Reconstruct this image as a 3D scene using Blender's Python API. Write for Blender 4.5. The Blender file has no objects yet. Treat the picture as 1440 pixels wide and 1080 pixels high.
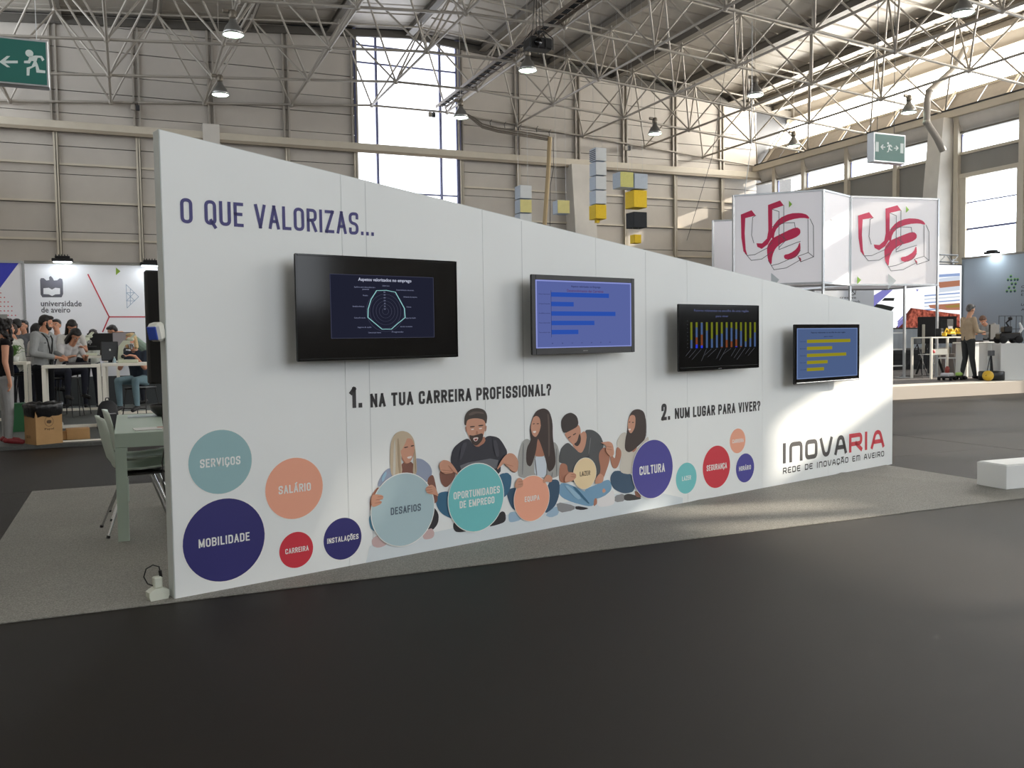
import bpy, bmesh, math, random
import numpy as np
from mathutils import Vector, Matrix

# ------------------------------------------------------------------ camera, sky, sun, lights, exposure
SC = bpy.context.scene
COL = SC.collection
F_PX, PITCH, ROLL, YAW, CAM_H = 1250.0, -0.0516, -0.0145, 0.4071, 1.36


def cam_rot():
    cp, sp, cr, sr = math.cos(PITCH), math.sin(PITCH), math.cos(ROLL), math.sin(ROLL)
    rr = Matrix(((cr, -sr, 0), (sr, cr, 0), (0, 0, 1)))
    base = Matrix(((1, 0, 0), (0, 0, -1), (0, 1, 0)))
    rp = Matrix(((1, 0, 0), (0, cp, -sp), (0, sp, cp)))
    ca, sa = math.cos(-YAW), math.sin(-YAW)
    return Matrix(((ca, -sa, 0), (sa, ca, 0), (0, 0, 1))) @ rp @ base @ rr


CAMM = cam_rot()
CAMP = Vector((0, 0, CAM_H))
cam = bpy.data.cameras.new('camera')
cam.sensor_fit = 'HORIZONTAL'
cam.sensor_width = 36
cam.lens = F_PX / 1440 * 36
cam.clip_start, cam.clip_end = 0.05, 300
camo = bpy.data.objects.new('camera', cam)
COL.objects.link(camo)
camo.matrix_world = Matrix.Translation(CAMP) @ CAMM.to_4x4()
SC.camera = camo
SC.view_settings.view_transform = 'Standard'
SC.view_settings.look = 'None'
SC.view_settings.exposure = 0.42
SC.view_settings.gamma = 1.0
SC.cycles.sample_clamp_direct = 8.0
SC.view_settings.use_curve_mapping = False

world = bpy.data.worlds.new('sky')
SC.world = world
world.use_nodes = True
bg = world.node_tree.nodes['Background']
bg.inputs['Color'].default_value = (0.86, 0.93, 1.0, 1)
bg.inputs['Strength'].default_value = 4.8

sun = bpy.data.lights.new('sun', 'SUN')
sun.energy = 8.0
sun.angle = math.radians(0.53)
sun.color = (1.0, 0.9, 0.76)
suno = bpy.data.objects.new('sun', sun)
COL.objects.link(suno)
SUN_D = Vector((-1, 0.235, -0.352)).normalized()
suno.rotation_euler = SUN_D.to_track_quat('-Z', 'Y').to_euler()
suno.location = (40, -10, 20)


# daylit bands of the hall, radiance of each; the front one is added fill
GLOW_RIGHT, GLOW_LEFT, GLOW_REAR, FILL_FRONT = 27.0, 6.2, 2.4, 2.6


# ------------------------------------------------------------------ measuring helpers
def ray(px, py):
    return CAMM @ Vector(((px - 720) / F_PX, -(py - 540) / F_PX, -1))


def at_z(px, py, z=0.0):
    d = ray(px, py)
    return CAMP + d * ((z - CAM_H) / d.z)


def at_y(px, py, y):
    d = ray(px, py)
    return CAMP + d * (y / d.y)


def at_x(px, py, x):
    d = ray(px, py)
    return CAMP + d * (x / d.x)


def project(p):
    d = CAMM.transposed() @ (Vector(p) - CAMP)
    if d.z > -0.1:
        return None
    return 720 + F_PX * d.x / -d.z, 540 - F_PX * d.y / -d.z, -d.z


# ------------------------------------------------------------------ materials
def lin(c):
    def f(v):
        v /= 255.0
        return v / 12.92 if v <= 0.04045 else ((v + 0.055) / 1.055) ** 2.4
    return tuple(f(v) for v in c)


MATS = {}


def mat(name, rgb, rough=0.6, metal=0.0, vary=0.0, scale=6.0, bump=0.0, bscale=60.0, spec=0.5, emit=0.0, coat=0.0):
    if name in MATS:
        return MATS[name]
    m = bpy.data.materials.new(name)
    m.use_nodes = True
    nt = m.node_tree
    b = nt.nodes['Principled BSDF']
    c = lin(rgb)
    b.inputs['Base Color'].default_value = (*c, 1)
    b.inputs['Roughness'].default_value = rough
    b.inputs['Metallic'].default_value = metal
    b.inputs['Specular IOR Level'].default_value = spec
    b.inputs['Coat Weight'].default_value = coat
    if emit:
        b.inputs['Emission Color'].default_value = (*c, 1)
        b.inputs['Emission Strength'].default_value = emit
    tc = nt.nodes.new('ShaderNodeTexCoord')
    if vary:
        n = nt.nodes.new('ShaderNodeTexNoise')
        n.inputs['Scale'].default_value = scale
        n.inputs['Detail'].default_value = 5
        nt.links.new(tc.outputs['Object'], n.inputs['Vector'])
        mr = nt.nodes.new('ShaderNodeMapRange')
        mr.inputs['From Min'].default_value = 0.3
        mr.inputs['From Max'].default_value = 0.7
        mr.inputs['To Min'].default_value = 1 - vary
        mr.inputs['To Max'].default_value = 1 + vary
        nt.links.new(n.outputs['Fac'], mr.inputs['Value'])
        mx = nt.nodes.new('ShaderNodeVectorMath')
        mx.operation = 'SCALE'
        mx.inputs[0].default_value = c
        nt.links.new(mr.outputs['Result'], mx.inputs['Scale'])
        nt.links.new(mx.outputs['Vector'], b.inputs['Base Color'])
    if bump:
        n2 = nt.nodes.new('ShaderNodeTexNoise')
        n2.inputs['Scale'].default_value = bscale
        n2.inputs['Detail'].default_value = 4
        nt.links.new(tc.outputs['Object'], n2.inputs['Vector'])
        bp = nt.nodes.new('ShaderNodeBump')
        bp.inputs['Strength'].default_value = bump
        bp.inputs['Distance'].default_value = 0.01
        nt.links.new(n2.outputs['Fac'], bp.inputs['Height'])
        nt.links.new(bp.outputs['Normal'], b.inputs['Normal'])
    MATS[name] = m
    return m


def emat(name, rgb, strength):
    if name in MATS:
        return MATS[name]
    m = bpy.data.materials.new(name)
    m.use_nodes = True
    nt = m.node_tree
    nt.nodes.clear()
    e = nt.nodes.new('ShaderNodeEmission')
    e.inputs['Color'].default_value = (*lin(rgb), 1)
    e.inputs['Strength'].default_value = strength
    o = nt.nodes.new('ShaderNodeOutputMaterial')
    nt.links.new(e.outputs[0], o.inputs[0])
    MATS[name] = m
    return m


def glassmat(name, tint=(1, 1, 1), gloss=0.08):
    m = bpy.data.materials.new(name)
    m.use_nodes = True
    nt = m.node_tree
    nt.nodes.clear()
    t = nt.nodes.new('ShaderNodeBsdfTransparent')
    t.inputs[0].default_value = (*tint, 1)
    g = nt.nodes.new('ShaderNodeBsdfGlossy')
    g.inputs['Roughness'].default_value = 0.05
    mx = nt.nodes.new('ShaderNodeMixShader')
    mx.inputs[0].default_value = gloss
    o = nt.nodes.new('ShaderNodeOutputMaterial')
    nt.links.new(t.outputs[0], mx.inputs[1])
    nt.links.new(g.outputs[0], mx.inputs[2])
    nt.links.new(mx.outputs[0], o.inputs[0])
    MATS[name] = m
    return m


# ------------------------------------------------------------------ mesh builder
class MB:
    def __init__(s):
        s.v, s.f, s.m, s.s = [], [], [], []
        s.cur = 0

    def add(s, vs, fs, smooth=False):
        o = len(s.v)
        s.v += [tuple(v) for v in vs]
        for f in fs:
            s.f.append(tuple(i + o for i in f))
            s.m.append(s.cur)
            s.s.append(smooth)
        return s

    def box(s, lo, hi, M=None, bev=0.0):
        x0, y0, z0 = lo
        x1, y1, z1 = hi
        if bev > 0:
            b = min(bev, abs(x1 - x0) * .45, abs(y1 - y0) * .45, abs(z1 - z0) * .45)
            vs, idx = [], {}
            for ix, X in ((0, x0), (1, x1)):
                for iy, Y in ((0, y0), (1, y1)):
                    for iz, Z in ((0, z0), (1, z1)):
                        sx, sy, sz = (1 if ix == 0 else -1), (1 if iy == 0 else -1), (1 if iz == 0 else -1)
                        for k, p in enumerate(((X, Y + sy * b, Z + sz * b), (X + sx * b, Y, Z + sz * b), (X + sx * b, Y + sy * b, Z))):
                            idx[(ix, iy, iz, k)] = len(vs)
                            vs.append(Vector(p))
            fs = []
            for a in (0, 1):
                fs.append([idx[(a, 0, 0, 0)], idx[(a, 0, 1, 0)], idx[(a, 1, 1, 0)], idx[(a, 1, 0, 0)]][::(-1 if a else 1)])
                fs.append([idx[(0, a, 0, 1)], idx[(1, a, 0, 1)], idx[(1, a, 1, 1)], idx[(0, a, 1, 1)]][::(-1 if a else 1)])
                fs.append([idx[(0, 0, a, 2)], idx[(0, 1, a, 2)], idx[(1, 1, a, 2)], idx[(1, 0, a, 2)]][::(-1 if a else 1)])
            for a in (0, 1):
                for c in (0, 1):
                    fs.append([idx[(0, a, c, 1)], idx[(1, a, c, 1)], idx[(1, a, c, 2)], idx[(0, a, c, 2)]])
                    fs.append([idx[(a, 0, c, 0)], idx[(a, 1, c, 0)], idx[(a, 1, c, 2)], idx[(a, 0, c, 2)]])
                    fs.append([idx[(a, c, 0, 0)], idx[(a, c, 1, 0)], idx[(a, c, 1, 1)], idx[(a, c, 0, 1)]])
            for a in (0, 1):
                for c in (0, 1):
                    for e in (0, 1):
                        fs.append([idx[(a, c, e, 0)], idx[(a, c, e, 1)], idx[(a, c, e, 2)]])
        else:
            vs = [Vector(p) for p in ((x0, y0, z0), (x1, y0, z0), (x1, y1, z0), (x0, y1, z0), (x0, y0, z1), (x1, y0, z1), (x1, y1, z1), (x0, y1, z1))]
            fs = [(0, 3, 2, 1), (4, 5, 6, 7), (0, 1, 5, 4), (1, 2, 6, 5), (2, 3, 7, 6), (3, 0, 4, 7)]
        if M is not None:
            vs = [M @ v for v in vs]
        return s.add(vs, fs)

    def cbox(s, c, size, M=None, bev=0.0):
        c, h = Vector(c), Vector(size) / 2
        return s.box(c - h, c + h, M, bev)

    def tube(s, pts, r, n=8, closed=False, smooth=True, caps=True):
        pts = [Vector(p) for p in pts]
        rs = r if isinstance(r, (list, tuple)) else [r] * len(pts)
        k = len(pts)
        vs, fs = [], []
        prev = None
        for i, p in enumerate(pts):
            if closed:
                t = (pts[(i + 1) % k] - pts[i - 1])
            else:
                t = pts[min(i + 1, k - 1)] - pts[max(i - 1, 0)]
            t.normalize()
            if prev is None:
                a = Vector((0, 0, 1)) if abs(t.z) < .9 else Vector((1, 0, 0))
                u = t.cross(a).normalized()
            else:
                u = (prev - t * prev.dot(t))
                u = u.normalized() if u.length > 1e-6 else t.orthogonal().normalized()
            prev = u
            w = t.cross(u)
            for j in range(n):
                an = 2 * math.pi * j / n
                vs.append(p + (u * math.cos(an) + w * math.sin(an)) * rs[i])
        for i in range(k if closed else k - 1):
            for j in range(n):
                a, b = i * n + j, i * n + (j + 1) % n
                c, d = ((i + 1) % k) * n + (j + 1) % n, ((i + 1) % k) * n + j
                fs.append((a, b, c, d))
        s.add(vs, fs, smooth)
        if not closed and caps:
            s.add(vs[:n], [tuple(range(n))[::-1]])
            s.add(vs[-n:], [tuple(range(n))])
        return s

    def bar(s, a, b, w, h=None):
        """square section bar from a to b"""
        h = h or w
        a, b = Vector(a), Vector(b)
        t = (b - a).normalized()
        up = Vector((0, 0, 1)) if abs(t.z) < .9 else Vector((0, 1, 0))
        u = t.cross(up).normalized() * w / 2
        v = t.cross(u).normalized() * h / 2
        vs = [a - u - v, a + u - v, a + u + v, a - u + v, b - u - v, b + u - v, b + u + v, b - u + v]
        return s.add(vs, [(0, 3, 2, 1), (4, 5, 6, 7), (0, 1, 5, 4), (1, 2, 6, 5), (2, 3, 7, 6), (3, 0, 4, 7)])

    def lathe(s, prof, c=(0, 0, 0), n=20, M=None, smooth=True):
        c = Vector(c)
        vs, fs = [], []
        for (r, z) in prof:
            for j in range(n):
                a = 2 * math.pi * j / n
                vs.append(Vector((r * math.cos(a), r * math.sin(a), z)))
        for i in range(len(prof) - 1):
            for j in range(n):
                fs.append((i * n + j, i * n + (j + 1) % n, (i + 1) * n + (j + 1) % n, (i + 1) * n + j))
        if M is not None:
            vs = [M @ v for v in vs]
        return s.add([v + c for v in vs], fs, smooth)

    def ell(s, c, r, M=None, n=14, m=9):
        vs, fs = [], []
        c = Vector(c)
        for i in range(m + 1):
            th = math.pi * i / m
            for j in range(n):
                a = 2 * math.pi * j / n
                vs.append(Vector((r[0] * math.sin(th) * math.cos(a), r[1] * math.sin(th) * math.sin(a), r[2] * math.cos(th))))
        for i in range(m):
            for j in range(n):
                fs.append((i * n + j, (i + 1) * n + j, (i + 1) * n + (j + 1) % n, i * n + (j + 1) % n))
        if M is not None:
            vs = [M @ v for v in vs]
        return s.add([v + c for v in vs], fs, True)

    def prism(s, poly, fn, d0, d1):
        """2-D polygon swept between two depths; fn(u, v, d) -> 3-D point"""
        n = len(poly)
        vs = [fn(u, v, d0) for u, v in poly] + [fn(u, v, d1) for u, v in poly]
        fs = [tuple(range(n))[::-1], tuple(range(n, 2 * n))] + [(i, (i + 1) % n, n + (i + 1) % n, n + i) for i in range(n)]
        return s.add(vs, fs)

    def build(s, name, mats, parent=None, loc=None, rot=None, fix=False):
        me = bpy.data.meshes.new(name)
        me.from_pydata(s.v, [], s.f)
        if not isinstance(mats, (list, tuple)):
            mats = [mats]
        for m in mats:
            me.materials.append(m)
        me.polygons.foreach_set('material_index', s.m)
        me.polygons.foreach_set('use_smooth', s.s)
        if fix:
            bm = bmesh.new()
            bm.from_mesh(me)
            bmesh.ops.recalc_face_normals(bm, faces=bm.faces)
            bm.to_mesh(me)
            bm.free()
        me.update()
        return link(name, me, parent, loc, rot)


def link(name, data, parent=None, loc=None, rot=None):
    o = bpy.data.objects.new(name, data)
    COL.objects.link(o)
    if parent is not None:
        o.parent = parent
    if loc is not None:
        o.location = loc
    if rot is not None:
        o.rotation_euler = rot
    return o


def tag(o, label=None, cat=None, group=None, kind=None):
    if label:
        o['label'] = label
    if cat:
        o['category'] = cat
    if group:
        o['group'] = group
    if kind:
        o['kind'] = kind
    return o


def thing(name, label, cat, loc=(0, 0, 0), rz=0.0, group=None):
    o = link(name, None, None, loc, (0, 0, rz))
    o.empty_display_size = 0.2
    return tag(o, label, cat, group)


def structure(name, loc=(0, 0, 0)):
    o = link(name, None, None, loc)
    return tag(o, kind='structure')


def copy_tree(root, loc=None, rz=None, label=None, group=None, parent=None, scale=None):
    kids = {}
    for o in bpy.data.objects:
        if o.parent is not None:
            kids.setdefault(o.parent, []).append(o)

    def rec(o, par):
        c = o.copy()
        COL.objects.link(c)
        c.parent = par
        for k in kids.get(o, []):
            rec(k, c)
        return c
    r = rec(root, parent)
    if loc is not None:
        r.location = loc
    if rz is not None:
        r.rotation_euler = (0, 0, rz)
    if label:
        r['label'] = label
    if group:
        r['group'] = group
    if scale:
        r.scale = scale
    return r


# ------------------------------------------------------------------ lettering: condensed stroke capitals
R_ = 1  # flag: rounded corner
GL = {
    'A': (.95, [[(0, 0), (.5, 1), (1, 0)], [(.2, .3), (.8, .3)]]),
    'B': (.9, [[(0, 0), (0, 1), (1, 1, R_), (1, .53, R_), (0, .53)], [(0, .53), (1, .53, R_), (1, 0, R_), (0, 0)]]),
    'C': (.9, [[(1, .76), (1, 1, R_), (0, 1, R_), (0, 0, R_), (1, 0, R_), (1, .24)]]),
    'D': (.9, [[(0, 0), (0, 1), (1, 1, R_), (1, 0, R_), (0, 0)]]),
    'E': (.72, [[(1, 1), (0, 1), (0, 0), (1, 0)], [(0, .52), (.85, .52)]]),
    'F': (.7, [[(1, 1), (0, 1), (0, 0)], [(0, .5), (.85, .5)]]),
    'G': (.92, [[(1, .76), (1, 1, R_), (0, 1, R_), (0, 0, R_), (1, 0, R_), (1, .42), (.62, .42)]]),
    'H': (.95, [[(0, 0), (0, 1)], [(1, 0), (1, 1)], [(0, .52), (1, .52)]]),
    'I': (.0, [[(0, 0), (0, 1)]]),
    'L': (.7, [[(0, 1), (0, 0), (1, 0)]]),
    'M': (1.25, [[(0, 0), (0, 1), (.5, .1), (1, 1), (1, 0)]]),
    'N': (.95, [[(0, 0), (0, 1), (1, 0), (1, 1)]]),
    'O': (.92, [[(0, 0, R_), (1, 0, R_), (1, 1, R_), (0, 1, R_), 'C']]),
    'P': (.9, [[(0, 0), (0, 1), (1, 1, R_), (1, .45, R_), (0, .45)]]),
    'Q': (.92, [[(0, 0, R_), (1, 0, R_), (1, 1, R_), (0, 1, R_), 'C'], [(.55, .12), (1.0, -.16)]]),
    'R': (.9, [[(0, 0), (0, 1), (1, 1, R_), (1, .5, R_), (0, .5)], [(.5, .5), (1, 0)]]),
    'S': (.9, [[(1, .8), (1, 1, R_), (0, 1, R_), (0, .53, R_), (1, .47, R_), (1, 0, R_), (0, 0, R_), (0, .2)]]),
    'T': (.85, [[(0, 1), (1, 1)], [(.5, 1), (.5, 0)]]),
    'U': (.92, [[(0, 1), (0, 0, R_), (1, 0, R_), (1, 1)]]),
    'V': (.95, [[(0, 1), (.5, 0), (1, 1)]]),
    'Z': (.8, [[(0, 1), (1, 1), (0, 0), (1, 0)]]),
    '1': (.3, [[(0, .8), (1, 1), (1, 0)]]),
    '2': (.9, [[(0, .7), (0, 1, R_), (1, 1, R_), (1, .6, R_), (0, 0), (1, 0)]]),
    '?': (.8, [[(0, .75), (0, 1, R_), (1, 1, R_), (1, .6, R_), (.45, .45, R_), (.45, .27)], [(.45, .0), (.45, .04)]]),
    '.': (.0, [[(0, 0), (0, .03)]]),
    '(': (.3, [[(1, 1), (0, .8), (0, .2), (1, 0)]]),
    ')': (.3, [[(0, 1), (1, .8), (1, .2), (0, 0)]]),
}
ACC = {'Ç': ('C', [[(.5, -.05), (.62, -.14), (.42, -.24)]]), 'Ã': ('A', [[(.1, 1.2), (.35, 1.27), (.65, 1.19), (.9, 1.26)]]), 'Õ': ('O', [[(.1, 1.2), (.35, 1.27), (.65, 1.19), (.9, 1.26)]]), 'Á': ('A', [[(.4, 1.17), (.75, 1.3)]]), 'É': ('E', [[(.4, 1.17), (.75, 1.3)]])}
TECH = dict(GL)  # squarish rounded letters of the network's own logo
TECH.update({
    'n': (1.0, [[(0, 0), (0, 1, R_), (1, 1, R_), (1, 0)]]),
    'O': (.95, [[(0, 0, R_), (1, 0, R_), (1, 1, R_), (0, 1, R_), 'C']]),
    'A': (1.0, [[(-.02, 0), (.3, 1, R_), (.7, 1, R_), (1.02, 0)], [(.17, .33), (.83, .33)]]),
    'V': (1.0, [[(-.02, 1), (.3, 0, R_), (.7, 0, R_), (1.02, 1)]]),
    'E': (.85, [[(1, 1), (0, 1, R_), (0, 0, R_), (1, 0)], [(0, .5), (.9, .5)]]),
    'R': (.95, [[(0, 0), (0, 1), (1, 1, R_), (1, .42, R_), (0, .42)], [(.55, .42), (1, 0)]]),
    'm': (1.3, [[(0, 0), (0, 1, R_), (1, 1, R_), (1, 0)], [(.5, 1), (.5, 0)]]),
    'D': (.95, [[(0, 0), (0, 1), (1, 1, R_), (1, 0, R_), (0, 0)]]),
})


def round_path(pts, rad):
    closed = pts[-1] == 'C'
    if closed:
        pts = pts[:-1]
    out, n = [], len(pts)
    for i, p in enumerate(pts):
        if len(p) > 2 and (closed or 0 < i < n - 1):
            c = Vector(p[:2])
            a = Vector(pts[i - 1][:2]) - c
            b = Vector(pts[(i + 1) % n][:2]) - c
            r = min(rad, a.length * .5, b.length * .5)
            a = c + a.normalized() * r
            b = c + b.normalized() * r
            for k in range(6):
                t = k / 5
                out.append(a * (1 - t) ** 2 + c * 2 * t * (1 - t) + b * t * t)
        else:
            out.append(Vector(p[:2]))
    return out, closed


def ribbon(mb, pts, t, closed, fn, d):
    res = []
    for p in pts:
        if not res or (p - res[-1]).length > 1e-5:
            res.append(p)
    pts = res
    if closed and (pts[0] - pts[-1]).length < 1e-5:
        pts.pop()
    n = len(pts)
    if not closed:
        pts = list(pts)
        pts[0] = pts[0] + (pts[0] - pts[1]).normalized() * t * .5
        pts[-1] = pts[-1] + (pts[-1] - pts[-2]).normalized() * t * .5
    L, Rr = [], []
    for i in range(n):
        if closed:
            a, b = (pts[i] - pts[i - 1]), (pts[(i + 1) % n] - pts[i])
        else:
            a = pts[i] - pts[i - 1] if i else pts[1] - pts[0]
            b = pts[i + 1] - pts[i] if i < n - 1 else a
        a, b = a.normalized(), b.normalized()
        na, nb = Vector((-a.y, a.x)), Vector((-b.y, b.x))
        m = na + nb
        m = m.normalized() if m.length > 1e-4 else na
        k = min(1 / max(m.dot(na), .35), 2.2)
        L.append(pts[i] + m * t * .5 * k)
        Rr.append(pts[i] - m * t * .5 * k)
    vs = [fn(p.x, p.y, d) for p in L] + [fn(p.x, p.y, d) for p in Rr]
    fs = [(i, (i + 1) % n, n + (i + 1) % n, n + i) for i in range(n if closed else n - 1)]
    mb.add(vs, fs)


def lettering(mb, text, u0, v0, h, width, tk, fn, d, font=GL, gap=.11, space=.22, cw=.34, rad=.5):
    """stroke capitals: baseline start (u0, v0), cap height h, total width, stroke tk*h"""
    t = tk * h
    adv, tot = [], 0
    for ch in text:
        if ch == ' ':
            w = space
        else:
            w = font[ACC[ch][0] if ch in ACC else ch][0] * cw + tk
            if ch in 'ft.':
                pass
        adv.append(w)
        tot += w + gap
    tot -= gap
    k = width / (tot * h)
    x = 0
    for ch, w in zip(text, adv):
        if ch != ' ':
            base, extra = (ACC[ch] if ch in ACC else (ch, []))
            gw = (w * h * k - t)
            for path in font[base][1] + extra:
                pp = [q if q == 'C' else ((u0 + x * h * k + t / 2 + q[0] * gw), (v0 + t / 2 + q[1] * (h - t))) + tuple(q[2:]) for q in path]
                pts, cl = round_path(pp, rad * h * .42)
                if cl:
                    ribbon(mb, pts, t, True, fn, d)
                    continue
                run = [pts[0]]          # break the stroke at sharp points so it keeps its full weight
                for i in range(1, len(pts)):
                    run.append(pts[i])
                    if i < len(pts) - 1:
                        a_, b_ = pts[i] - pts[i - 1], pts[i + 1] - pts[i]
                        if a_.length > 1e-6 and b_.length > 1e-6 and a_.normalized().dot(b_.normalized()) < -.15:
                            ribbon(mb, run, t, False, fn, d)
                            run = [pts[i]]
                ribbon(mb, run, t, False, fn, d)
        x += w + gap


TXT = {}


def font_text(mb, text, u0, v0, size, width, fn, d, bold=0.0):
    """ordinary small print from the built-in font, scaled to a width; u0 = left edge, v0 = baseline"""
    key = (text, bold)
    if key not in TXT:
        cu = bpy.data.curves.new('t', 'FONT')
        cu.body = text
        cu.size = 1
        cu.offset = bold
        cu.resolution_u = 2
        o = bpy.data.objects.new('t', cu)
        me = bpy.data.meshes.new_from_object(o)
        vs = [tuple(v.co) for v in me.vertices]
        fs = [tuple(p.vertices) for p in me.polygons]
        bpy.data.objects.remove(o)
        bpy.data.curves.remove(cu)
        bpy.data.meshes.remove(me)
        TXT[key] = (vs, fs)
    vs, fs = TXT[key]
    x0 = min(v[0] for v in vs)
    x1 = max(v[0] for v in vs)
    kx = width / (x1 - x0)
    mb.add([fn(u0 + (v[0] - x0) * kx, v0 + v[1] * size, d) for v in vs], fs)


def flat_poly(mb, pts, fn, d):
    from mathutils.geometry import tessellate_polygon
    tris = tessellate_polygon([[Vector((p[0], p[1], 0)) for p in pts]])
    mb.add([fn(p[0], p[1], d) for p in pts], [tuple(t) for t in tris])


def disc_pts(c, r, n=48):
    return [(c[0] + r * math.cos(2 * math.pi * i / n), c[1] + r * math.sin(2 * math.pi * i / n)) for i in range(n)]
# ------------------------------------------------------------------ the palette
M_wall = mat('painted_cladding', (184, 177, 168), .55, vary=.05, scale=1.2, bump=.05, bscale=8)
M_steel = mat('cream_painted_steel', (196, 187, 170), .45, vary=.04, scale=3)
M_truss = mat('off_white_tube', (164, 157, 147), .4, metal=.15)
M_roof = mat('roof_sheet', (188, 181, 170), .42, metal=.1, vary=.08, scale=.8, bump=.25, bscale=2.5)
M_roofbeam = mat('roof_beam_paint', (112, 106, 97), .5)
M_grey = mat('grey_cladding', (134, 131, 126), .5, vary=.05, scale=1)
M_ledge = mat('ledge_sheet', (112, 104, 94), .6, vary=.08)
M_conc = mat('pale_plaster', (205, 200, 192), .7, vary=.05, scale=2, bump=.1, bscale=20)
M_glow_r = emat('daylit_glazing_right', (255, 250, 240), GLOW_RIGHT)
M_glow_l = emat('daylit_glazing_left', (238, 246, 255), GLOW_LEFT)
M_glow_b = emat('daylit_glazing_rear', (242, 246, 255), GLOW_REAR)
M_glow_f = emat('added_fill_front', (244, 249, 255), FILL_FRONT)
M_glass = glassmat('clear_glazing')
M_mull = mat('blue_grey_aluminium', (112, 116, 150), .4, metal=.3)
M_alu = mat('aluminium', (176, 178, 180), .35, metal=.75)
M_white = mat('white_paint', (226, 228, 226), .45)
M_panel = mat('white_print_board', (234, 237, 236), .42, vary=.012, scale=1.5, spec=.4)
M_paneledge = mat('panel_edge_board', (205, 212, 210), .5)
M_seam = mat('board_seam', (198, 202, 202), .5)
M_black = mat('black_plastic', (16, 16, 17), .4)
M_gloss = mat('black_screen_glass', (5, 5, 6), .1, spec=.4)
M_blackm = mat('black_matt', (22, 22, 23), .75)
M_dark = mat('dark_grey_plastic', (44, 45, 48), .5)
M_chrome = mat('chrome_tube', (200, 202, 205), .18, metal=1.0)
M_table = mat('pale_green_lacquer', (186, 204, 192), .4, vary=.02)
M_seat = mat('white_chair_shell', (200, 212, 202), .45)
M_card = mat('brown_cardboard', (178, 140, 94), .8, vary=.05, scale=9)
M_bag = mat('black_bin_bag', (20, 20, 22), .3, bump=.9, bscale=25)
M_skin = mat('skin', (205, 150, 122), .55, spec=.3)
M_navy = mat('indigo_print', (47, 44, 116), .5)


def carpet(name, rgb, vary, bscale=900, rough=.6, spec=.45):
    m = mat(name, rgb, rough, vary=vary, scale=1.3, bump=.5, bscale=bscale, spec=spec)
    nt = m.node_tree
    # fine pile speckle on top of the broad variation
    b = nt.nodes['Principled BSDF']
    tc = [n for n in nt.nodes if n.type == 'TEX_COORD'][0]
    n = nt.nodes.new('ShaderNodeTexNoise')
    n.inputs['Scale'].default_value = 120
    n.inputs['Detail'].default_value = 3
    nt.links.new(tc.outputs['Object'], n.inputs['Vector'])
    mr = nt.nodes.new('ShaderNodeMapRange')
    mr.inputs['From Min'].default_value = .3
    mr.inputs['From Max'].default_value = .7
    mr.inputs['To Min'].default_value = .6
    mr.inputs['To Max'].default_value = 1.4
    nt.links.new(n.outputs['Fac'], mr.inputs['Value'])
    b.inputs['Specular Tint'].default_value = (1, .86, .7, 1)
    src = b.inputs['Base Color'].links[0].from_socket
    mx = nt.nodes.new('ShaderNodeVectorMath')
    mx.operation = 'SCALE'
    nt.links.new(src, mx.inputs[0])
    nt.links.new(mr.outputs['Result'], mx.inputs['Scale'])
    nt.links.new(mx.outputs['Vector'], b.inputs['Base Color'])
    return m


M_cdark = carpet('charcoal_carpet', (17, 14, 12), .12, rough=.5, spec=.24)
M_cgrey = carpet('grey_carpet', (138, 137, 131), .08)
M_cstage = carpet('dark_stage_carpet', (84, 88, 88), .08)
# ------------------------------------------------------------------ the hall
YB, YF, XL, XR, XC = 33.0, -12.0, -6.3, 26.5, 10.12
SL = 0.077


def roof_z(x, base):
    return base - SL * abs(x - XC)


# floor -----------------------------------------------------------------
fl = structure('floor')
mb = MB()
mb.box((XL - .5, YF - .5, -.2), (XR + 2.5, YB + .5, -.012))
mb.build('floor_slab', M_dark, fl)
# broad-loom charcoal carpet laid in strips
ys = [-12, -8, -4, 0, 4.93 - 4, 4.93, 9.3, 13.1]
mb_i = 0
for (x0, x1, y0, y1) in ((-6.3, 26.5, -12, -4), (-6.3, 26.5, -4, 0.9), (-6.3, 26.5, .9, 4.93), (-6.3, -.86, 4.93, 9.3), (7.12, 9.33, 4.93, 7.25), (7.12, 9.33, 7.25, 13.38),
                         (9.33, 26.5, 4.93, 13.38), (-6.3, 7.12, 9.3, 13.12)):
    m = MB()
    m.box((x0 + .004, y0 + .003, -.012), (x1 - .004, y1 - .003, 0 if x0 < 9 else .001))
    m.build('carpet_strip', M_cdark, fl)
# stage under the university stand, left (low) and right (higher)
st = structure('stage')
m = MB()
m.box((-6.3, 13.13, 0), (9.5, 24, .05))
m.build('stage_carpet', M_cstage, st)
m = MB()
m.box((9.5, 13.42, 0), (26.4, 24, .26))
m.build('stage_carpet', mat('stage_carpet_sunny', (116, 112, 110), .9, vary=.1, bump=.3, bscale=300), st)  # lighter copy of the stage carpet, with sunlight put into its colour
m = MB()
m.box((9.46, 13.385, 0), (26.4, 13.418, .262))
m.build('fascia', mat('white_fascia_board', (186, 176, 164), .6), st)
m = MB()
m.box((9.5, 13.42, .26), (26.4, 13.95, .268))
m.build('sunlit_strip', mat('sunlit_stage_strip', (226, 222, 214), .5), st)  # pale strip stands in for sun falling along the stage edge

# light grey carpet island under the sloping wall, laid in two strips with ruckled edges
gc = structure('carpet')


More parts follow.
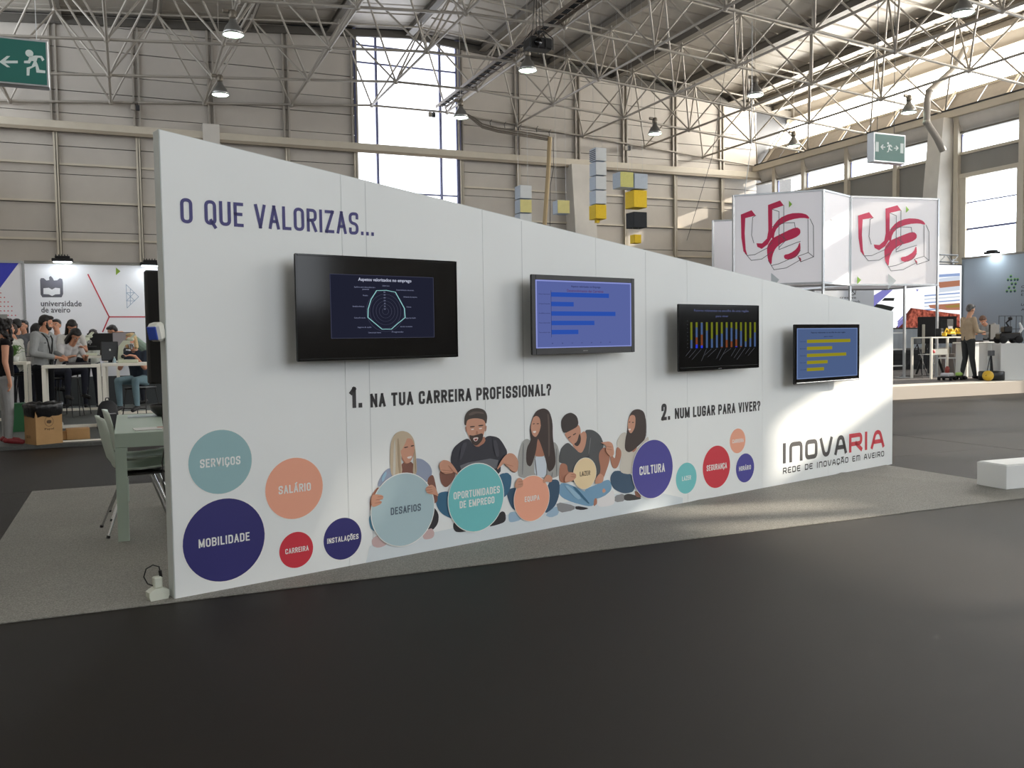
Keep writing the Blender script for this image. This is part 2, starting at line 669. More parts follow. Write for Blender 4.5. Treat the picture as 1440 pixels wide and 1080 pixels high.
def carpet_strip(x0, x1, y0, y1, z, ruck=()):
    m = MB()
    nx, ny = 90, 34
    vs = []
    for j in range(ny + 1):
        for i in range(nx + 1):
            x = x0 + (x1 - x0) * i / nx
            y = y0 + (y1 - y0) * j / ny
            h = z
            for (xa, ya, xb, yb, w, hh) in ruck:
                a, b = Vector((xa, ya)), Vector((xb, yb))
                p = Vector((x, y))
                t = max(0, min(1, (p - a).dot(b - a) / (b - a).length_squared))
                dd = (p - (a + (b - a) * t)).length
                h += hh * math.exp(-(dd / w) ** 2) * math.sin(math.pi * min(1, max(0, t * .9 + .05))) ** .5
            vs.append((x, y, h))
    fs = [(j * (nx + 1) + i, j * (nx + 1) + i + 1, (j + 1) * (nx + 1) + i + 1, (j + 1) * (nx + 1) + i) for j in range(ny) for i in range(nx)]
    m.add(vs, fs, True)
    o = m.v
    m.box((x0, y0 - .001, 0), (x1, y0, z))
    m.build('carpet_strip', M_cgrey, gc)


carpet_strip(-.86, 7.1, 4.93, 8.72, .006, ((4.29, 6.02, 5.45, 5.5, .045, .018), (6.3, 6.6, 6.7, 5.75, .05, .02), (6.7, 5.75, 7.08, 5.35, .05, .02)))
carpet_strip(-.86, 7.1, 8.725, 9.3, .005)

# rear wall ---------------------------------------------------------------
wb = structure('wall_back')
posts = [-6.1, -4.05, -1.94, .55, 2.95, 5.52, 8.01, 12.18, 14.6, 17.3, 19.55, 22.03, 24.5, 26.45]
rows = [0, 1.25, 2.5, 3.8, 5.08, 6.02, 6.97, 7.88, 8.97, 9.7, 10.3, 11.1, 11.9, 12.7]
for i in range(len(posts) - 1):
    x0, x1 = posts[i], posts[i + 1]
    if x0 == 8.01:
        continue
    for j in range(len(rows) - 1):
        z0, z1 = rows[j], rows[j + 1]
        ta, tb = roof_z(x0, 13.05), roof_z(x1, 13.05)
        if z0 >= max(ta, tb):
            continue
        m = MB()
        za, zb = min(z1, ta), min(z1, tb)
        d = .012 if j % 2 else 0
        m.prism([(x0 + .004, z0 + .012), (x1 - .004, z0 + .012), (x1 - .004, max(zb, z0 + .05) - .012), (x0 + .004, max(za, z0 + .05) - .012)],
                lambda u, v, w: Vector((u, YB + w, v)), -d, .06)
        m.build('wall_panel', M_wall, wb)
m = MB()
m.box((XL - .3, YB + .055, 0), (8.0, YB + .25, 12.2))
m.box((12.2, YB + .055, 0), (XR + 2, YB + .25, 12.2))
m.prism([(XL - 2, 12), (XR + 2, 12), (XR + 2, roof_z(XR + 2, 13.25)), (XC, 13.25), (XL - 2, roof_z(XL - 2, 13.25))], lambda u, v, w: Vector((u, YB + .07 + w, v)), 0, .2)
m.build('wall_core', M_dark, wb)
for x in posts[1:-1]:
    m = MB()
    w, dd = .075, .16
    m.box((x - w, YB - dd, 0), (x + w, YB - dd + .02, 8.42))
    m.box((x - w, YB - .03, 0), (x + w, YB - .012, 8.42))
    m.box((x - .012, YB - dd, 0), (x + .012, YB - .012, 8.42))
    m.box((x + w - .015, YB - dd, 0), (x + w, YB - .012, 8.42))
    m.build('post', M_steel, wb)
    m = MB()
    for s in (-.09, .09):
        m.box((x + s - .03, YB - .12, 8.62), (x + s + .03, YB - .012, roof_z(x, 12.9)))
    m.build('upper_post', M_truss, wb)
m = MB()
m.box((XL, YB - .3, 8.4), (XR, YB - .012, 8.64), bev=.01)
m.build('beam', M_steel, wb)
m = MB()
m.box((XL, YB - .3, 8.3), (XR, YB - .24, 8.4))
m.build('beam_lip', mat('shadow_brown_steel', (150, 138, 120), .5), wb)  # darker copy of the beam steel, underside shade put into its colour
for z in (3.6, 4.82, 6.06, 7.29):
    for i in range(len(posts) - 1):
        if posts[i] == 8.01:
            continue
        m = MB()
        m.box((posts[i] + .075, YB - .1, z - .035), (posts[i + 1] - .075, YB - .013, z + .035))
        m.build('girt', M_steel, wb)
m = MB()
for sgn in (-1, 1):
    xa, xb = XC, XC + sgn * 18.2
    m.prism([(xa, 12.95), (xb, 12.95 - SL * 18.2), (xb, 12.7 - SL * 18.2), (xa, 12.7)], lambda u, v, w: Vector((u, YB - .2 + w, v)), 0, .12)
m.build('eaves_shade_strip', mat('eaves_shade_brown', (88, 84, 78), .6), wb, fix=True)  # brown strip stands in for the shade in the gap under the roof

# tall ridge window -------------------------------------------------------
w1 = structure('window_1')
m = MB()
m.add([(8.08, YB + .05, 3), (12.1, YB + .05, 3), (12.1, YB + .05, 12.75), (8.08, YB + .05, 12.75)], [(0, 1, 2, 3)])
m.build('pane', M_glow_b, w1)
for x, w in ((8.06, .05), (8.86, .045), (11.37, .045), (12.1, .09)):
    m = MB()
    m.box((x - w, YB - .06, 3), (x + w, YB + .04, 12.9))
    m.build('mullion', M_mull, w1)
for z in (4.6, 6.92, 11.67, 12.3):
    m = MB()
    m.box((8.1, YB - .03, z - .03), (12.05, YB + .03, z + .03))
    m.build('transom', M_mull, w1)

# tapered pilasters on the rear and right walls
m = MB()


def pilaster(name, fn, zt):
    m = MB()
    # fn(a, d, z): a along the wall, d out from the wall
    pr = [(0, 0, .75), (zt - 2.2, .0, .72), (zt - .9, 0.0, .6), (zt, 0, .5)]
    hw = .55
    vs, fs = [], []
    lev = [(0, .95), (zt * .45, .95), (zt * .72, .8), (zt * .92, .62), (zt, .55)]
    for z, d in lev:
        vs += [fn(-hw, 0, z), fn(-hw, d, z), fn(hw, d, z), fn(hw, 0, z)]
    for i in range(len(lev) - 1):
        for k in range(3):
            a = i * 4 + k
            fs.append((a, a + 1, a + 5, a + 4))
    fs.append(tuple(len(vs) - 4 + k for k in range(4)))
    m.add(vs, fs)
    o = m.build(name, M_conc, None, fix=True)
    return tag(o, kind='structure')


pilaster('column', lambda a, d, z: Vector((17.25 + a * .9, YB - .02 - d, z)), 8.38)
pilaster('column', lambda a, d, z: Vector((XR - .02 - d, 22.75 + a * .55, z)), 8.7)
pilaster('column', lambda a, d, z: Vector((XR - .02 - d, 11.9 + a * .55, z)), 8.7)
pilaster('column', lambda a, d, z: Vector((XR - .02 - d, 1.05 + a * .55, z)), 8.7)
pilaster('column', lambda a, d, z: Vector((XR - .02 - d, -9.8 + a * .55, z)), 8.7)
pilaster('column', lambda a, d, z: Vector((2.9 + a * .5, YB - .02 - d * .6, z)), 8.9)

# right wall --------------------------------------------------------------
wr = structure('wall_right')
yp = [32.9, 31.7, 29.86, 27.4, 24.95, 22.3, 19.85, 17.4, 14.95, 12.3, 9.85, 7.4, 4.95, 2.5, .05, -2.4, -4.85, -7.3, -9.75, -12]
winbay = {5, 7, 8, 9, 10, 11, 12, 13, 14, 15, 16, 17}  # unseen nearer bays all given windows, added to bring in more side light
for i in range(len(yp) - 1):
    y1, y0 = yp[i], yp[i + 1]
    zz = [0, 1.25, 2.5, 3.7, 4.95, 6.2, 7.42]
    for j in range(6):
        if i in winbay and 2 <= j <= 4:
            continue
        m = MB()
        top = zz[j + 1] - .012
        m.box((XR, y0 + .004, zz[j] + (.012 if j else 0)), (XR + .08, y1 - .004, top))
        if i in winbay and j == 5:
            m = MB()
            m.box((XR, y0 + .004, 6.72), (XR + .08, y1 - .004, top))
        m.build('wall_panel', M_grey, wr)
    m = MB()
    m.box((XR - .16, y0 - .09, 0), (XR + .1, y0 + .09, 8.75))
    m.build('post', M_steel, wr)
    # cove above the strip window
    m = MB()
    ny = 6
    vs, fs = [], []
    for k in range(ny + 1):
        a = k / ny * math.pi / 2
        vs += [(XR + .35 - .5 * math.sin(a), y0 + .09, 8.15 + .6 * (1 - math.cos(a))), (XR + .35 - .5 * math.sin(a), y1 - .09, 8.15 + .6 * (1 - math.cos(a)))]
    for k in range(ny):
        fs.append((2 * k, 2 * k + 1, 2 * k + 3, 2 * k + 2))
    m.add(vs, fs, True)
    m.build('cove', M_conc, wr)
m = MB()
m.box((XR + .082, YF, 0), (XR + .3, 12.4, 2.5))
m.box((XR + .082, YF, 6.75), (XR + .3, YB, 7.35))
m.box((XR + .082, 22.3, 0), (XR + .3, YB, 7.35))
m.build('wall_core', M_dark, wr)
for (z0, z1, dx, nm, mt) in ((7.4, 7.5, .06, 'sill', M_steel), (8.13, 8.2, .06, 'head_rail', M_roofbeam), (8.7, 8.95, .3, 'beam', M_steel)):
    m = MB()
    m.box((XR - dx, YF, z0), (XR + .12, YB, z1), bev=.01)
    m.build(nm, mt, wr)
m = MB()
m.box((XR - .31, YF, 8.95), (XR - .1, YB, 9.0))
m.build('gutter_lip', M_dark, wr)
# strip windows (sun comes through these) and the larger windows below
n = 2
for i in range(1, len(yp) - 1):
    y1, y0 = yp[i], yp[i + 1]
    wn = structure('window_%d' % n)
    n += 1
    m = MB()
    m.box((XR + .03, y0 + .09, 7.5), (XR + .036, y1 - .09, 8.13))
    m.build('pane', M_glass, wn)
    m = MB()
    for (a, b, c, d) in ((y0 + .09, 7.5, y0 + .13, 8.1), (y1 - .13, 7.5, y1 - .09, 8.1)):
        m.box((XR, a, b), (XR + .07, c, d))
    m.build('frame', M_mull, wn)
for i in sorted(winbay):
    y1, y0 = yp[i], yp[i + 1]
    wn = structure('window_%d' % n)
    n += 1
    m = MB()
    m.box((XR + .03, y0 + .2, 2.6), (XR + .036, y1 - .35, 6.62))
    m.build('pane', M_glass, wn)
    m = MB()
    m.box((XR - .08, y0 + .09, 2.5), (XR + .1, y0 + .2, 6.72))
    m.box((XR - .08, y1 - .35, 2.5), (XR + .1, y1 - .09, 6.72))
    m.box((XR - .1, y0 + .09, 6.6), (XR + .1, y1 - .09, 6.75))
    m.box((XR - .08, y0 + .09, 2.5), (XR + .1, y1 - .09, 2.62))
    m.build('frame', M_steel, wn)
    for z, r in ((5.75, .02), (4.85, .035)):
        m = MB()
        m.box((XR, y0 + .2, z - r), (XR + .05, y1 - .35, z + r))
        m.build('glazing_bar', M_mull, wn)
# sloping ledge and clerestory outside the right beam
cl = structure('window_%d' % n)
n += 1


def slant(t, y):
    return Vector((XR + .02 + t * 1.84, y, 8.95 + t * 2.28))


for k in range(36):
    y0, y1 = YF + k * 1.25, YF + (k + 1) * 1.25 - .02
    m = MB()
    m.add([slant(0, y0), slant(0, y1), slant(.36, y1), slant(.36, y0)], [(0, 1, 2, 3)])
    m.build('ledge_panel', M_ledge, wr)
for k in range(18):
    y0 = YF + k * 2.5
    m = MB()
    m.bar(slant(.0, y0) + Vector((-.05, 0, .04)), slant(.38, y0) + Vector((-.05, 0, .04)), .09, .05)
    m.build('ledge_rib', M_steel, wr)
m = MB()
m.add([slant(.36, YF), slant(.36, YB), slant(.93, YB), slant(.93, YF)], [(0, 1, 2, 3)])
m.build('pane', M_glow_r, cl)
m = MB()
m.bar(slant(.36, YF), slant(.36, YB), .08)
m.bar(slant(.95, YF), slant(.95, YB), .16)
m.bar(slant(1.03, YF), slant(1.03, YB), .1)
m.build('frame', M_steel, cl)
m = MB()
m.prism([(XR + 1.8, 11.1), (XR + 2.0, 11.1), (XR + 2.0, 12.1), (XR + 1.8, 12.0)], lambda u, v, w: Vector((u, w, v)), YF, YB + .2)
m.build('eaves_fascia', M_roofbeam, cl, fix=True)
for t0, off in ((0, .0), (0, .12)):
    m = MB()
    m.tube([slant(-.02, YB - .25 - off), slant(1.0, YB - .25 - off)], .045, 6)
    m.build('end_strut', M_truss, cl)

# left wall and front wall (outside the frame, they close the hall)
wl = structure('wall_left')
m = MB()
m.box((XL - .2, YF, 0), (XL, YB, 8.9))
m.build('wall_sheet', M_wall, wl)
m = MB()
m.add([(XL, YF, 8.9), (XL, YB, 8.9), (XL - 1.9, YB, 11.2), (XL - 1.9, YF, 11.2)], [(0, 1, 2, 3)])
m.build('clerestory', M_glow_l, wl)
m = MB()
m.box((XL - 2.0, YF, 11.1), (XL - 1.85, YB, 12.1))
m.build('eaves_fascia', M_roofbeam, wl)
wf = structure('wall_front')
m = MB()
m.box((XL - 2, YF - .2, 0), (4, YF, 12))
m.box((16, YF - .2, 0), (XR + 2, YF, 12))
m.box((4, YF - .2, 0), (16, YF, 2.4))
m.build('wall_sheet', M_wall, wf)
m = MB()
m.add([(4, YF - .1, 2.4), (16, YF - .1, 2.4), (16, YF - .1, 12.6), (4, YF - .1, 12.6)], [(0, 1, 2, 3)])
m.build('added_glow_pane', M_glow_f, wf)  # unseen glowing pane behind the camera, added to fill the hall with light

# roof: sheets, beams -------------------------------------------------------
ce = structure('ceiling')
TX = [XC + 2.96 * k for k in range(-6, 7)]
TY = [31.3 - 3.4 * k for k in range(13)]
BX = [XC + 1.48 + 2.96 * k for k in range(-6, 6)]
BY = [33 - 3.4 * k for k in range(14)]
BY[0] = 32.85


def roof_pt(x, y, dz=0):
    return Vector((x, y, roof_z(x, 13.08) + dz))


for i in range(len(TX) - 1):
    x0, x1 = TX[i], TX[i + 1]
    if i == 0:
        x0 = XL - 1.95
    if i == len(TX) - 2:
        x1 = XR + 1.95
    for k in range(26):
        y1 = YB + .1 - k * 1.745
        y0 = y1 - 1.735
        m = MB()
        ribs = 1
        vs = []
        yy = [y0, y0 + .06, y0 + .1, y0 + .8, y0 + .86, y0 + .92, y1 - .1, y1 - .04, y1]
        zz = [.05, .05, 0, 0, .035, 0, 0, .0, .05]
        for y, z in zip(yy, zz):
            vs += [roof_pt(x0, y, z), roof_pt(x1, y, z)]
        m.add(vs, [(2 * q, 2 * q + 1, 2 * q + 3, 2 * q + 2) for q in range(len(yy) - 1)])
        m.build('roof_sheet', M_roof, ce)
m = MB()
m.prism([(XL - 2, roof_z(XL - 2, 13.2)), (XC, 13.2), (XR + 2, roof_z(XR + 2, 13.2)), (XR + 2, roof_z(XR + 2, 13.3)), (XC, 13.3), (XL - 2, roof_z(XL - 2, 13.3))], lambda u, v, w: Vector((u, w, v)), YF, YB + .2)
m.build('roof_deck', M_dark, ce, fix=True)
for x in TX[1:-1] + [26.2, 27.3]:
    m = MB()
    z = roof_z(x, 13.07)
    m.box((x - .14, YF, z - .3), (x + .14, YB, z - .28))
    m.box((x - .02, YF, z - .28), (x + .02, YB, z))
    m.box((x - .09, YF, z - .03), (x + .09, YB, z - .003))
    m.build('roof_beam', M_roofbeam, ce)

# space frame ---------------------------------------------------------------
sf = structure('roof_truss')
tubes = []   # (kind, a, b, radius)


def bz(x):
    return roof_z(x, 10.2)


def tz(x):
    return roof_z(x, 12.62)


BN = {(i, j): Vector((BX[i], BY[j], bz(BX[i]))) for i in range(len(BX)) for j in range(len(BY))}
TN = {(i, j): Vector((TX[i + 1], TY[j], tz(TX[i + 1]))) for i in range(len(TX) - 2) for j in range(len(TY))}
for (i, j), p in BN.items():
    if (i + 1, j) in BN:
        tubes.append(('chord', p, BN[(i + 1, j)], .042))
    if (i, j + 1) in BN:
        tubes.append(('chord', p, BN[(i, j + 1)], .042))
for (i, j), p in TN.items():
    if (i + 1, j) in TN:
        tubes.append(('upper_chord', p, TN[(i + 1, j)], .034))
    if (i, j + 1) in TN:
        tubes.append(('upper_chord', p, TN[(i, j + 1)], .034))
    for di in (0, 1):
        for dj in (0, 1):
            q = BN.get((i + di, j + dj))
            if q:
                tubes.append(('strut', p, q, .032))
    tubes.append(('hanger', p, p + Vector((0, 0, .2)), .03))
for i in range(len(BX)):   # ties from the last upper node to the wall top
    pass
unit = MB()
unit.tube([(0, 0, 0), (0, 0, 1)], 1, 7, caps=False)
base = unit.build('chord', M_truss, sf)
UM = base.data
bpy.data.objects.remove(base)


def rank(t):
    a = project(t[1])
    b = project(t[2])
    if not a or not b:
        return 0
    m_ = ((a[0] + b[0]) / 2, (a[1] + b[1]) / 2)
    if not (-60 < m_[0] < 1500 and -60 < m_[1] < 1100):
        if not ((-20 < a[0] < 1460 and -20 < a[1] < 600) or (-20 < b[0] < 1460 and -20 < b[1] < 600)):
            return 0
    return math.hypot(a[0] - b[0], a[1] - b[1]) * t[3] / max(1, (a[2] + b[2]) / 2)


rest = MB()
for kind in ('chord', 'upper_chord', 'strut', 'hanger'):
    L = sorted([t for t in tubes if t[0] == kind], key=rank, reverse=True)
    for n_, t in enumerate(L):
        d = t[2] - t[1]
        if n_ < 290 and rank(t) > 0:
            o = link(kind, UM, sf)
            q = d.to_track_quat('Z', 'Y')
            o.matrix_world = Matrix.Translation(t[1]) @ q.to_matrix().to_4x4() @ Matrix.Diagonal((t[3], t[3], d.length, 1))
        else:
            rest.tube([t[1], t[2]], t[3], 5, caps=False)
o = rest.build('truss_member', M_truss, sf)
o['kind'] = 'stuff'
nm = MB()
nm.ell((0, 0, 0), (.09, .09, .09), n=8, m=5)
nb = nm.build('node_joint', M_truss, sf)
NM = nb.data
bpy.data.objects.remove(nb)
for p in list(BN.values()) + list(TN.values()):
    a = project(p)
    if a and -20 < a[0] < 1460 and -20 < a[1] < 400:
        link('node_joint', NM, sf, p)
# ------------------------------------------------------------------ the sloping display wall
P0 = at_z(247, 843.5)
PA = 0.2582
PD = Vector((math.cos(PA), math.sin(PA), 0))
PN = Vector((-PD.y, PD.x, 0))          # points to the back of the wall
PT = .1
LEN = 7.27


def top_at(u):
    return 2.46 - (2.46 - 1.572) * u / LEN


def pu(px, py, out=0.0):
    """photo point -> (u, v) on the wall's printed face (or a plane `out` metres in front of it)"""
    d = ray(px, py)
    t = (P0 - PN * out - CAMP).dot(PN) / d.dot(PN)
    p = CAMP + d * t
    return (p - P0).dot(PD), p.z


def FN(u, v, d):
    return Vector((u, -d, v))


wall = thing('display_wall', 'long white sloping exhibition wall printed with coloured circles, seated people and lettering', 'display wall', P0, PA)
seams = [0, 1.028, 2.058, 3.085, 4.09, 5.078, 6.1, LEN]
for i in range(len(seams) - 1):
    a, b = seams[i] + (.0012 if i else 0), seams[i + 1] - (.0012 if i < 6 else 0)
    m = MB()
    m.prism([(a, .0), (b, .0), (b, top_at(b)), (a, top_at(a))], lambda u, v, d: Vector((u, d, v)), 0.0, PT)
    m.build('wall_board', [M_panel], wall, fix=True)
m = MB()
m.prism([(-.004, 0), (LEN + .004, 0), (LEN + .004, top_at(LEN) + .004), (-.004, top_at(0) + .004)], lambda u, v, d: Vector((u, d, v)), .004, PT - .003)
m.build('core', M_paneledge, wall, fix=True)
m = MB()
for u in (1.19, 2.39, 3.61):     # faint vertical print joins
    m.box((u - .002, -.0006, .01), (u + .002, 0, top_at(u) - .01))
m.build('print_join', M_seam, wall)

D1, D2, D3, D4 = .0008, .0014, .002, .0026
I_dark = mat('charcoal_print', (48, 46, 48), .5)
I_white = mat('white_print', (236, 236, 232), .5)
I_teal = mat('greyed_teal_print', (146, 182, 186), .5)
I_turq = mat('turquoise_print', (112, 194, 196), .5)
I_peach = mat('peach_print', (238, 168, 140), .5)
I_red = mat('red_print', (205, 46, 62), .5)
I_blue = mat('indigo_disc_print', (42, 38, 108), .5)
I_blue2 = mat('violet_blue_print', (70, 66, 150), .5)
I_pale = mat('pale_blue_print', (174, 198, 204), .5)
I_sand = mat('sand_print', (236, 212, 168), .5)
I_head = mat('headline_indigo', (58, 54, 118), .5)


def text_px(text, xl, xr, ybl, ybr, cap, tk, mt, name, parent, d=D2, font=GL, **kw):
    """text between two photo points on its baseline; cap = cap height at the left end in px"""
    a, b = Vector(pu(xl, ybl)), Vector(pu(xr, ybr))
    h = pu(xl, ybl - cap)[1] - a.y
    m = MB()
    v = (a.y + b.y) / 2
    lettering(m, text, a.x, v, h, b.x - a.x, tk, FN, d, font=font, **kw)
    return m.build(name, mt, parent)


text_px('O QUE VALORIZAS...', 254, 526, 314.5, 331, 35.5, .135, I_head, 'lettering', wall)
text_px('1.', 492, 510, 574, 573, 29.5, .2, I_dark, 'lettering', wall)
text_px('NA TUA CARREIRA PROFISSIONAL?', 521, 775, 572.8, 556.2, 19.2, .2, I_dark, 'lettering', wall)
text_px('2.', 930, 942, 591.2, 590.4, 23.5, .2, I_dark, 'lettering', wall)
text_px('NUM LUGAR PARA VIVER?', 949, 1069, 589, 577.5, 15.0, .2, I_dark, 'lettering', wall)
# network logo: dark INOVA + red RIA with a line below
ua, ub = pu(1101, 651)[0], pu(1243, 629)[0]
v0 = (pu(1101, 651)[1] + pu(1243, 629.5)[1]) / 2
hh = pu(1101, 623)[1] - pu(1101, 651.5)[1]
wid = ub - ua
m = MB()
lettering(m, 'InOVA', ua, v0, hh, wid * .6, .225, FN, D2, font=TECH, cw=.62, gap=.17)
m.build('lettering', I_dark, wall)
m = MB()
lettering(m, 'RIA', ua + wid * .625, v0, hh, wid * .375, .225, FN, D2, font=TECH, cw=.62, gap=.17)
m.build('lettering', I_red, wall)
text_px('REDE DE InOVAÇÃO Em AVEIRO', 1101, 1243, 666.2, 641.8, 8.6, .19, I_dark, 'lettering', wall, font=TECH, cw=.6, gap=.24, space=.5)


def disc(cx, cy, top, bot, mt, text, tx0, tx1, ink=I_white, d=D1, lines=None, tk=.165, name='printed_circle', ratio=None):
    c = Vector(pu(cx, cy))
    r = (pu(cx, top)[1] - pu(cx, bot)[1]) / 2
    c.y = (pu(cx, top)[1] + pu(cx, bot)[1]) / 2
    m = MB()
    m.cur = 1
    flat_poly(m, disc_pts(c, r * 1.025), FN, d)
    m.cur = 0
    flat_poly(m, disc_pts(c, r), FN, d + .0004)
    o = m.build(name, [mt, I_white], wall)
    w = pu(tx1, cy)[0] - pu(tx0, cy)[0]
    ls = lines or [text]
    m = MB()
    um = (pu(tx1, cy)[0] + pu(tx0, cy)[0]) / 2
    for i, t in enumerate(ls):
        ww = w if len(t) == max(len(q) for q in ls) else w * len(t) / max(len(q) for q in ls) * .98
        n_ = len(t)
        h = ww / (n_ * .6)
        if ratio:
            h = ww * ratio
        vv = c.y - h * .5 - (i - (len(ls) - 1) / 2) * h * 1.35
        lettering(m, t, um - ww / 2, vv, h, ww, tk, FN, d + .0009)
    m.build('lettering', ink, o)
    return o


def off(base, s, pts):
    return [(base[0] + p[0] / s, base[1] + p[1] / s) for p in pts]


disc(310.3, 649.4, 604.4, 694.4, I_teal, 'SERVIÇOS', 281, 338)
disc(414.2, 686.6, 643.8, 729.6, I_peach, 'SALÁRIO', 391.5, 437)
disc(316.1, 759, 701, 817.2, I_blue, 'MOBILIDADE', 279, 351)
disc(416.7, 773.2, 748, 798.4, I_red, 'CARREIRA', 401, 434)
disc(481.9, 757.5, 728.2, 786.8, I_blue, 'INSTALAÇÕES', 459.8, 504)
disc(965, 672.3, 650.6, 694, I_turq, 'LAZER', 959, 971.5)
disc(1007.6, 656.3, 626.7, 686, I_red, 'SEGURANÇA', 993.5, 1022)
disc(1037.2, 619.8, 602.6, 637.2, I_peach, 'CARREIRA', 1029.7, 1045.5)
disc(1047.7, 658, 637.7, 678.2, I_blue2, 'HORÁRIO', 1039, 1055.8)

# seated people printed on the wall: flat artwork, one printed figure each
K = {
    'hair1': (196, 178, 152), 'hair2': (62, 52, 46), 'hair3': (58, 44, 40), 'hair4': (52, 44, 42), 'skin': (204, 150, 124), 'skin2': (176, 120, 96),
    'skind': (128, 84, 70), 'tee1': (150, 160, 182), 'tee2': (44, 44, 54), 'grey': (104, 106, 112), 'card': (166, 166, 162), 'light': (206, 216, 226), 'tee4': (78, 80, 82),
    'jean1': (88, 140, 166), 'jean2': (52, 102, 132), 'jean3': (50, 80, 106), 'jean4': (118, 160, 190), 'dark': (40, 38, 42), 'shoe': (230, 228, 228),
    'pink': (206, 178, 176), 'sock': (142, 142, 144), 'shoeb': (158, 186, 208), 'cream': (204, 198, 186), 'beard': (60, 44, 38), 'mouth': (236, 222, 214), 'lip': (140, 60, 56),
    'jeanhi': (150, 186, 208), 'hair1d': (168, 148, 122), 'hairhi': (92, 78, 70), 'tee2hi': (62, 62, 72),
    'shade': (214, 222, 226), 'lines': (120, 122, 124)}
KN = list(K)
KM = [mat('print_' + k, K[k], .5) for k in KN]


def smooth_poly(pts, it=2):
    for _ in range(it):
        q = []
        n_ = len(pts)
        for i in range(n_):
            a, b = pts[i], pts[(i + 1) % n_]
            q.append((a[0] * .78 + b[0] * .22, a[1] * .78 + b[1] * .22))
            q.append((a[0] * .22 + b[0] * .78, a[1] * .22 + b[1] * .78))
        pts = q
    return pts


def printed_figure(base, s, layers, top, d0=D2, nm='printed_figure'):
    m = MB()
    for k, (col, pts) in enumerate(layers):
        m.cur = KN.index(col)
        flat_poly(m, [pu(*p) for p in off(base, s, smooth_poly(pts, 1 if len(pts) < 5 else 2))], FN, d0 + k * .00016)
    o = m.build(nm, KM, wall)
    m = MB()
    for k, (col, pts) in enumerate(top):
        m.cur = KN.index(col)
        flat_poly(m, [pu(*p) for p in off(base, s, smooth_poly(pts, 1 if len(pts) < 5 else 2))], FN, .0088 + k * .00016)
    if top:
        m.build('printed_hand', KM, o)
    return o


# pale floor below the seated people
m = MB()
poly = [(517, 790), (517, 772), (560, 766), (640, 744), (760, 716), (880, 696), (960, 690), (985, 676), (1010, 690), (985, 702.5)]
m.cur = 0
flat_poly(m, [pu(*p) for p in ((514, 792.5), (520, 768), (640, 742), (760, 712), (905, 688), (960, 700), (960, 708))], FN, D1)
m.build('printed_floor', KM[KN.index('shade')], wall)
A7, S7, A8, S8 = (500, 560), 4.696, (700, 560), 5.4
o1 = printed_figure(A7, S7, [
    ('jean1', [(85, 790), (110, 755), (150, 800), (170, 880), (120, 880), (95, 855)]), ('dark', [(500, 700), (550, 760), (545, 830), (500, 880), (470, 860)]),
    ('pink', [(105, 930), (150, 900), (210, 935), (205, 968), (150, 990), (110, 975)]), ('pink', [(440, 900), (500, 850), (522, 890), (510, 925), (450, 935)]),
    ('tee1', [(225, 455), (180, 490), (145, 560), (148, 590), (240, 540), (260, 500)]), ('tee1', [(385, 395), (440, 400), (490, 440), (508, 490), (480, 560), (400, 540), (385, 480)]),
    ('skin2', [(145, 580), (165, 610), (140, 690), (105, 690), (95, 760), (92, 660)]), ('skind', [(480, 520), (512, 500), (530, 580), (545, 680), (510, 700), (470, 560)]),
    ('skind', [(300, 420), (385, 420), (385, 510), (300, 510)]),
    ('hair1', [(235, 525), (225, 420), (228, 300), (255, 235), (300, 213), (350, 225), (385, 270), (392, 330), (400, 400), (405, 500), (375, 500), (380, 430), (385, 330), (370, 280), (320, 275), (297, 330), (300, 420), (310, 500)]),
    ('skin', [(298, 300), (330, 265), (370, 265), (388, 310), (385, 370), (360, 425), (330, 435), (305, 400), (295, 350)]),
    ('hair1', [(290, 330), (300, 270), (345, 240), (330, 290), (300, 350)]),
    ('cream', [(250, 300), (262, 260), (262, 520), (244, 520)]), ('jeanhi', [(170, 520), (200, 480), (205, 500), (175, 560)]), ('hair1d', [(272, 270), (284, 262), (300, 500), (284, 505)]), ('hair1d', [(386, 330), (392, 340), (400, 490), (392, 490)]), ('skin2', [(300, 380), (330, 430), (358, 424), (330, 436), (306, 410)]),
    ('beard', [(318, 322), (345, 318), (345, 324), (320, 330)]), ('beard', [(362, 312), (384, 308), (384, 315), (363, 320)]), ('mouth', [(335, 388), (372, 378), (365, 396), (345, 400)])],
    [('skin', [(97, 690), (100, 640), (130, 632), (178, 640), (180, 660), (150, 672), (172, 682), (160, 700), (108, 722)]), ('skin2', [(140, 648), (178, 647), (178, 651), (140, 653)]), ('skin2', [(128, 668), (176, 662), (176, 667), (128, 673)]), ('skin2', [(120, 690), (168, 682), (168, 687), (120, 695)]), ('skin', [(455, 600), (468, 580), (500, 567), (525, 590), (545, 650), (520, 636), (470, 630)]), ('skin2', [(460, 588), (500, 584), (500, 588), (460, 593)]), ('skin2', [(458, 604), (502, 600), (502, 605), (458, 609)]), ('skin2', [(464, 620), (505, 614), (505, 619), (464, 625)])])
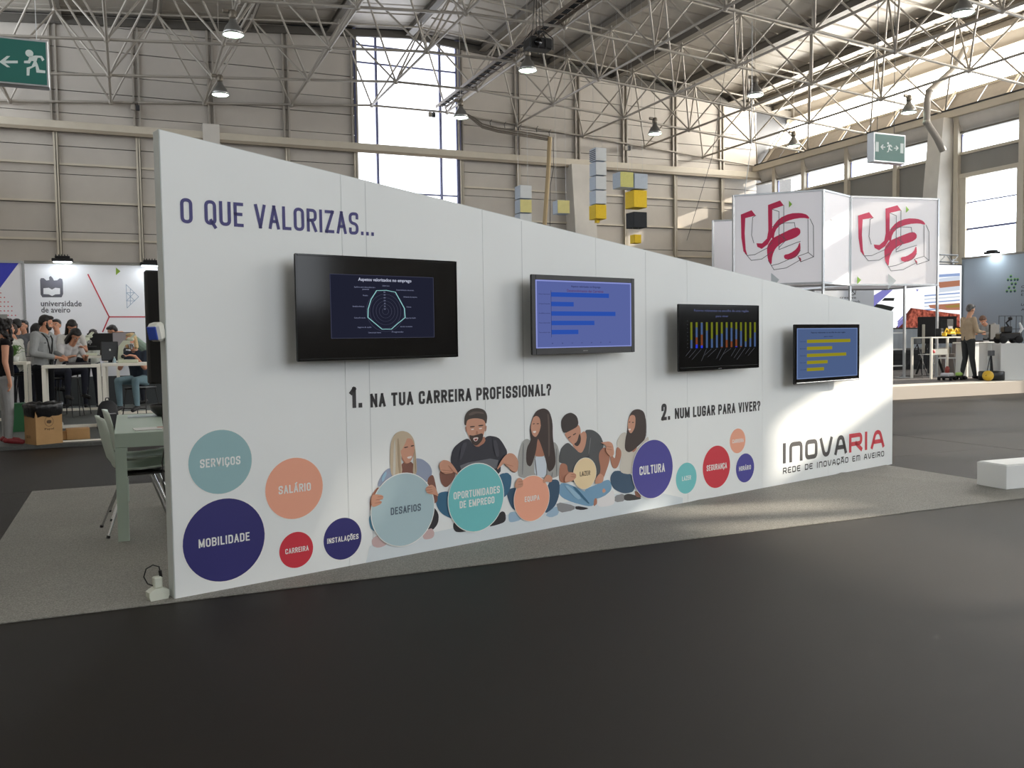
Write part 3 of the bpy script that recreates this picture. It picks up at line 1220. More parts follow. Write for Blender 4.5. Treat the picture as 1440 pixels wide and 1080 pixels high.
o2 = printed_figure(A7, S7, [
    ('jean2', [(525, 690), (540, 625), (620, 610), (680, 680), (680, 800), (640, 800), (560, 760)]), ('jean2', [(930, 520), (1000, 485), (1030, 520), (1025, 590), (985, 660), (940, 640)]),
    ('dark', [(645, 815), (700, 830), (760, 875), (665, 888), (643, 860)]), ('dark', [(870, 850), (960, 742), (990, 755), (992, 815), (930, 838)]),
    ('tee2', [(640, 330), (700, 280), (745, 262), (780, 315), (820, 320), (860, 245), (940, 255), (975, 300), (1008, 365), (960, 410), (955, 520), (660, 520), (622, 420)]),
    ('grey', [(685, 435), (945, 388), (930, 480), (700, 480)]),
    ('skind', [(550, 470), (640, 470), (665, 510), (600, 598), (560, 560)]), ('skind', [(1010, 470), (1060, 430), (1070, 480), (1045, 495)]),
    ('skin2', [(765, 290), (850, 245), (858, 290), (800, 328)]),
    ('hair2', [(716, 175), (720, 110), (750, 75), (800, 62), (850, 75), (870, 115), (862, 175), (845, 150), (740, 150), (730, 180)]),
    ('skin', [(728, 170), (738, 140), (790, 130), (845, 140), (858, 170), (850, 220), (835, 270), (800, 312), (770, 300), (745, 250), (730, 215)]),
    ('beard', [(745, 240), (770, 248), (800, 240), (842, 228), (838, 275), (800, 316), (768, 302)]), ('mouth', [(772, 262), (812, 256), (800, 284), (782, 284)]), ('lip', [(780, 268), (806, 265), (796, 280), (786, 281)]),
    ('hairhi', [(740, 110), (770, 85), (840, 90), (850, 105), (800, 98), (760, 115)]), ('skin2', [(722, 190), (730, 185), (736, 225), (728, 220)]), ('skin2', [(856, 185), (864, 178), (860, 215), (852, 222)]), ('mouth', [(760, 203), (780, 200), (778, 208), (762, 210)]), ('mouth', [(812, 197), (834, 194), (832, 202), (814, 205)]), ('skin2', [(795, 215), (803, 215), (808, 236), (790, 238)]), ('tee2hi', [(700, 300), (740, 285), (700, 400), (680, 410)]), ('tee2hi', [(900, 280), (930, 275), (950, 380), (925, 390)]),
    ('beard', [(752, 185), (785, 182), (784, 190), (754, 193)]), ('beard', [(808, 178), (842, 174), (841, 182), (809, 186)])],
    [('skin', [(543, 440), (570, 405), (612, 412), (640, 442), (672, 492), (664, 502), (632, 470), (612, 495), (560, 490)]), ('skin', [(610, 440), (632, 432), (674, 496), (664, 503)]), ('skin', [(575, 470), (640, 480), (634, 496), (575, 500)]), ('skin2', [(560, 470), (632, 478), (632, 482), (560, 475)]), ('skin2', [(572, 486), (628, 492), (628, 496), (572, 491)]), ('skin2', [(600, 440), (616, 446), (650, 490), (642, 492)]), ('skin', [(928, 468), (960, 402), (1000, 360), (1040, 365), (1072, 412), (1064, 490), (1022, 480), (990, 430), (960, 432), (936, 470)]), ('skin', [(972, 398), (990, 410), (938, 466), (927, 462)]), ('skin', [(980, 425), (1040, 440), (1040, 462), (985, 448)]), ('skin2', [(985, 432), (1035, 446), (1035, 450), (985, 437)])])
o3 = printed_figure(A8, S8, [
    ('jean3', [(62, 720), (80, 690), (140, 675), (180, 760), (140, 860), (100, 830)]), ('jean3', [(380, 620), (470, 615), (467, 740), (430, 830), (340, 890)]), ('jean2', [(0, 590), (40, 565), (100, 580), (105, 630), (60, 690), (40, 780), (20, 700)]),
    ('shoeb', [(80, 870), (130, 858), (190, 920), (100, 945), (80, 930)]), ('shoeb', [(355, 885), (450, 808), (467, 880), (400, 908)]), ('sock', [(440, 785), (585, 815), (580, 850), (460, 872)]),
    ('card', [(155, 420), (190, 315), (240, 305), (300, 420), (420, 320), (462, 370), (468, 520), (462, 612), (160, 612), (150, 540)]),
    ('light', [(275, 435), (365, 435), (372, 600), (278, 600)]), ('lines', [(275, 470), (282, 440), (300, 600), (292, 600)]), ('lines', [(372, 450), (380, 460), (372, 600), (364, 600)]),
    ('skin2', [(288, 300), (350, 330), (368, 440), (282, 445), (268, 400)]),
    ('hair3', [(245, 290), (240, 230), (260, 150), (290, 95), (345, 73), (390, 95), (415, 180), (415, 300), (442, 480), (420, 540), (380, 565), (358, 450), (318, 330), (300, 300), (290, 400), (252, 525), (212, 500), (215, 380), (250, 320)]),
    ('skin', [(252, 190), (275, 125), (320, 125), (328, 200), (312, 260), (287, 298), (262, 282), (248, 232)]),
    ('hairhi', [(372, 110), (390, 130), (396, 420), (380, 460), (380, 200)]), ('lines', [(190, 340), (196, 340), (188, 580), (182, 580)]), ('lines', [(440, 380), (446, 380), (448, 590), (442, 590)]), ('lines', [(410, 560), (416, 560), (412, 600), (404, 600)]),
    ('hair3', [(262, 150), (290, 100), (350, 90), (350, 260), (325, 220), (318, 150), (290, 130)]), ('mouth', [(262, 250), (290, 246), (284, 264), (268, 264)]), ('beard', [(262, 192), (278, 190), (278, 196), (262, 198)]), ('beard', [(292, 190), (310, 190), (310, 196), (292, 197)])],
    [('skin', [(122, 650), (150, 600), (180, 612), (186, 640), (185, 672), (130, 688)]), ('skin2', [(150, 632), (184, 628), (184, 633), (150, 637)]), ('skin2', [(148, 652), (186, 648), (186, 653), (148, 657)]), ('skin', [(333, 630), (370, 573), (412, 600), (402, 640), (362, 630), (346, 648)])])
o4 = printed_figure(A8, S8, [
    ('jean4', [(458, 680), (480, 640), (540, 650), (725, 740), (745, 780), (715, 828), (560, 790), (470, 745)]), ('jean4', [(640, 700), (760, 650), (840, 612), (864, 650), (862, 700), (800, 750), (720, 770)]), ('skin', [(790, 700), (805, 680), (822, 705), (800, 722)]),
    ('skin2', [(730, 765), (750, 755), (755, 800), (725, 825)]), ('shoe', [(748, 770), (850, 720), (876, 690), (890, 760), (880, 812), (760, 830)]), ('dark', [(590, 815), (700, 835), (640, 850), (585, 842)]),
    ('tee4', [(465, 430), (480, 375), (530, 330), (575, 375), (630, 425), (680, 300), (655, 240), (720, 238), (778, 280), (808, 360), (775, 420), (785, 570), (740, 640), (520, 640), (525, 500), (458, 490)]),
    ('skin', [(560, 350), (600, 300), (650, 245), (676, 270), (665, 360), (635, 422), (595, 395)]),
    ('skin2', [(468, 490), (525, 500), (530, 560), (560, 560), (560, 630), (500, 645), (462, 630)]), ('skin2', [(758, 420), (810, 360), (848, 430), (848, 480), (790, 640), (740, 655), (735, 615), (785, 560)]),
    ('skin', [(500, 268), (560, 232), (608, 195), (628, 230), (628, 320), (602, 366), (570, 356), (528, 310)]),
    ('hair4', [(480, 225), (478, 165), (510, 122), (555, 106), (600, 135), (612, 190), (600, 218), (560, 240), (500, 270)]),
    ('jean2', [(560, 670), (590, 672), (700, 800), (680, 800)]), ('jeanhi', [(500, 660), (540, 665), (640, 760), (600, 770)]), ('tee2', [(640, 460), (700, 430), (690, 445), (650, 475)]), ('lines', [(700, 300), (706, 300), (690, 420), (684, 420)]),
    ('beard', [(572, 348), (600, 330), (618, 260), (630, 300), (624, 340), (602, 368)]), ('beard', [(528, 300), (552, 285), (554, 291), (532, 308)]), ('beard', [(566, 276), (590, 262), (592, 270), (570, 283)])],
    [('skin', [(498, 640), (505, 590), (550, 556), (590, 575), (588, 602), (560, 630)]), ('skin2', [(548, 574), (588, 580), (588, 585), (548, 580)]), ('skin2', [(546, 590), (588, 596), (587, 601), (546, 596)]), ('skin', [(732, 652), (735, 612), (768, 566), (800, 590), (792, 640)])])
o5 = printed_figure(A8, S8, [
    ('sock', [(885, 740), (960, 722), (968, 780), (888, 792)]), ('dark', [(955, 735), (1000, 722), (1092, 755), (1080, 768), (960, 782)]), ('jean3', [(853, 590), (890, 542), (1030, 575), (1045, 705), (960, 728), (880, 692), (855, 640)]),
    ('skind', [(1035, 700), (1070, 715), (1092, 755), (1045, 748)]),
    ('cream', [(893, 350), (930, 270), (980, 252), (1000, 400), (1060, 380), (1140, 280), (1148, 330), (1040, 480), (1025, 582), (915, 565), (942, 420)]),
    ('skin2', [(900, 360), (938, 395), (935, 450), (905, 535), (868, 530), (850, 455), (862, 420), (890, 470)]),
    ('skin2', [(1000, 230), (1060, 240), (1060, 380), (1020, 420), (990, 330)]),
    ('hair3', [(980, 260), (988, 150), (1020, 92), (1065, 80), (1110, 100), (1127, 180), (1125, 300), (1085, 345), (1000, 418), (960, 390), (968, 300)]),
    ('skin', [(984, 180), (1005, 125), (1045, 130), (1042, 220), (1012, 272), (990, 250)]), ('mouth', [(988, 232), (1010, 230), (1005, 245), (992, 244)]), ('beard', [(992, 180), (1004, 176), (1004, 183), (993, 186)]), ('beard', [(1016, 180), (1032, 180), (1032, 186), (1017, 187)])],
    [('skin', [(778, 338), (800, 332), (840, 326), (868, 345), (880, 420), (860, 450), (835, 430), (812, 400), (820, 360)]), ('skin', [(776, 340), (782, 333), (850, 348), (848, 360)]), ('skin2', [(815, 362), (860, 368), (860, 373), (815, 368)]), ('skin2', [(820, 382), (862, 388), (862, 393), (820, 388)])])
d_ = .0066
disc(566.6, 716.4, 665.8, 767, I_pale, 'DESAFIOS', 548.5, 591, ink=mat('slate_print', (84, 98, 112), .5), d=d_)
disc(669.3, 699.4, 652, 746.8, I_turq, '', 637, 702, d=d_, lines=['OPORTUNIDADES', 'DE EMPREGO'])
disc(747.2, 700.5, 668.9, 732.3, I_peach, 'EQUIPA', 737, 757.7, d=d_)
disc(821.6, 665.5, 643.9, 687.3, I_sand, 'LAZER', 814.5, 829, ink=mat('brown_print', (96, 80, 66), .5), d=d_)
disc(917.3, 659.4, 618.5, 700.3, I_blue2, 'CULTURA', 898.3, 934, d=d_)

# ------------------------------------------------------------------ screens on the front of the wall
def screen_box(w, h, dep, bez, bot, glossy, nm, label, u, v, tilt=0.0, shift=.12):
    t = thing(nm, label, 'screen', P0 + PD * u - PN * shift + Vector((0, 0, v)), PA)
    t.rotation_euler = (tilt, 0, PA)
    m = MB()
    m.box((0, 0, 0), (w, .018, h), bev=.006)
    m.box((w * .08, .018, h * .08), (w * .92, dep, h * .92), bev=.01)
    m.box((w * .2, dep, h * .18), (w * .8, dep + .025, h * .82), bev=.01)
    m.build('casing', M_black, t)
    m = MB()
    z1 = h - bez
    for lo, hi in (((0, 0, 0), (bez, 0, h)), ((w - bez, 0, 0), (w, 0, h)), ((bez, 0, z1), (w - bez, 0, h)), ((bez, 0, 0), (w - bez, 0, bot))):
        m.box((lo[0] + .002, -.004, lo[2] + .002), (hi[0] - .002, .004, hi[2] - .002))
    m.build('bezel', M_gloss if glossy else M_dark, t)
    m = MB()
    m.box((w * .35, dep + .02, h * .3), (w * .65, shift - .002, h * .7))
    m.box((w * .3, shift - .012, h * .22), (w * .7, shift - .002, h * .78))
    m.bar((w * .35, dep + .02, h * .75), (w * .35, shift - .02, h * .45), .02)
    m.bar((w * .65, dep + .02, h * .75), (w * .65, shift - .02, h * .45), .02)
    m.build('wall_bracket', M_blackm, t)
    return t


def display(t, w, h, bez, bot, mt, draw):
    m = MB()
    m.box((bez, -.001, bot), (w - bez, .002, h - bez))
    o = m.build('display', mt, t)
    W, H = w - 2 * bez, h - bez - bot
    draw(lambda u, v, d: Vector((bez + u * W, -.002 - d * .0005, bot + v * H)), W, H, o)


def place(xl, yt, xl2, yb, xr, shift):
    a, b, c = pu(xl, yt, shift), pu(xl2, yb, shift), pu(xr, (yt + yb) / 2, shift)
    return (a[0] + b[0]) / 2, b[1], c[0] - (a[0] + b[0]) / 2, a[1] - b[1]


def ecol(n_, rgb, s=1.0):
    return emat(n_, rgb, s * .8)


def small_lines(m, fn, items, d, H, W):
    for (txt, x, y, s, w) in items:
        font_text(m, txt, x, y, s, w, fn, d)


def q(m, fn, x0, y0, x1, y1, d):
    m.add([fn(x0, y0, d), fn(x1, y0, d), fn(x1, y1, d), fn(x0, y1, d)], [(0, 1, 2, 3)])


sh = .13
u, v, w, h = place(416.2, 355.9, 416.2, 508.8, 643, sh)
t = screen_box(w, h, .05, .012, .014, True, 'wall_screen', 'largest black screen on the sloping wall, showing a radar chart', u, v, 0, sh)


def draw1(fn, W, H, o):
    m = MB()
    q(m, fn, .185, .195, .845, .835, 1)
    m.build('slide', ecol('slide_navy', (34, 36, 52), .8), o)
    m = MB()
    for a in ((.185, .195, .188, .835), (.842, .195, .845, .835), (.185, .831, .845, .835), (.185, .195, .845, .199)):
        q(m, fn, a[0], a[1], a[2], a[3], 2)
    cx, cy = .522, .47
    for r in (.02, .04, .06, .08, .1, .12):
        pts = [Vector((cx + r * math.cos(a / 24 * math.tau), cy + r * 1.75 * math.sin(a / 24 * math.tau))) for a in range(24)]
        ribbon(m, pts, .0022, True, fn, 2)
    m.build('chart_grid', ecol('grid_grey', (74, 76, 96), .8), o)
    m = MB()
    R7 = [(.468, .68), (.53, .685), (.588, .668), (.645, .5), (.648, .405), (.6, .345), (.557, .285), (.497, .285), (.41, .405), (.412, .49), (.432, .59)]
    ribbon(m, [Vector(p) for p in R7], .006, True, fn, 4)
    m.build('chart_line', ecol('radar_teal', (140, 196, 196), .9), o)
    m = MB()
    font_text(m, 'Aspetos valorizados no emprego', .355, .775, .045, .34, fn, 3, .02)
    m.build('lettering', ecol('slide_white', (186, 190, 210), .9), o)
    m = MB()
    for (s_, x, y, w_) in (('Salário base', .505, .725, .045), ('Desenvolvimento da carreira', .595, .685, .115), ('Equilíbrio entre vida profissional e', .33, .705, .13), ('pessoal', .38, .685, .04), ('Horário', .382, .622, .03),
                           ('Ambiente da empresa', .64, .615, .09), ('Benefícios flexíveis', .318, .51, .07), ('Prémios', .66, .51, .03), ('Cultura/Formação', .325, .395, .07), ('Equipa de trabalho', .65, .395, .07),
                           ('Seguros de saúde', .345, .3, .085), ('Autonomia e reconhecimento', .615, .305, .08), ('Comunicação interna', .41, .245, .08), ('Progressão', .56, .25, .075)):
        font_text(m, s_, x, y, .02, w_, fn, 3)
    for k in range(7):
        font_text(m, str(80 - k * 10), .512, .66 - k * .029, .018, .012, fn, 3)
    m.build('chart_labels', ecol('label_grey', (140, 146, 176), .8), o)['kind'] = 'stuff'


display(t, w, h, .012, .014, M_gloss, draw1)

u, v, w, h = place(749.4, 385.6, 745.6, 499.6, 892, sh)
t = screen_box(w, h, .06, .035, .045, False, 'wall_screen', 'black-framed screen showing blue horizontal bars on lavender, second from the tall end of the wall', u, v, 0, sh)


def bars(fn, o, blist, col, x0):
    for (y, l) in blist:
        m = MB()
        q(m, fn, x0, y - .033, x0 + l, y + .033, 3)
        m.build('chart_bar', col, o)


def draw2(fn, W, H, o):
    m = MB()
    font_text(m, 'Aspetos valorizados no Emprego', .35, .905, .04, .31, fn, 3, .01)
    m.build('lettering', ecol('ink_navy', (44, 46, 84), .8), o)
    m = MB()
    for k, (s_, y) in enumerate((('Muito importante', .795), ('Importante', .655), ('Indiferente', .515), ('Pouco importante', .375), ('Sem qualquer valor', .235))):
        font_text(m, s_, .03, y - .01, .025, .11, fn, 3)
    for k in range(7):
        font_text(m, str(k * 5), .15 + k * .1, .06, .025, .015, fn, 3)
    q(m, fn, .148, .16, .151, .85, 3)
    m.build('chart_labels', ecol('ink_navy', (44, 46, 84), .8), o)['kind'] = 'stuff'
    m = MB()
    font_text(m, 'Desenvolvimento das Carreiras', .31, .835, .055, .38, fn, 3, .005)
    m.build('lettering', ecol('ink_maroon', (96, 50, 96), .8), o)
    bars(fn, o, ((.79, .6), (.65, .225), (.51, .67), (.37, .44), (.235, .27)), ecol('bar_blue', (44, 80, 170), .9), .151)
    m = MB()
    for a in ((0, 0, .012, 1), (.988, 0, 1, 1), (0, .98, 1, 1), (0, 0, 1, .015)):
        q(m, fn, *a, 2)
    m.build('slide_edge', ecol('slide_edge_lilac', (140, 150, 214), .9), o)


display(t, w, h, .035, .045, ecol('slide_lavender', (92, 104, 164), .85), draw2)
m = MB()
font_text(m, '----', w * .47, .017, .02, .045, lambda a, b, c: Vector((a, -.005, b)), 0)
m.build('badge', M_white, t)

u, v, w, h = place(956.5, 427.4, 951.5, 523, 1067, sh)
t = screen_box(w, h, .05, .014, .03, True, 'wall_screen', 'black screen showing slim stacked yellow, blue and orange columns', u, v, 0, sh)


def draw3(fn, W, H, o):
    m = MB()
    font_text(m, 'Fatores relevantes na escolha de uma região', .17, .91, .055, .7, fn, 3, .005)
    m.build('lettering', ecol('title_blue_grey', (120, 128, 176), .5), o)
    m = MB()
    font_text(m, 'para viver', .44, .82, .055, .16, fn, 3, .005)
    m.build('lettering', ecol('title_blue_grey', (120, 128, 176), .5), o)
    G = [(.3, 0, .0), (.1, .28, .14), (0, .42, .1), (.2, 0, 0), (.55, 0, 0), (.45, 0, 0), (.4, .03, 0), (.2, .3, 0), (.18, .24, 0), (.25, .28, .03), (.35, .04, 0), (.7, 0, 0), (.65, 0, 0), (.38, 0, 0)]
    yl = [.68, .2, .02, .32, .65, .5, .45, .22, .23, .28, .35, .78, .65, .42]
    cols = (ecol('bar_olive', (138, 146, 46), .5), ecol('bar_steel', (92, 118, 166), .5), ecol('bar_rust', (150, 84, 54), .5), ecol('bar_cobalt', (40, 60, 210), .9))
    for k in range(14):
        x = .125 + k * .063
        y0, y1 = .31, .735
        a = y1 - (y1 - y0) * yl[k]
        rb, cb = G[k][1], G[k][2]
        b = y0 + (y1 - y0) * (rb + cb)
        c = y0 + (y1 - y0) * cb
        m = MB()
        for idx, (p, r) in enumerate(((a, y1), (b, a), (c, b), (y0, c))):
            if r - p > .004:
                m.cur = idx
                q(m, fn, x, p, x + .024, r, 3)
        m.build('chart_bar', list(cols), o)
    m = MB()
    for k in range(14):
        x = .13 + k * .063
        ribbon(m, [Vector((x, .29)), Vector((x - .06 - .05 * ((k * 7) % 3) / 2, .29 - .1 - .09 * ((k * 5) % 4) / 3))], .004, False, fn, 3)
    for k in range(8):
        q(m, fn, .085, .32 + k * .062, .095, .326 + k * .062, 3)
    m.build('chart_labels', ecol('axis_grey', (120, 122, 130), .45), o)['kind'] = 'stuff'


display(t, w, h, .014, .03, M_gloss, draw3)
m = MB()
font_text(m, '----', w * .47, .008, .016, .04, lambda a, b, c: Vector((a, -.005, b)), 0)
m.build('badge', M_white, t)

u, v, w, h = place(1119, 453, 1115, 541, 1208, sh)
t = screen_box(w, h - .02, .06, .035, .045, True, 'wall_screen', 'black-framed screen with yellow horizontal bars, at the low end of the sloping wall', u, v, 0, sh)


def draw4(fn, W, H, o):
    m = MB()
    font_text(m, 'Fatores relevantes na escolha de uma região', .22, .9, .04, .57, fn, 3, .02)
    m.build('lettering', ecol('ink_slate', (40, 50, 74), .7), o)
    m = MB()
    font_text(m, 'para viver', .43, .82, .035, .15, fn, 3, .01)
    m.build('lettering', ecol('ink_slate', (40, 50, 74), .7), o)
    m = MB()
    for k, y in enumerate((.74, .6, .46, .325, .185)):
        font_text(m, ('Muito baixo', 'Baixo', 'Médio', 'Elevado', 'Muito elevado')[k], .05, y - .01, .022, .09, fn, 3)
    m.build('chart_labels', ecol('ink_slate', (40, 50, 74), .7), o)['kind'] = 'stuff'
    bars(fn, o, ((.74, .72), (.6, .41), (.46, .65), (.32, .335), (.18, .275)), ecol('bar_yellow', (150, 142, 34), .8), .155)
    m = MB()
    for a in ((0, 0, .012, 1), (.988, 0, 1, 1), (0, .985, 1, 1), (0, 0, 1, .015)):
        q(m, fn, *a, 2)
    m.build('slide_edge', ecol('slide_edge_steel', (120, 142, 190), .8), o)


display(t, w, h - .02, .035, .045, ecol('slide_steel_blue', (84, 104, 146), .75), draw4)
m = MB()
m.tube([(0.02, -.006, .01), (w - .02, -.006, .01)], .006, 8)
m.build('chrome_strip', M_chrome, t)

# ------------------------------------------------------------------ things at the tall end of the wall
# screen on the back, seen from behind past the end of the wall
t = thing('rear_screen', 'black screen hung on the back of the sloping wall, seen edge-on at its tall end', 'screen', P0 + PN * .42 + PD * .085 + Vector((0, 0, 1.13)), PA)
m = MB()
m.box((-.06, 0, 0), (1.0, .045, .64), bev=.01)
m.build('casing', mat('rear_shell_grey', (46, 46, 46), .6), t)
m = MB()
m.box((.035, -.03, .05), (.9, -.001, .6), bev=.01)
m.build('back_cover', M_black, t)
m = MB()
m.box((.4, -.22, .1), (.5, -.025, .55))
m.box((.42, -.31, .2), (.48, -.2, .45))
m.build('wall_bracket', M_blackm, t)
# white sensor box with a blue front
t = thing('sensor_box', 'small white rounded device with a blue face stuck to the end of the sloping wall', 'device', P0 - PD * .006 + PN * .06 + Vector((0, 0, 1.43)), PA)
t.rotation_euler = (0, math.radians(-14), PA + .55)
m = MB()
m.box((-.075, -.045, -.048), (-.012, .03, .048), bev=.014)
m.build('housing', mat('ivory_plastic', (222, 222, 212), .4), t)
m = MB()
m.box((-.083, -.038, -.036), (-.074, .022, .036), bev=.004)
m.build('blue_face', mat('blue_plastic', (64, 92, 190), .35), t)
m = MB()
m.box((-.014, -.02, -.02), (.006, .015, .03), bev=.004)
m.build('clip', M_black, t)
# ------------------------------------------------------------------ table and chairs behind the tall end of the wall
t = thing('meeting_table', 'pale green square-legged table beside the tall end of the sloping wall', 'table', (.48, 7.55, 0))
X0, X1, Y0, Y1, ZT = -.105, 1.15, 6.6, 8.35, .75
m = MB()
m.box((X0 - .48, Y0 - 7.55, ZT - .1), (X1 - .48, Y1 - 7.55, ZT), bev=.004)
m.build('tabletop', M_table, t)
for (x, y) in ((X0, Y0), (X1 - .075, Y0), (X0, Y1 - .075), (X1 - .075, Y1 - .075)):
    m = MB()
    m.box((x - .48 + .001, y - 7.55 + .001, 0), (x - .48 + .074, y - 7.55 + .074, ZT - .1), bev=.003)
    m.build('leg', M_table, t)


def chair(loc, rz, label, group='shell chairs at the pale table'):
    t = thing('shell_chair', label, 'chair', loc, rz, group)
    # shell: x sideways, +y towards the front of the seat
    prof = [(.23, .455), (.19, .462), (.1, .452), (0, .445), (-.1, .447), (-.165, .475), (-.2, .54), (-.225, .64), (-.245, .74), (-.262, .81), (-.268, .83)]
    wid = [.2, .22, .225, .22, .215, .21, .205, .205, .21, .2, .17]
    m = MB()
    n_ = 9
    vs = []
    for side in (0, 1):
        for k, ((y, z), w_) in enumerate(zip(prof, wid)):
            for i in range(n_):
                a = -1 + 2 * i / (n_ - 1)
                curl = .035 * a * a
                back = k > 5
                dy, dz = ((curl, 0) if back else (0, curl * .8))
                th = .006 if side else -.006
                if back:
                    vs.append((a * w_, y + dy + th, z + (0.015 * (1 - a * a) if k > 8 else 0)))
                else:
                    vs.append((a * w_, y, z + dz - th))
    K_ = len(prof)
    fs = []
    for side in (0, 1):
        o_ = side * K_ * n_
        for k in range(K_ - 1):
            for i in range(n_ - 1):
                f = (o_ + k * n_ + i, o_ + k * n_ + i + 1, o_ + (k + 1) * n_ + i + 1, o_ + (k + 1) * n_ + i)
                fs.append(f if side else f[::-1])
    o_ = K_ * n_
    for k in range(K_ - 1):
        fs.append((k * n_, (k + 1) * n_, o_ + (k + 1) * n_, o_ + k * n_))
        fs.append((k * n_ + n_ - 1, o_ + k * n_ + n_ - 1, o_ + (k + 1) * n_ + n_ - 1, (k + 1) * n_ + n_ - 1))
    for i in range(n_ - 1):
        fs.append((i, o_ + i, o_ + i + 1, i + 1))
        e = (K_ - 1) * n_
        fs.append((e + i, e + i + 1, o_ + e + i + 1, o_ + e + i))
    m.add(vs, fs, True)
    m.build('seat_shell', M_seat, t, fix=True)
    m = MB()
    m.box((-.15, -.14, .415), (.15, .16, .436), bev=.006)
    m.build('seat_plate', M_black, t)
    for sx, sy in ((-1, 1), (1, 1), (-1, -1), (1, -1)):
        m = MB()
        m.tube([(sx * .1, sy * .08, .42), (sx * .215, sy * .235, .012)], .0095, 8)
        lg = m.build('leg', M_chrome, t)
        m = MB()
        m.tube([(sx * .214, sy * .234, .016), (sx * .218, sy * .239, 0)], .013, 8)
        m.build('foot_cap', M_black, lg)
    return t


chair((.04, 7.0, .007), -math.pi / 2 + .12, 'white shell chair with chrome legs nearest the tall end of the wall')
chair((.07, 7.62, .007), -math.pi / 2 + .05, 'white shell chair with chrome legs behind the nearest one')

# things on the table
t = thing('magazine', 'open printed magazine lying on the pale green table', 'magazine', (.18, 6.82, ZT), .1)
m = MB()
m.box((-.16, -.1, 0), (.0, .1, .006))
m.box((.001, -.1, 0), (.16, .1, .005))
m.build('pages', M_white, t)
m = MB()
m.box((-.0, .02, .0062), (.15, .09, .0065))
m.box((.02, -.08, .0062), (.1, -.03, .0065))
m.build('printed_picture', mat('magazine_picture', (176, 110, 92), .5), t)
t = thing('leaflet', 'pale leaflet on the far end of the pale green table', 'leaflet', (.02, 8.05, ZT), .0)
m = MB()
m.box((-.04, -.12, 0), (.28, .12, .004))
m.box((.0, -.11, .004), (.2, .1, .007))
m.build('paper', mat('leaflet_paper', (196, 208, 214), .5), t)
t = thing('bowl', 'black bowl on the pale green table by the wall', 'bowl', (.28, 7.95, ZT))
m = MB()
m.lathe([(.0, .004), (.07, .004), (.12, .05), (.135, .1), (.128, .1), (.112, .052), (.065, .012), (0, .012)], n=24)
m.build('bowl_body', M_black, t)

# power strip standing at the foot of the wall
b = at_z(222, 842, .006)
t = thing('power_adapter', 'white double power socket with a looped black cable at the foot of the wall', 'socket', (b.x, b.y, .006), .3)
m = MB()
m.prism([(-.045, 0), (.045, 0), (.052, .02), (.052, .045), (.02, .062), (-.02, .062), (-.052, .045), (-.052, .02)], lambda u, v_, w_: Vector((u, w_, v_)), -.03, .03)
m.build('socket_body', mat('ivory_socket', (206, 210, 196), .45), t, fix=True)
m = MB()
m.box((-.022, -.02, .06), (.022, .02, .12), bev=.006)
m.build('plug', mat('ivory_socket', (206, 210, 196), .45), t)
m = MB()
m.tube([(.02, 0, .118), (.012, .0, .17), (-.02, 0, .185), (-.055, 0, .17), (-.068, 0, .13), (-.05, 0, .09), (-.024, 0, .075)], .0035, 8)
m.tube([(.02, 0, .115), (.016, 0, .15)], .009, 8)
m.build('cable', M_black, t)
t = tag(MB().tube([at_y(*q_) for q_ in ((231, 565, 5.32), (228, 585, 5.34), (231, 605, 5.32), (232, 625, 5.33), (228, 650, 5.33), (230, 680, 5.32), (234, 700, 5.3), (237, 740, 5.25))] + [Vector((b.x + .11, b.y + .22, .012)), Vector((b.x + .07, b.y + .03, .02))], .0035, 8).build('power_cable', M_black), 'thin black cable hanging down behind the end of the sloping wall', 'cable')

# white box at the right-hand corner of the grey carpet
b = at_z(1415, 690, 0)
t = thing('white_plinth_box', 'low white box standing at the corner of the light grey carpet', 'box', (b.x, b.y, .007), -.05)
m = MB()
m.box((0, 0, 0), (.6, .3, .205), bev=.004)
m.build('box_body', M_white, t)
m = MB()
m.box((.012, .012, .205), (.588, .288, .212), bev=.003)
m.build('lid', M_white, t)
# ------------------------------------------------------------------ people
def capsule(mb, a, b, ra, rb, n=10):
    a, b = Vector(a), Vector(b)
    mb.ell(a, (ra, ra, ra), n=n, m=6)
    mb.ell(b, (rb, rb, rb), n=n, m=6)
    if (b - a).length > 1e-4:
        mb.tube([a, b], [ra, rb], n)


PM = {}


def cloth(rgb):
    k = 'cloth_%02x%02x%02x' % rgb
    return mat(k, rgb, .85, vary=.06, scale=14, bump=.25, bscale=40, spec=.2)


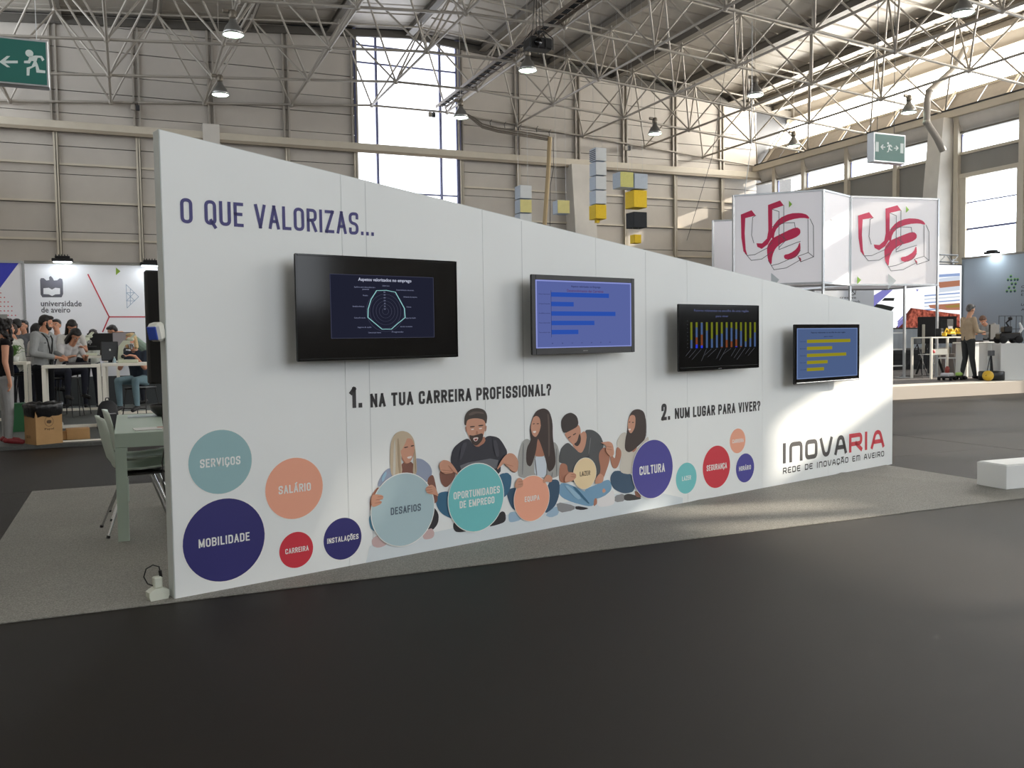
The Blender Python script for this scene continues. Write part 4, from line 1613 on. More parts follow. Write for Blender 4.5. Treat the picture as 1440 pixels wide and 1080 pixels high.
def person(label, loc, rz, J, shirt, pants, sleeve='long', shoe=(30, 30, 32), hair='short', hair_rgb=(26, 22, 20), skin=(205, 150, 122), voxel=.011, head_turn=0.0, head_pitch=0.0,
           fingers=True, thin=1.0, group=None, seat=False):
    """J: joints in metres, x = the person's left-right, +y = facing, z up."""
    t = thing('person', label, 'person', loc, rz, group)
    V = {k: Vector(v) for k, v in J.items()}
    prims = []   # (a, b, ra, rb, tag)
    k = thin

    def seg(a, b, ra, rb, tg):
        prims.append((Vector(a), Vector(b), ra * k, rb * k, tg))
    ch, pe, ne = V['chest'], V['pelvis'], V['neck']
    for s in ('l', 'r'):
        sh, el, wr, hp, kn, an = (V[x + s] for x in ('sh', 'el', 'wr', 'hp', 'kn', 'an'))
        seg(ch, sh, .085, .06, 'shirt')
        if sleeve == 'long':
            seg(sh, el, .058, .047, 'shirt')
            seg(el, el.lerp(wr, .86), .045, .036, 'shirt')
            seg(el.lerp(wr, .86), wr, .027, .025, 'skin')
        elif sleeve == 'none':
            seg(sh, el, .048, .038, 'skin')
            seg(el, wr, .037, .025, 'skin')
        else:
            m_ = sh.lerp(el, .6)
            seg(sh, m_, .058, .052, 'shirt')
            seg(m_, el, .044, .038, 'skin')
            seg(el, wr, .037, .025, 'skin')
        seg(pe, hp, .105, .1, 'pants')
        seg(hp, kn, .092, .06, 'pants')
        seg(kn, kn.lerp(an, .35), .06, .058, 'pants')
        seg(kn.lerp(an, .35), an + (kn - an).normalized() * .03, .058, .043, 'pants')
        toe = V['to' + s]
        seg(an - Vector((0, 0, .02)), toe, .042, .036, 'shoe')
        seg(an - Vector((0, 0, .03)) - (toe - an) * .25, an, .036, .04, 'shoe')
        # hand
        d = (V['ha' + s] - wr).normalized()
        up = Vector((0, 0, 1)) if abs(d.z) < .8 else Vector((0, 1, 0))
        u = d.cross(up).normalized()
        w_ = u.cross(d).normalized()
        sgn = 1 if s == 'r' else -1
        palm = wr + d * .085
        prims.append((wr + d * .015, palm, .024, .021, 'skin'))
        prims.append((wr + d * .03 + u * .02, palm + u * .022, .018, .016, 'skin'))
        prims.append((wr + d * .03 - u * .02, palm - u * .022, .018, .016, 'skin'))
        if fingers:
            for q_, (o_, L_) in enumerate(((-.033, .065), (-.011, .078), (.011, .074), (.033, .055))):
                a_ = palm + u * o_
                b_ = a_ + d * L_ * .55 - w_ * .012
                c_ = b_ + d * L_ * .4 - w_ * .028
                prims.append((a_, b_, .0092, .0088, 'skin'))
                prims.append((b_, c_, .0088, .0078, 'skin'))
            tb = wr + d * .035 - u * .03 * sgn
            prims.append((tb, tb + d * .035 - u * .03 * sgn - w_ * .01, .012, .0105, 'skin'))
            prims.append((tb + d * .035 - u * .03 * sgn - w_ * .01, tb + d * .065 - u * .034 * sgn - w_ * .018, .0105, .009, 'skin'))
    belly = pe.lerp(ch, .5)
    for dx in (-.06, .06):
        o_ = Vector((dx, 0, 0))
        seg(pe + o_, belly + o_, .108, .1, 'hem')
        seg(belly + o_, ch + o_, .1, .112, 'shirt')
        seg(ch + o_, ch + o_ * .6 + (ne - ch) * .45, .11, .075, 'shirt')
    seg(ne - (ne - ch) * .12, V['head'] - Vector((0, 0, .05)), .056, .05, 'skin')
    mb = MB()
    for a, b, ra, rb, tg in prims:
        capsule(mb, a, b, ra, rb)
    # head: skull + jaw, turned and pitched
    H = Matrix.Translation(V['head']) @ Matrix.Rotation(head_turn, 4, 'Z') @ Matrix.Rotation(head_pitch, 4, 'X')
    H3 = H.to_3x3()
    hp_ = [((0, -.008, .03), (.076, .094, .088)), ((0, .03, -.045), (.054, .058, .06)), ((0, .068, -.088), (.026, .022, .02)), ((0, .094, -.018), (.013, .018, .022)), ((0, .088, .012), (.01, .012, .03)),
           ((-.078, -.005, -.008), (.009, .018, .03)), ((.078, -.005, -.008), (.009, .018, .03)), ((0, .078, -.055), (.026, .016, .016)), ((-.032, .07, .022), (.024, .018, .008)), ((.032, .07, .022), (.024, .018, .008))]
    for c, r in hp_:
        mb.ell(H @ Vector(c), r, H3, n=14, m=9)
        prims.append((H @ Vector(c), H @ Vector(c), max(r) * .9, max(r) * .9, 'skin'))
    me = bpy.data.meshes.new('body')
    me.from_pydata(mb.v, [], mb.f)
    o = link('body', me)
    md = o.modifiers.new('r', 'REMESH')
    md.mode = 'VOXEL'
    md.voxel_size = voxel
    md.use_smooth_shade = True
    sm = o.modifiers.new('s', 'SMOOTH')
    sm.factor = .5
    sm.iterations = 3 if voxel < .009 else 2
    dg = bpy.context.evaluated_depsgraph_get()
    dg.update()
    me2 = bpy.data.meshes.new_from_object(o.evaluated_get(dg))
    o.modifiers.clear()
    o.data = me2
    bpy.data.meshes.remove(me)
    me2.name = 'body'
    mats = [M for M in (mat('skin_%d_%d' % skin[:2], skin, .55, spec=.35, vary=.03, scale=8), cloth(shirt), cloth(pants), mat('shoe_%02x%02x%02x' % shoe, shoe, .5))]
    for M in mats:
        me2.materials.append(M)
    nf = len(me2.polygons)
    cen = np.empty(nf * 3, dtype=np.float32)
    me2.polygons.foreach_get('center', cen)
    cen = cen.reshape(-1, 3)
    best = np.full(nf, 1e9)
    tagi = np.zeros(nf, dtype=np.int32)
    T = {'skin': 0, 'shirt': 1, 'hem': 1, 'pants': 2, 'shoe': 3}
    for a, b, ra, rb, tg in prims:
        A, B = np.array(a), np.array(b)
        d = B - A
        L2 = float(d @ d)
        tt = np.clip(((cen - A) @ d) / L2, 0, 1) if L2 > 1e-9 else np.zeros(nf)
        ds = np.linalg.norm(cen - A - tt[:, None] * d, axis=1) - (ra + (rb - ra) * tt)
        if tg == 'hem':
            ds = ds - .006
        mm = ds < best
        best[mm] = ds[mm]
        tagi[mm] = T[tg]
    me2.polygons.foreach_set('material_index', tagi)
    me2.update()
    o.parent = t
    # face
    m = MB()
    for sx in (-.032, .032):
        m.cur = 0
        m.ell(H @ Vector((sx, .078, .008)), (.0145, .009, .008), H3, n=10, m=6)
        m.cur = 1
        m.ell(H @ Vector((sx, .0855, .008)), (.006, .004, .0065), H3, n=8, m=5)
        m.cur = 2
        m.ell(H @ Vector((sx, .086, .032)), (.02, .006, .004), H3, n=8, m=4)
    m.cur = 3
    m.ell(H @ Vector((0, .0955, -.052)), (.024, .006, .006), H3, n=10, m=5)
    m.build('face_features', [mat('eye_white', (225, 222, 218), .3), M_black, mat('brow_%02x' % hair_rgb[0], hair_rgb, .8), mat('lips', (158, 84, 78), .5)], t)
    # hair
    hm = mat('hair_%02x%02x%02x' % hair_rgb, hair_rgb, .5, vary=.25, scale=40, bump=.6, bscale=90)
    m = MB()

    def E(c, r):
        m.ell(H @ Vector(c), r, H3, n=14, m=9)
    E((0, -.022, .05), (.083, .092, .085))
    E((0, .028, .092), (.068, .06, .036))
    E((0, -.06, .01), (.07, .055, .07))
    if hair in ('beard',):
        E((0, .05, .1), (.06, .045, .03))
    if hair in ('long', 'bob'):
        dn = .22 if hair == 'long' else .1
        for sx in (-1, 1):
            capsule(m, H @ Vector((sx * .066, -.02, .03)), H @ Vector((sx * .075, -.01, -dn)), .034, .03)
        capsule(m, H @ Vector((0, -.06, .03)), H @ Vector((0, -.075, -dn)), .07, .06)
        capsule(m, H @ Vector((-.04, -.05, .0)), H @ Vector((-.05, -.06, -dn)), .045, .045)
        capsule(m, H @ Vector((.04, -.05, .0)), H @ Vector((.05, -.06, -dn)), .045, .045)
    if hair == 'curly':
        rnd = random.Random(5)
        for q_ in range(80):
            a = rnd.uniform(-2.6, 2.6) - math.pi / 2
            z = rnd.uniform(-.2, .12)
            r = .09 + .02 * rnd.random() + max(0, -z) * .12
            E((r * math.cos(a) * .85, r * math.sin(a) * .9 - .02, z), (.024, .024, .03))
    if hair == 'tail':
        E((0, -.1, .06), (.034, .034, .034))
        capsule(m, H @ Vector((0, -.11, .04)), H @ Vector((.0, -.13, -.12)), .03, .022)
    if hair == 'beard':
        E((0, .048, -.07), (.052, .05, .045))
        for sx in (-1, 1):
            capsule(m, H @ Vector((sx * .068, .01, .0)), H @ Vector((sx * .05, .035, -.06)), .018, .024)
    me = bpy.data.meshes.new('hair')
    me.from_pydata(m.v, [], m.f)
    oh = link('hair', me)
    md = oh.modifiers.new('r', 'REMESH')
    md.mode = 'VOXEL'
    md.voxel_size = .008
    md.use_smooth_shade = True
    dg = bpy.context.evaluated_depsgraph_get()
    dg.update()
    me3 = bpy.data.meshes.new_from_object(oh.evaluated_get(dg))
    oh.modifiers.clear()
    oh.data = me3
    me3.name = 'hair'
    me3.materials.append(hm)
    oh.parent = t
    if hair == 'beard':
        # keep the mouth and cheeks clear of the beard: lips sit proud of it
        m = MB()
        m.ell(H @ Vector((0, .1, -.05)), (.026, .008, .008), H3, n=10, m=5)
        m.build('lips', mat('lips', (158, 84, 78), .5), t)
    return t, H, V


def stand(h=1.78, **kw):
    """standing joints scaled to a height"""
    s = h / 1.755
    J = dict(pelvis=(0, 0, .98), chest=(0, 0, 1.32), neck=(0, .01, 1.47), head=(0, .035, 1.615),
             shl=(-.175, 0, 1.42), shr=(.175, 0, 1.42), ell=(-.23, -.02, 1.14), elr=(.23, -.02, 1.14), wrl=(-.25, .06, .9), wrr=(.25, .06, .9), hal=(-.25, .09, .8), har=(.25, .09, .8),
             hpl=(-.09, 0, .92), hpr=(.09, 0, .92), knl=(-.11, .02, .5), knr=(.11, .02, .5), anl=(-.12, 0, .09), anr=(.12, 0, .09), tol=(-.14, .16, .04), tor=(.14, .16, .04))
    J.update(kw)
    return {k: (v[0] * s, v[1] * s, v[2] * s) for k, v in J.items()}


def sit(zs=.62, lean=0.0, **kw):
    """seated at seat height zs"""
    J = dict(pelvis=(0, 0, zs + .12), chest=(0, .05 + lean * .5, zs + .46), neck=(0, .08 + lean * .9, zs + .6), head=(0, .12 + lean * 1.1, zs + .73),
             shl=(-.17, .05 + lean * .6, zs + .54), shr=(.17, .05 + lean * .6, zs + .54), ell=(-.22, .2 + lean * .5, zs + .3), elr=(.22, .2 + lean * .5, zs + .3),
             wrl=(-.14, .42 + lean * .4, zs + .36), wrr=(.14, .42 + lean * .4, zs + .36), hal=(-.1, .5 + lean * .4, zs + .37), har=(.1, .5 + lean * .4, zs + .37),
             hpl=(-.1, .03, zs + .09), hpr=(.1, .03, zs + .09), knl=(-.15, .44, zs + .1), knr=(.15, .44, zs + .1), anl=(-.15, .4, zs - .33), anr=(.15, .4, zs - .33),
             tol=(-.16, .56, zs - .38), tor=(.16, .56, zs - .38))
    J.update(kw)
    return J
# ------------------------------------------------------------------ left-hand stand
ZS = .05
M_tw = mat('white_table_frame', (242, 238, 226), .45)


def bar_table(label, x0, x1, y0, y1, zt, z0, rail=True, th=.045, lg=.05, group=None):
    t = thing('bar_table', label, 'table', ((x0 + x1) / 2, (y0 + y1) / 2, z0), 0, group)
    w, d, h = (x1 - x0) / 2, (y1 - y0) / 2, zt - z0
    m = MB()
    m.box((-w, -d, h - th), (w, d, h), bev=.004)
    m.build('tabletop', M_tw, t)
    for sx in (-1, 1):
        for sy in (-1, 1):
            m = MB()
            m.cbox((sx * (w - lg / 2), sy * (d - lg / 2), (h - th) / 2), (lg, lg, h - th - .001))
            m.build('leg', M_tw, t)
    if rail:
        m = MB()
        for sx in (-1, 1):
            m.cbox((sx * (w - lg / 2), 0, .03), (lg * .9, 2 * d - 2 * lg, .05))
        m.cbox((0, d - lg / 2, .03), (2 * w - 2 * lg, lg * .9, .05))
        m.build('base_rail', M_tw, t)
    return t


xa, xb = at_y(58, 513, 15.0).x, at_y(141, 513, 15.0).x
bar_table('white high table the man in the grey jacket leans over', xa, xb, 15.0, 15.5, 1.05, ZS)
bar_table('white high table carrying the microscope and tilted monitor', xb + .02, xb + 1.5, 15.02, 15.65, 1.06, ZS)
xc0, xc1 = at_y(88, 500, 18.8).x, at_y(150, 500, 18.8).x
bar_table('white high table behind, with black trays on it', xc0 - .3, xc1, 18.8, 19.5, 1.14, ZS)
xd1 = at_y(37, 500, 16.9).x
bar_table('white high table with a leafy plant, left of the standing man', xd1 - 1.5, xd1, 16.9, 17.6, 1.08, ZS)

man, _, _ = person('man in a grey zip jacket with a black lanyard, looking down at the high table', (at_y(60, 500, 15.85).x, 15.85, ZS), math.radians(-118),
                   stand(1.80, elr=(.27, .02, 1.15), wrr=(.1, .27, 1.085), har=(.02, .33, 1.07), ell=(-.27, .02, 1.15), wrl=(-.08, .29, 1.085), hal=(.0, .36, 1.07), neck=(0, .03, 1.47), head=(0, .075, 1.61)),
                   (150, 152, 152), (20, 21, 25), hair='beard', hair_rgb=(24, 20, 18), skin=(206, 148, 118), voxel=.0085, head_turn=.55, head_pitch=-.22, thin=1.2, shoe=(200, 200, 196))
m = MB()
for s in (-1, 1):
    m.tube([(s * .075, -.03, 1.53), (s * .09, .075, 1.48), (s * .07, .128, 1.4), (s * .03, .142, 1.22), (0, .135, 1.08)], .011, 6)
m.cbox((0, .15, 1.02), (.08, .008, .11))
m.build('lanyard', M_blackm, man)
m = MB()
m.cbox((.09, .122, 1.34), (.07, .006, .012))
m.build('chest_print', M_dark, man)
m = MB()
m.tube([(-.075, -.05, 1.51), (-.095, .02, 1.5), (-.05, .09, 1.475), (0, .11, 1.44)], .022, 8)
m.tube([(.075, -.05, 1.51), (.095, .02, 1.5), (.05, .09, 1.475), (0, .11, 1.44)], .022, 8)
m.build('collar', cloth((150, 152, 152)), man)

person('woman with dark curly hair, sleeveless black top and light grey trousers at the frame edge', (-1.5, 13.38, ZS), math.radians(-75),
       stand(1.66, wrr=(.25, .02, .92), har=(.25, .03, .82), elr=(.22, -.02, 1.16)), (22, 18, 20), (150, 150, 150), sleeve='none', hair='curly', hair_rgb=(22, 16, 16), shoe=(128, 36, 42), voxel=.01)
p = at_y(25, 463, 17.75)
person('seated man with brown hair, glasses and white t-shirt behind the curly-haired woman', (p.x, p.y, ZS), math.radians(70), sit(.83), (206, 208, 200), (40, 46, 66), sleeve='short', hair='short', hair_rgb=(58, 42, 34), head_turn=-.1)
p = at_y(43, 462, 18.3)
person('woman with long black hair seen in profile behind the seated man in white', (p.x, p.y, ZS), math.radians(-80), sit(.85), (190, 186, 184), (50, 54, 70), sleeve='short', hair='long', hair_rgb=(18, 16, 18))
for px, lab, rz_, sh_ in ((24, 'dark-haired person standing farthest left behind the high table', 20, (90, 92, 96)), (34, 'person with a dark bun of hair standing behind the woman in profile', 150, (120, 122, 124)), (80, 'dark-haired person half hidden behind the man in the grey jacket', 160, (196, 196, 200))):
    yy = {24: 19.5, 34: 20.4, 80: 19.9}[px]
    p = at_y(px, 448, yy)
    person(lab, (p.x, p.y, ZS), math.radians(rz_), stand(1.84), sh_, (40, 42, 50), hair='tail' if px == 34 else 'short', hair_rgb=(26, 22, 22), fingers=False, voxel=.014)
p = at_y(88, 470, 17.9)
person('woman in a white t-shirt leaning low over the table, dark hair falling forward', (p.x, p.y, ZS), math.radians(-150), sit(.74, .3), (198, 196, 196), (44, 46, 56), sleeve='short', hair='long', hair_rgb=(20, 16, 18), head_pitch=-.9, fingers=False, voxel=.013)
p = at_y(98, 463, 18.2)
person('woman in a white t-shirt with her bare arm propped on the table', (p.x, p.y, ZS), math.radians(-170), sit(.9, .15), (206, 204, 200), (44, 46, 56), sleeve='short', hair='long', hair_rgb=(24, 18, 20), head_pitch=-.8, fingers=False, voxel=.013)
p = at_y(126, 470, 19.8)
person('person in a pale grey top bent over with their back to the hall', (p.x, p.y, ZS), math.radians(-10),
       stand(1.72, chest=(0, .14, 1.28), neck=(0, .24, 1.42), head=(0, .33, 1.52), shl=(-.18, .15, 1.38), shr=(.18, .15, 1.38), ell=(-.24, .3, 1.16), elr=(.24, .3, 1.16), wrl=(-.12, .48, 1.14), wrr=(.12, .48, 1.14), hal=(-.08, .56, 1.14), har=(.08, .56, 1.14)),
       (186, 190, 184), (44, 46, 56), hair='bob', hair_rgb=(36, 24, 26), fingers=False, voxel=.013)
p = at_y(199, 470, 20.5)
person('man in a sage green top leaning far forward over a monitor', (p.x, p.y, ZS), math.radians(84),
       stand(1.8, pelvis=(0, -.2, 1.05), chest=(0, .22, 1.4), neck=(0, .4, 1.5), head=(0, .55, 1.54), shl=(-.17, .3, 1.44), shr=(.17, .3, 1.44), ell=(-.22, .42, 1.15), elr=(.22, .42, 1.15), wrl=(-.14, .6, 1.13), wrr=(.14, .6, 1.13), hal=(-.1, .68, 1.12), har=(.1, .68, 1.12),
             hpl=(-.09, -.18, .98), hpr=(.09, -.18, .98)), (134, 152, 138), (40, 42, 50), hair='short', hair_rgb=(36, 28, 26), fingers=False, voxel=.013, head_pitch=-.5)
p = at_y(198, 540, 16.35)
seated, _, _ = person('blonde person in light blue jeans seated at the microscope on a wire stool', (p.x, p.y, ZS), math.radians(150), sit(.6, .1, wrl=(-.12, .36, 1.1), wrr=(.12, .36, 1.1), hal=(-.06, .42, 1.12), har=(.06, .42, 1.12), head=(0, .26, 1.36), neck=(0, .17, 1.22)),
                      (52, 60, 72), (124, 150, 160), sleeve='short', hair='bob', hair_rgb=(206, 178, 130), skin=(210, 152, 126))


def wire_stool(loc, rz, h, label):
    t = thing('wire_stool', label, 'stool', loc, rz)
    m = MB()
    m.box((-.19, -.19, h - .03), (.19, .19, h), bev=.01)
    m.build('seat', M_black, t)
    for sx in (-1, 1):
        m = MB()
        m.tube([(sx * .17, -.2, h + .3), (sx * .17, -.16, h - .02), (sx * .17, .17, h - .03), (sx * .22, .24, .01), (sx * .22, -.26, .01), (sx * .17, -.16, h - .03)], .009, 6)
        m.build('side_frame', M_black, t)
    m = MB()
    m.tube([(-.17, -.2, h + .3), (.17, -.2, h + .3)], .009, 6)
    m.tube([(-.21, .22, .22), (.21, .22, .22)], .009, 6)
    m.build('cross_bar', M_black, t)


wire_stool((p.x + .0, p.y + .04, ZS), math.radians(150), .57, 'black wire stool under the blonde seated person')


for q_, h_, lab_ in ((at_y(25, 463, 17.75), .81, 'wire stool under the seated man in the white t-shirt'), (at_y(43, 462, 18.3), .83, 'wire stool under the woman seen in profile'), (at_y(88, 470, 17.9), .72, 'wire stool under the woman leaning low over the table'), (at_y(98, 463, 18.2), .88, 'wire stool under the woman with her arm propped')):
    wire_stool((q_.x, q_.y, ZS), 2.8, h_, lab_)


def monitor(label, loc, rz, w, h, shell, face, tilt=0, up=.14, dot=False, back=False):
    t = thing('monitor', label, 'monitor', loc, rz)
    m = MB()
    R = Matrix.Translation((0, 0, up)) @ Matrix.Rotation(tilt, 4, 'X')
    m.box((-w / 2, -.02, 0), (w / 2, .02, h), R, bev=.006)
    m.build('casing', shell, t)
    m = MB()
    m.box((-w / 2 + .012, -.0225, .02), (w / 2 - .012, -.0205, h - .012), R)
    m.build('panel_face', face, t)
    m = MB()
    m.box((-.03, .0, .0), (.03, .03, up + .08))
    m.box((-.1, -.08, 0), (.1, .1, .012), bev=.004)
    m.build('stand', shell, t)
    if dot:
        m = MB()
        m.ell((0, 0, 0), (.014, .003, .018), n=12, m=6)
        o = m.build('badge', M_white, t)
        o.matrix_local = R @ Matrix.Translation((0, -.024, h * .55))
    return t


p = at_y(155, 500, 15.3)
monitor('black monitor with a pale round badge on its back, tilted on the nearest white table', (p.x, p.y, 1.06), .15, .25, .3, M_black, M_black, -.2, .04, True)
p = at_y(143, 490, 19.1)
monitor('wide black monitor with its back turned, behind the tilted one', (p.x, p.y, 1.14), -.05, .5, .33, M_black, M_blackm, 0, .1)
bar_table('white high table with the grey-faced monitor, half hidden by the sloping wall', at_y(163, 500, 17.4).x, 1.6, 17.4, 18.0, 1.08, ZS)
p = at_y(174, 480, 17.6)
monitor('monitor with a blank pale grey face, between the black monitor and the microscope', (p.x, p.y, 1.08), .05, .38, .31, M_dark, mat('grey_screen', (150, 144, 146), .5), -.03, .18)

# microscope
p = at_y(182, 509, 15.3)
t = thing('microscope', 'cream laboratory microscope on the nearest white table', 'microscope', (p.x, p.y, 1.06), .0)
Mc = mat('cream_enamel', (200, 204, 182), .4)
m = MB()
m.box((-.17, -.1, 0), (.13, .1, .05), bev=.012)
m.build('base', Mc, t)
m = MB()
m.prism([(-.17, .05), (-.08, .05), (-.085, .2), (-.05, .28), (.02, .3), (.02, .35), (-.08, .35), (-.15, .26)], lambda u, v_, w_: Vector((u, w_, v_)), -.045, .045)
m.build('arm', Mc, t, fix=True)
m = MB()
m.box((-.05, -.075, .17), (.13, .075, .185))
m.build('stage', M_black, t)
m = MB()
for dx, L_ in ((-.0, .07), (.03, .09), (.055, .06)):
    m.tube([(dx, 0, .3), (dx + .012, 0, .3 - L_)], [.018, .012], 10)
m.lathe([(0, .285), (.04, .285), (.045, .3), (0, .31)], (.03, 0, 0))
m.build('objective_turret', M_chrome, t)
m = MB()
m.box((-.03, -.05, .34), (.08, .05, .4), bev=.02)
for sy in (-.03, .03):
    m.tube([(.03, sy, .38), (.1, sy, .45)], .018, 10)
m.build('eyepiece_head', Mc, t)
m = MB()
m.lathe([(0, 0), (.03, 0), (.03, .03), (0, .03)], n=16, M=Matrix.Translation((-.09, -.05, .1)) @ Matrix.Rotation(math.pi / 2, 4, 'X'))
m.lathe([(0, 0), (.018, 0), (.018, .05), (0, .05)], n=16, M=Matrix.Translation((-.09, -.05, .1)) @ Matrix.Rotation(math.pi / 2, 4, 'X'))
m.build('focus_knob', M_black, t)
p = at_y(124, 490, 18.95)
t2 = copy_tree(t, (p.x, p.y, 1.14), .4, 'smaller white microscope on the far white table behind the tilted monitor')

# small things on the tables
def bottle(label, p, r, h, mt, cap, grp=None):
    t = thing('bottle', label, 'bottle', p, 0, grp)
    m = MB()
    m.lathe([(0, 0), (r, 0), (r, h * .6), (r * .4, h * .78), (r * .4, h * .86), (0, h * .86)], n=14)
    m.build('bottle_body', mt, t)
    m = MB()
    m.lathe([(0, h * .86), (r * .45, h * .86), (r * .45, h), (0, h)], n=12)
    m.build('cap', cap, t)


M_blue = mat('bottle_blue', (60, 120, 200), .3)
p = at_y(115, 488, 18.95)
bottle('small blue bottle with a red cap on the far white table', (p.x, p.y, 1.14), .04, .14, M_blue, mat('cap_red', (190, 50, 60), .4))
p = at_y(140, 505, 15.25)
p = at_y(161, 507, 15.2)
bottle('small clear blue-white bottle in front of the tilted monitor', (p.x, p.y, 1.06), .022, .1, mat('pale_blue_plastic', (170, 196, 206), .2), M_white)
p = at_y(103, 497, 18.95)
t = thing('tray', 'black tray on the far white table', 'tray', (p.x, p.y, 1.14))
m = MB()
m.box((-.22, -.1, 0), (.22, .1, .012))
for a in (((-.22, -.1, .012), (.22, -.085, .06)), ((-.22, .085, .012), (.22, .1, .06)), ((-.22, -.085, .012), (-.205, .085, .06)), ((.205, -.085, .012), (.22, .085, .06))):
    m.box(*a)
m.build('tray_body', M_black, t)
p = at_y(110, 509, 15.2)
t = thing('notebook', 'dark notebook lying on the high table beside the man in grey', 'notebook', (p.x, p.y, 1.05), .1)
m = MB()
m.box((-.17, -.1, 0), (.17, .1, .03), bev=.004)
m.build('cover', mat('notebook_grey', (62, 56, 58), .6), t)
m = MB()
m.box((-.165, -.095, .0302), (.05, .03, .034))
m.build('loose_sheet', M_dark, t)
p = at_y(151, 509, 15.2)
t = thing('paper_sheet', 'white papers on the table before the tilted monitor', 'paper', (p.x, p.y, 1.06), .2)
m = MB()
m.box((-.12, -.08, 0), (.12, .08, .004))
m.box((-.08, -.05, .004), (.14, .07, .007))
m.build('sheets', M_white, t)
# leafy plant
p = at_y(20, 500, 17.0)
t = thing('potted_plant', 'small leafy green plant on the leftmost white table', 'plant', (p.x, p.y, 1.08))
m = MB()
m.lathe([(0, 0), (.06, 0), (.075, .09), (0, .085)], n=16)
m.build('pot', M_white, t)
rnd = random.Random(3)
for k in range(16):
    a = rnd.uniform(0, math.tau)
    L_ = rnd.uniform(.12, .26)
    up_ = rnd.uniform(.04, .2)
    m = MB()
    c = Vector((math.cos(a), math.sin(a), 0))
    w_ = Vector((-c.y, c.x, 0)) * .028
    b0 = Vector((0, 0, .1))
    p1 = b0 + c * L_ * .5 + Vector((0, 0, up_))
    p2 = b0 + c * L_ + Vector((0, 0, up_ * .7))
    m.add([b0, p1 - w_, p2, p1 + w_, p1 + Vector((0, 0, -.008))], [(0, 1, 4), (1, 2, 4), (2, 3, 4), (3, 0, 4)])
    m.build('leaf', mat('leaf_green', (96, 136, 72), .5, vary=.15, scale=5), t)

# bin with black bag, small cartons, backpack, green crate
p = at_z(67, 625.5, ZS)
t = thing('cardboard_bin', 'tall brown cardboard bin lined with a black bag at the stage edge', 'bin', (p.x - .06, p.y + .25, ZS), math.radians(28))
m = MB()
m.box((-.17, -.17, 0), (.17, .17, .46))
m.build('carton_body', M_card, t)
m = MB()
for a, b in (((-.168, -.1705, .02), (.168, -.17, .45)),):
    pass
lt = mat('carton_ink', (92, 70, 48), .8)
ribbon(m, [Vector((.17 * 0 + .055 * math.cos(q_ / 20 * math.tau), .3 + .065 * math.sin(q_ / 20 * math.tau))) for q_ in range(20)], .005, True, lambda u, v_, d_: Vector((u, -.1712, v_)), 0)
m.prism([(-.03, .28), (.0, .27), (.03, .28), (.03, .31), (0, .32), (-.03, .31)], lambda u, v_, d_: Vector((u, -.1712 - d_, v_)), 0, .0005)
font_text(m, 'Papel', -.06, .19, .035, .12, lambda u, v_, d_: Vector((u, -.1712, v_)), 0, .02)
font_text(m, 'ECO', -.11, .08, .05, .12, lambda u, v_, d_: Vector((-.1712, -u, v_)), 0, .02)
m.build('printed_mark', lt, t)
m = MB()
rnd = random.Random(8)
ring = []
lev = [(.175, .36), (.19, .4), (.195, .47), (.2, .52), (.185, .545), (.15, .52), (.14, .45)]
n_ = 28
vs = []
for r, z in lev:
    for k in range(n_):
        a = k / n_ * math.tau
        c, s = math.cos(a), math.sin(a)
        sq = 1 / max(abs(c), abs(s))
        rr = r * (sq * .75 + .25 * 1.15) + rnd.uniform(-.008, .008)
        vs.append((rr * c, rr * s, z + rnd.uniform(-.016, .016)))
m.add(vs, [(i * n_ + j, i * n_ + (j + 1) % n_, (i + 1) * n_ + (j + 1) % n_, (i + 1) * n_ + j) for i in range(len(lev) - 1) for j in range(n_)], True)
m.build('bin_bag', M_bag, t)


def carton(label, px, py, w, d, h, rz):
    p = at_z(px, py, ZS)
    t = thing('cardboard_box', label, 'box', (p.x, p.y + d / 2, ZS), rz)
    m = MB()
    m.box((-w / 2, -d / 2, 0), (w / 2, d / 2, h), bev=.003)
    m.build('carton_body', M_card, t)
    m = MB()
    m.box((-w / 2 + .01, -.012, h), (w / 2 - .01, .012, h + .0012))
    m.build('tape', mat('brown_tape', (150, 112, 70), .4), t)
    m = MB()
    m.box((w / 2, d * .1, h * .4), (w / 2 + .002, d * .28, h * .62))
    m.build('handle_hole', M_black, t)


carton('low brown carton on the floor beside the black-lined bin', 109, 618, .29, .22, .15, .12)
carton('small dark carton between the bin and the low carton', 88, 619, .1, .12, .12, .1)
t = thing('cable_strip', 'white flat cable channel on the stage beside the cartons', 'cable cover', (at_z(108, 621, ZS).x, 13.34, ZS), .02)
m = MB()
m.prism([(-.02, 0), (.02, 0), (.014, .018), (-.014, .018)], lambda u, v_, d_: Vector((d_, u, v_)), -.2, .5)
m.build('channel', M_tw, t, fix=True)

p = at_z(152, 606, ZS)
t = thing('backpack', 'black backpack standing on the stage behind the white chairs', 'backpack', (p.x, p.y + .15, ZS), .5)
m = MB()
prof = [(0, 0), (.15, .0), (.165, .05), (.16, .25), (.135, .38), (.08, .44), (0, .455)]
m.lathe(prof, n=20, M=Matrix.Diagonal((1, .62, 1, 1)))
m.build('bag_body', mat('black_nylon', (26, 27, 32), .7, bump=.4, bscale=60), t)
m = MB()
m.box((-.1, -.135, .04), (.1, -.08, .24), bev=.02)
m.build('front_pocket', mat('black_nylon', (26, 27, 32), .7), t)
m = MB()
m.tube([(-.03, 0, .45), (-.02, 0, .49), (.02, 0, .49), (.03, 0, .45)], .008, 6)
m.tube([(.09, .07, .4), (.15, .13, .3), (.15, .12, .12), (.1, .08, .04)], .012, 6)
m.build('strap', M_black, t)
m = MB()
m.box((-.06, -.1365, .25), (.06, -.1, .262))
m.build('zip_flap', mat('pale_zip', (150, 150, 156), .4), t)
p = at_z(25, 590, ZS)
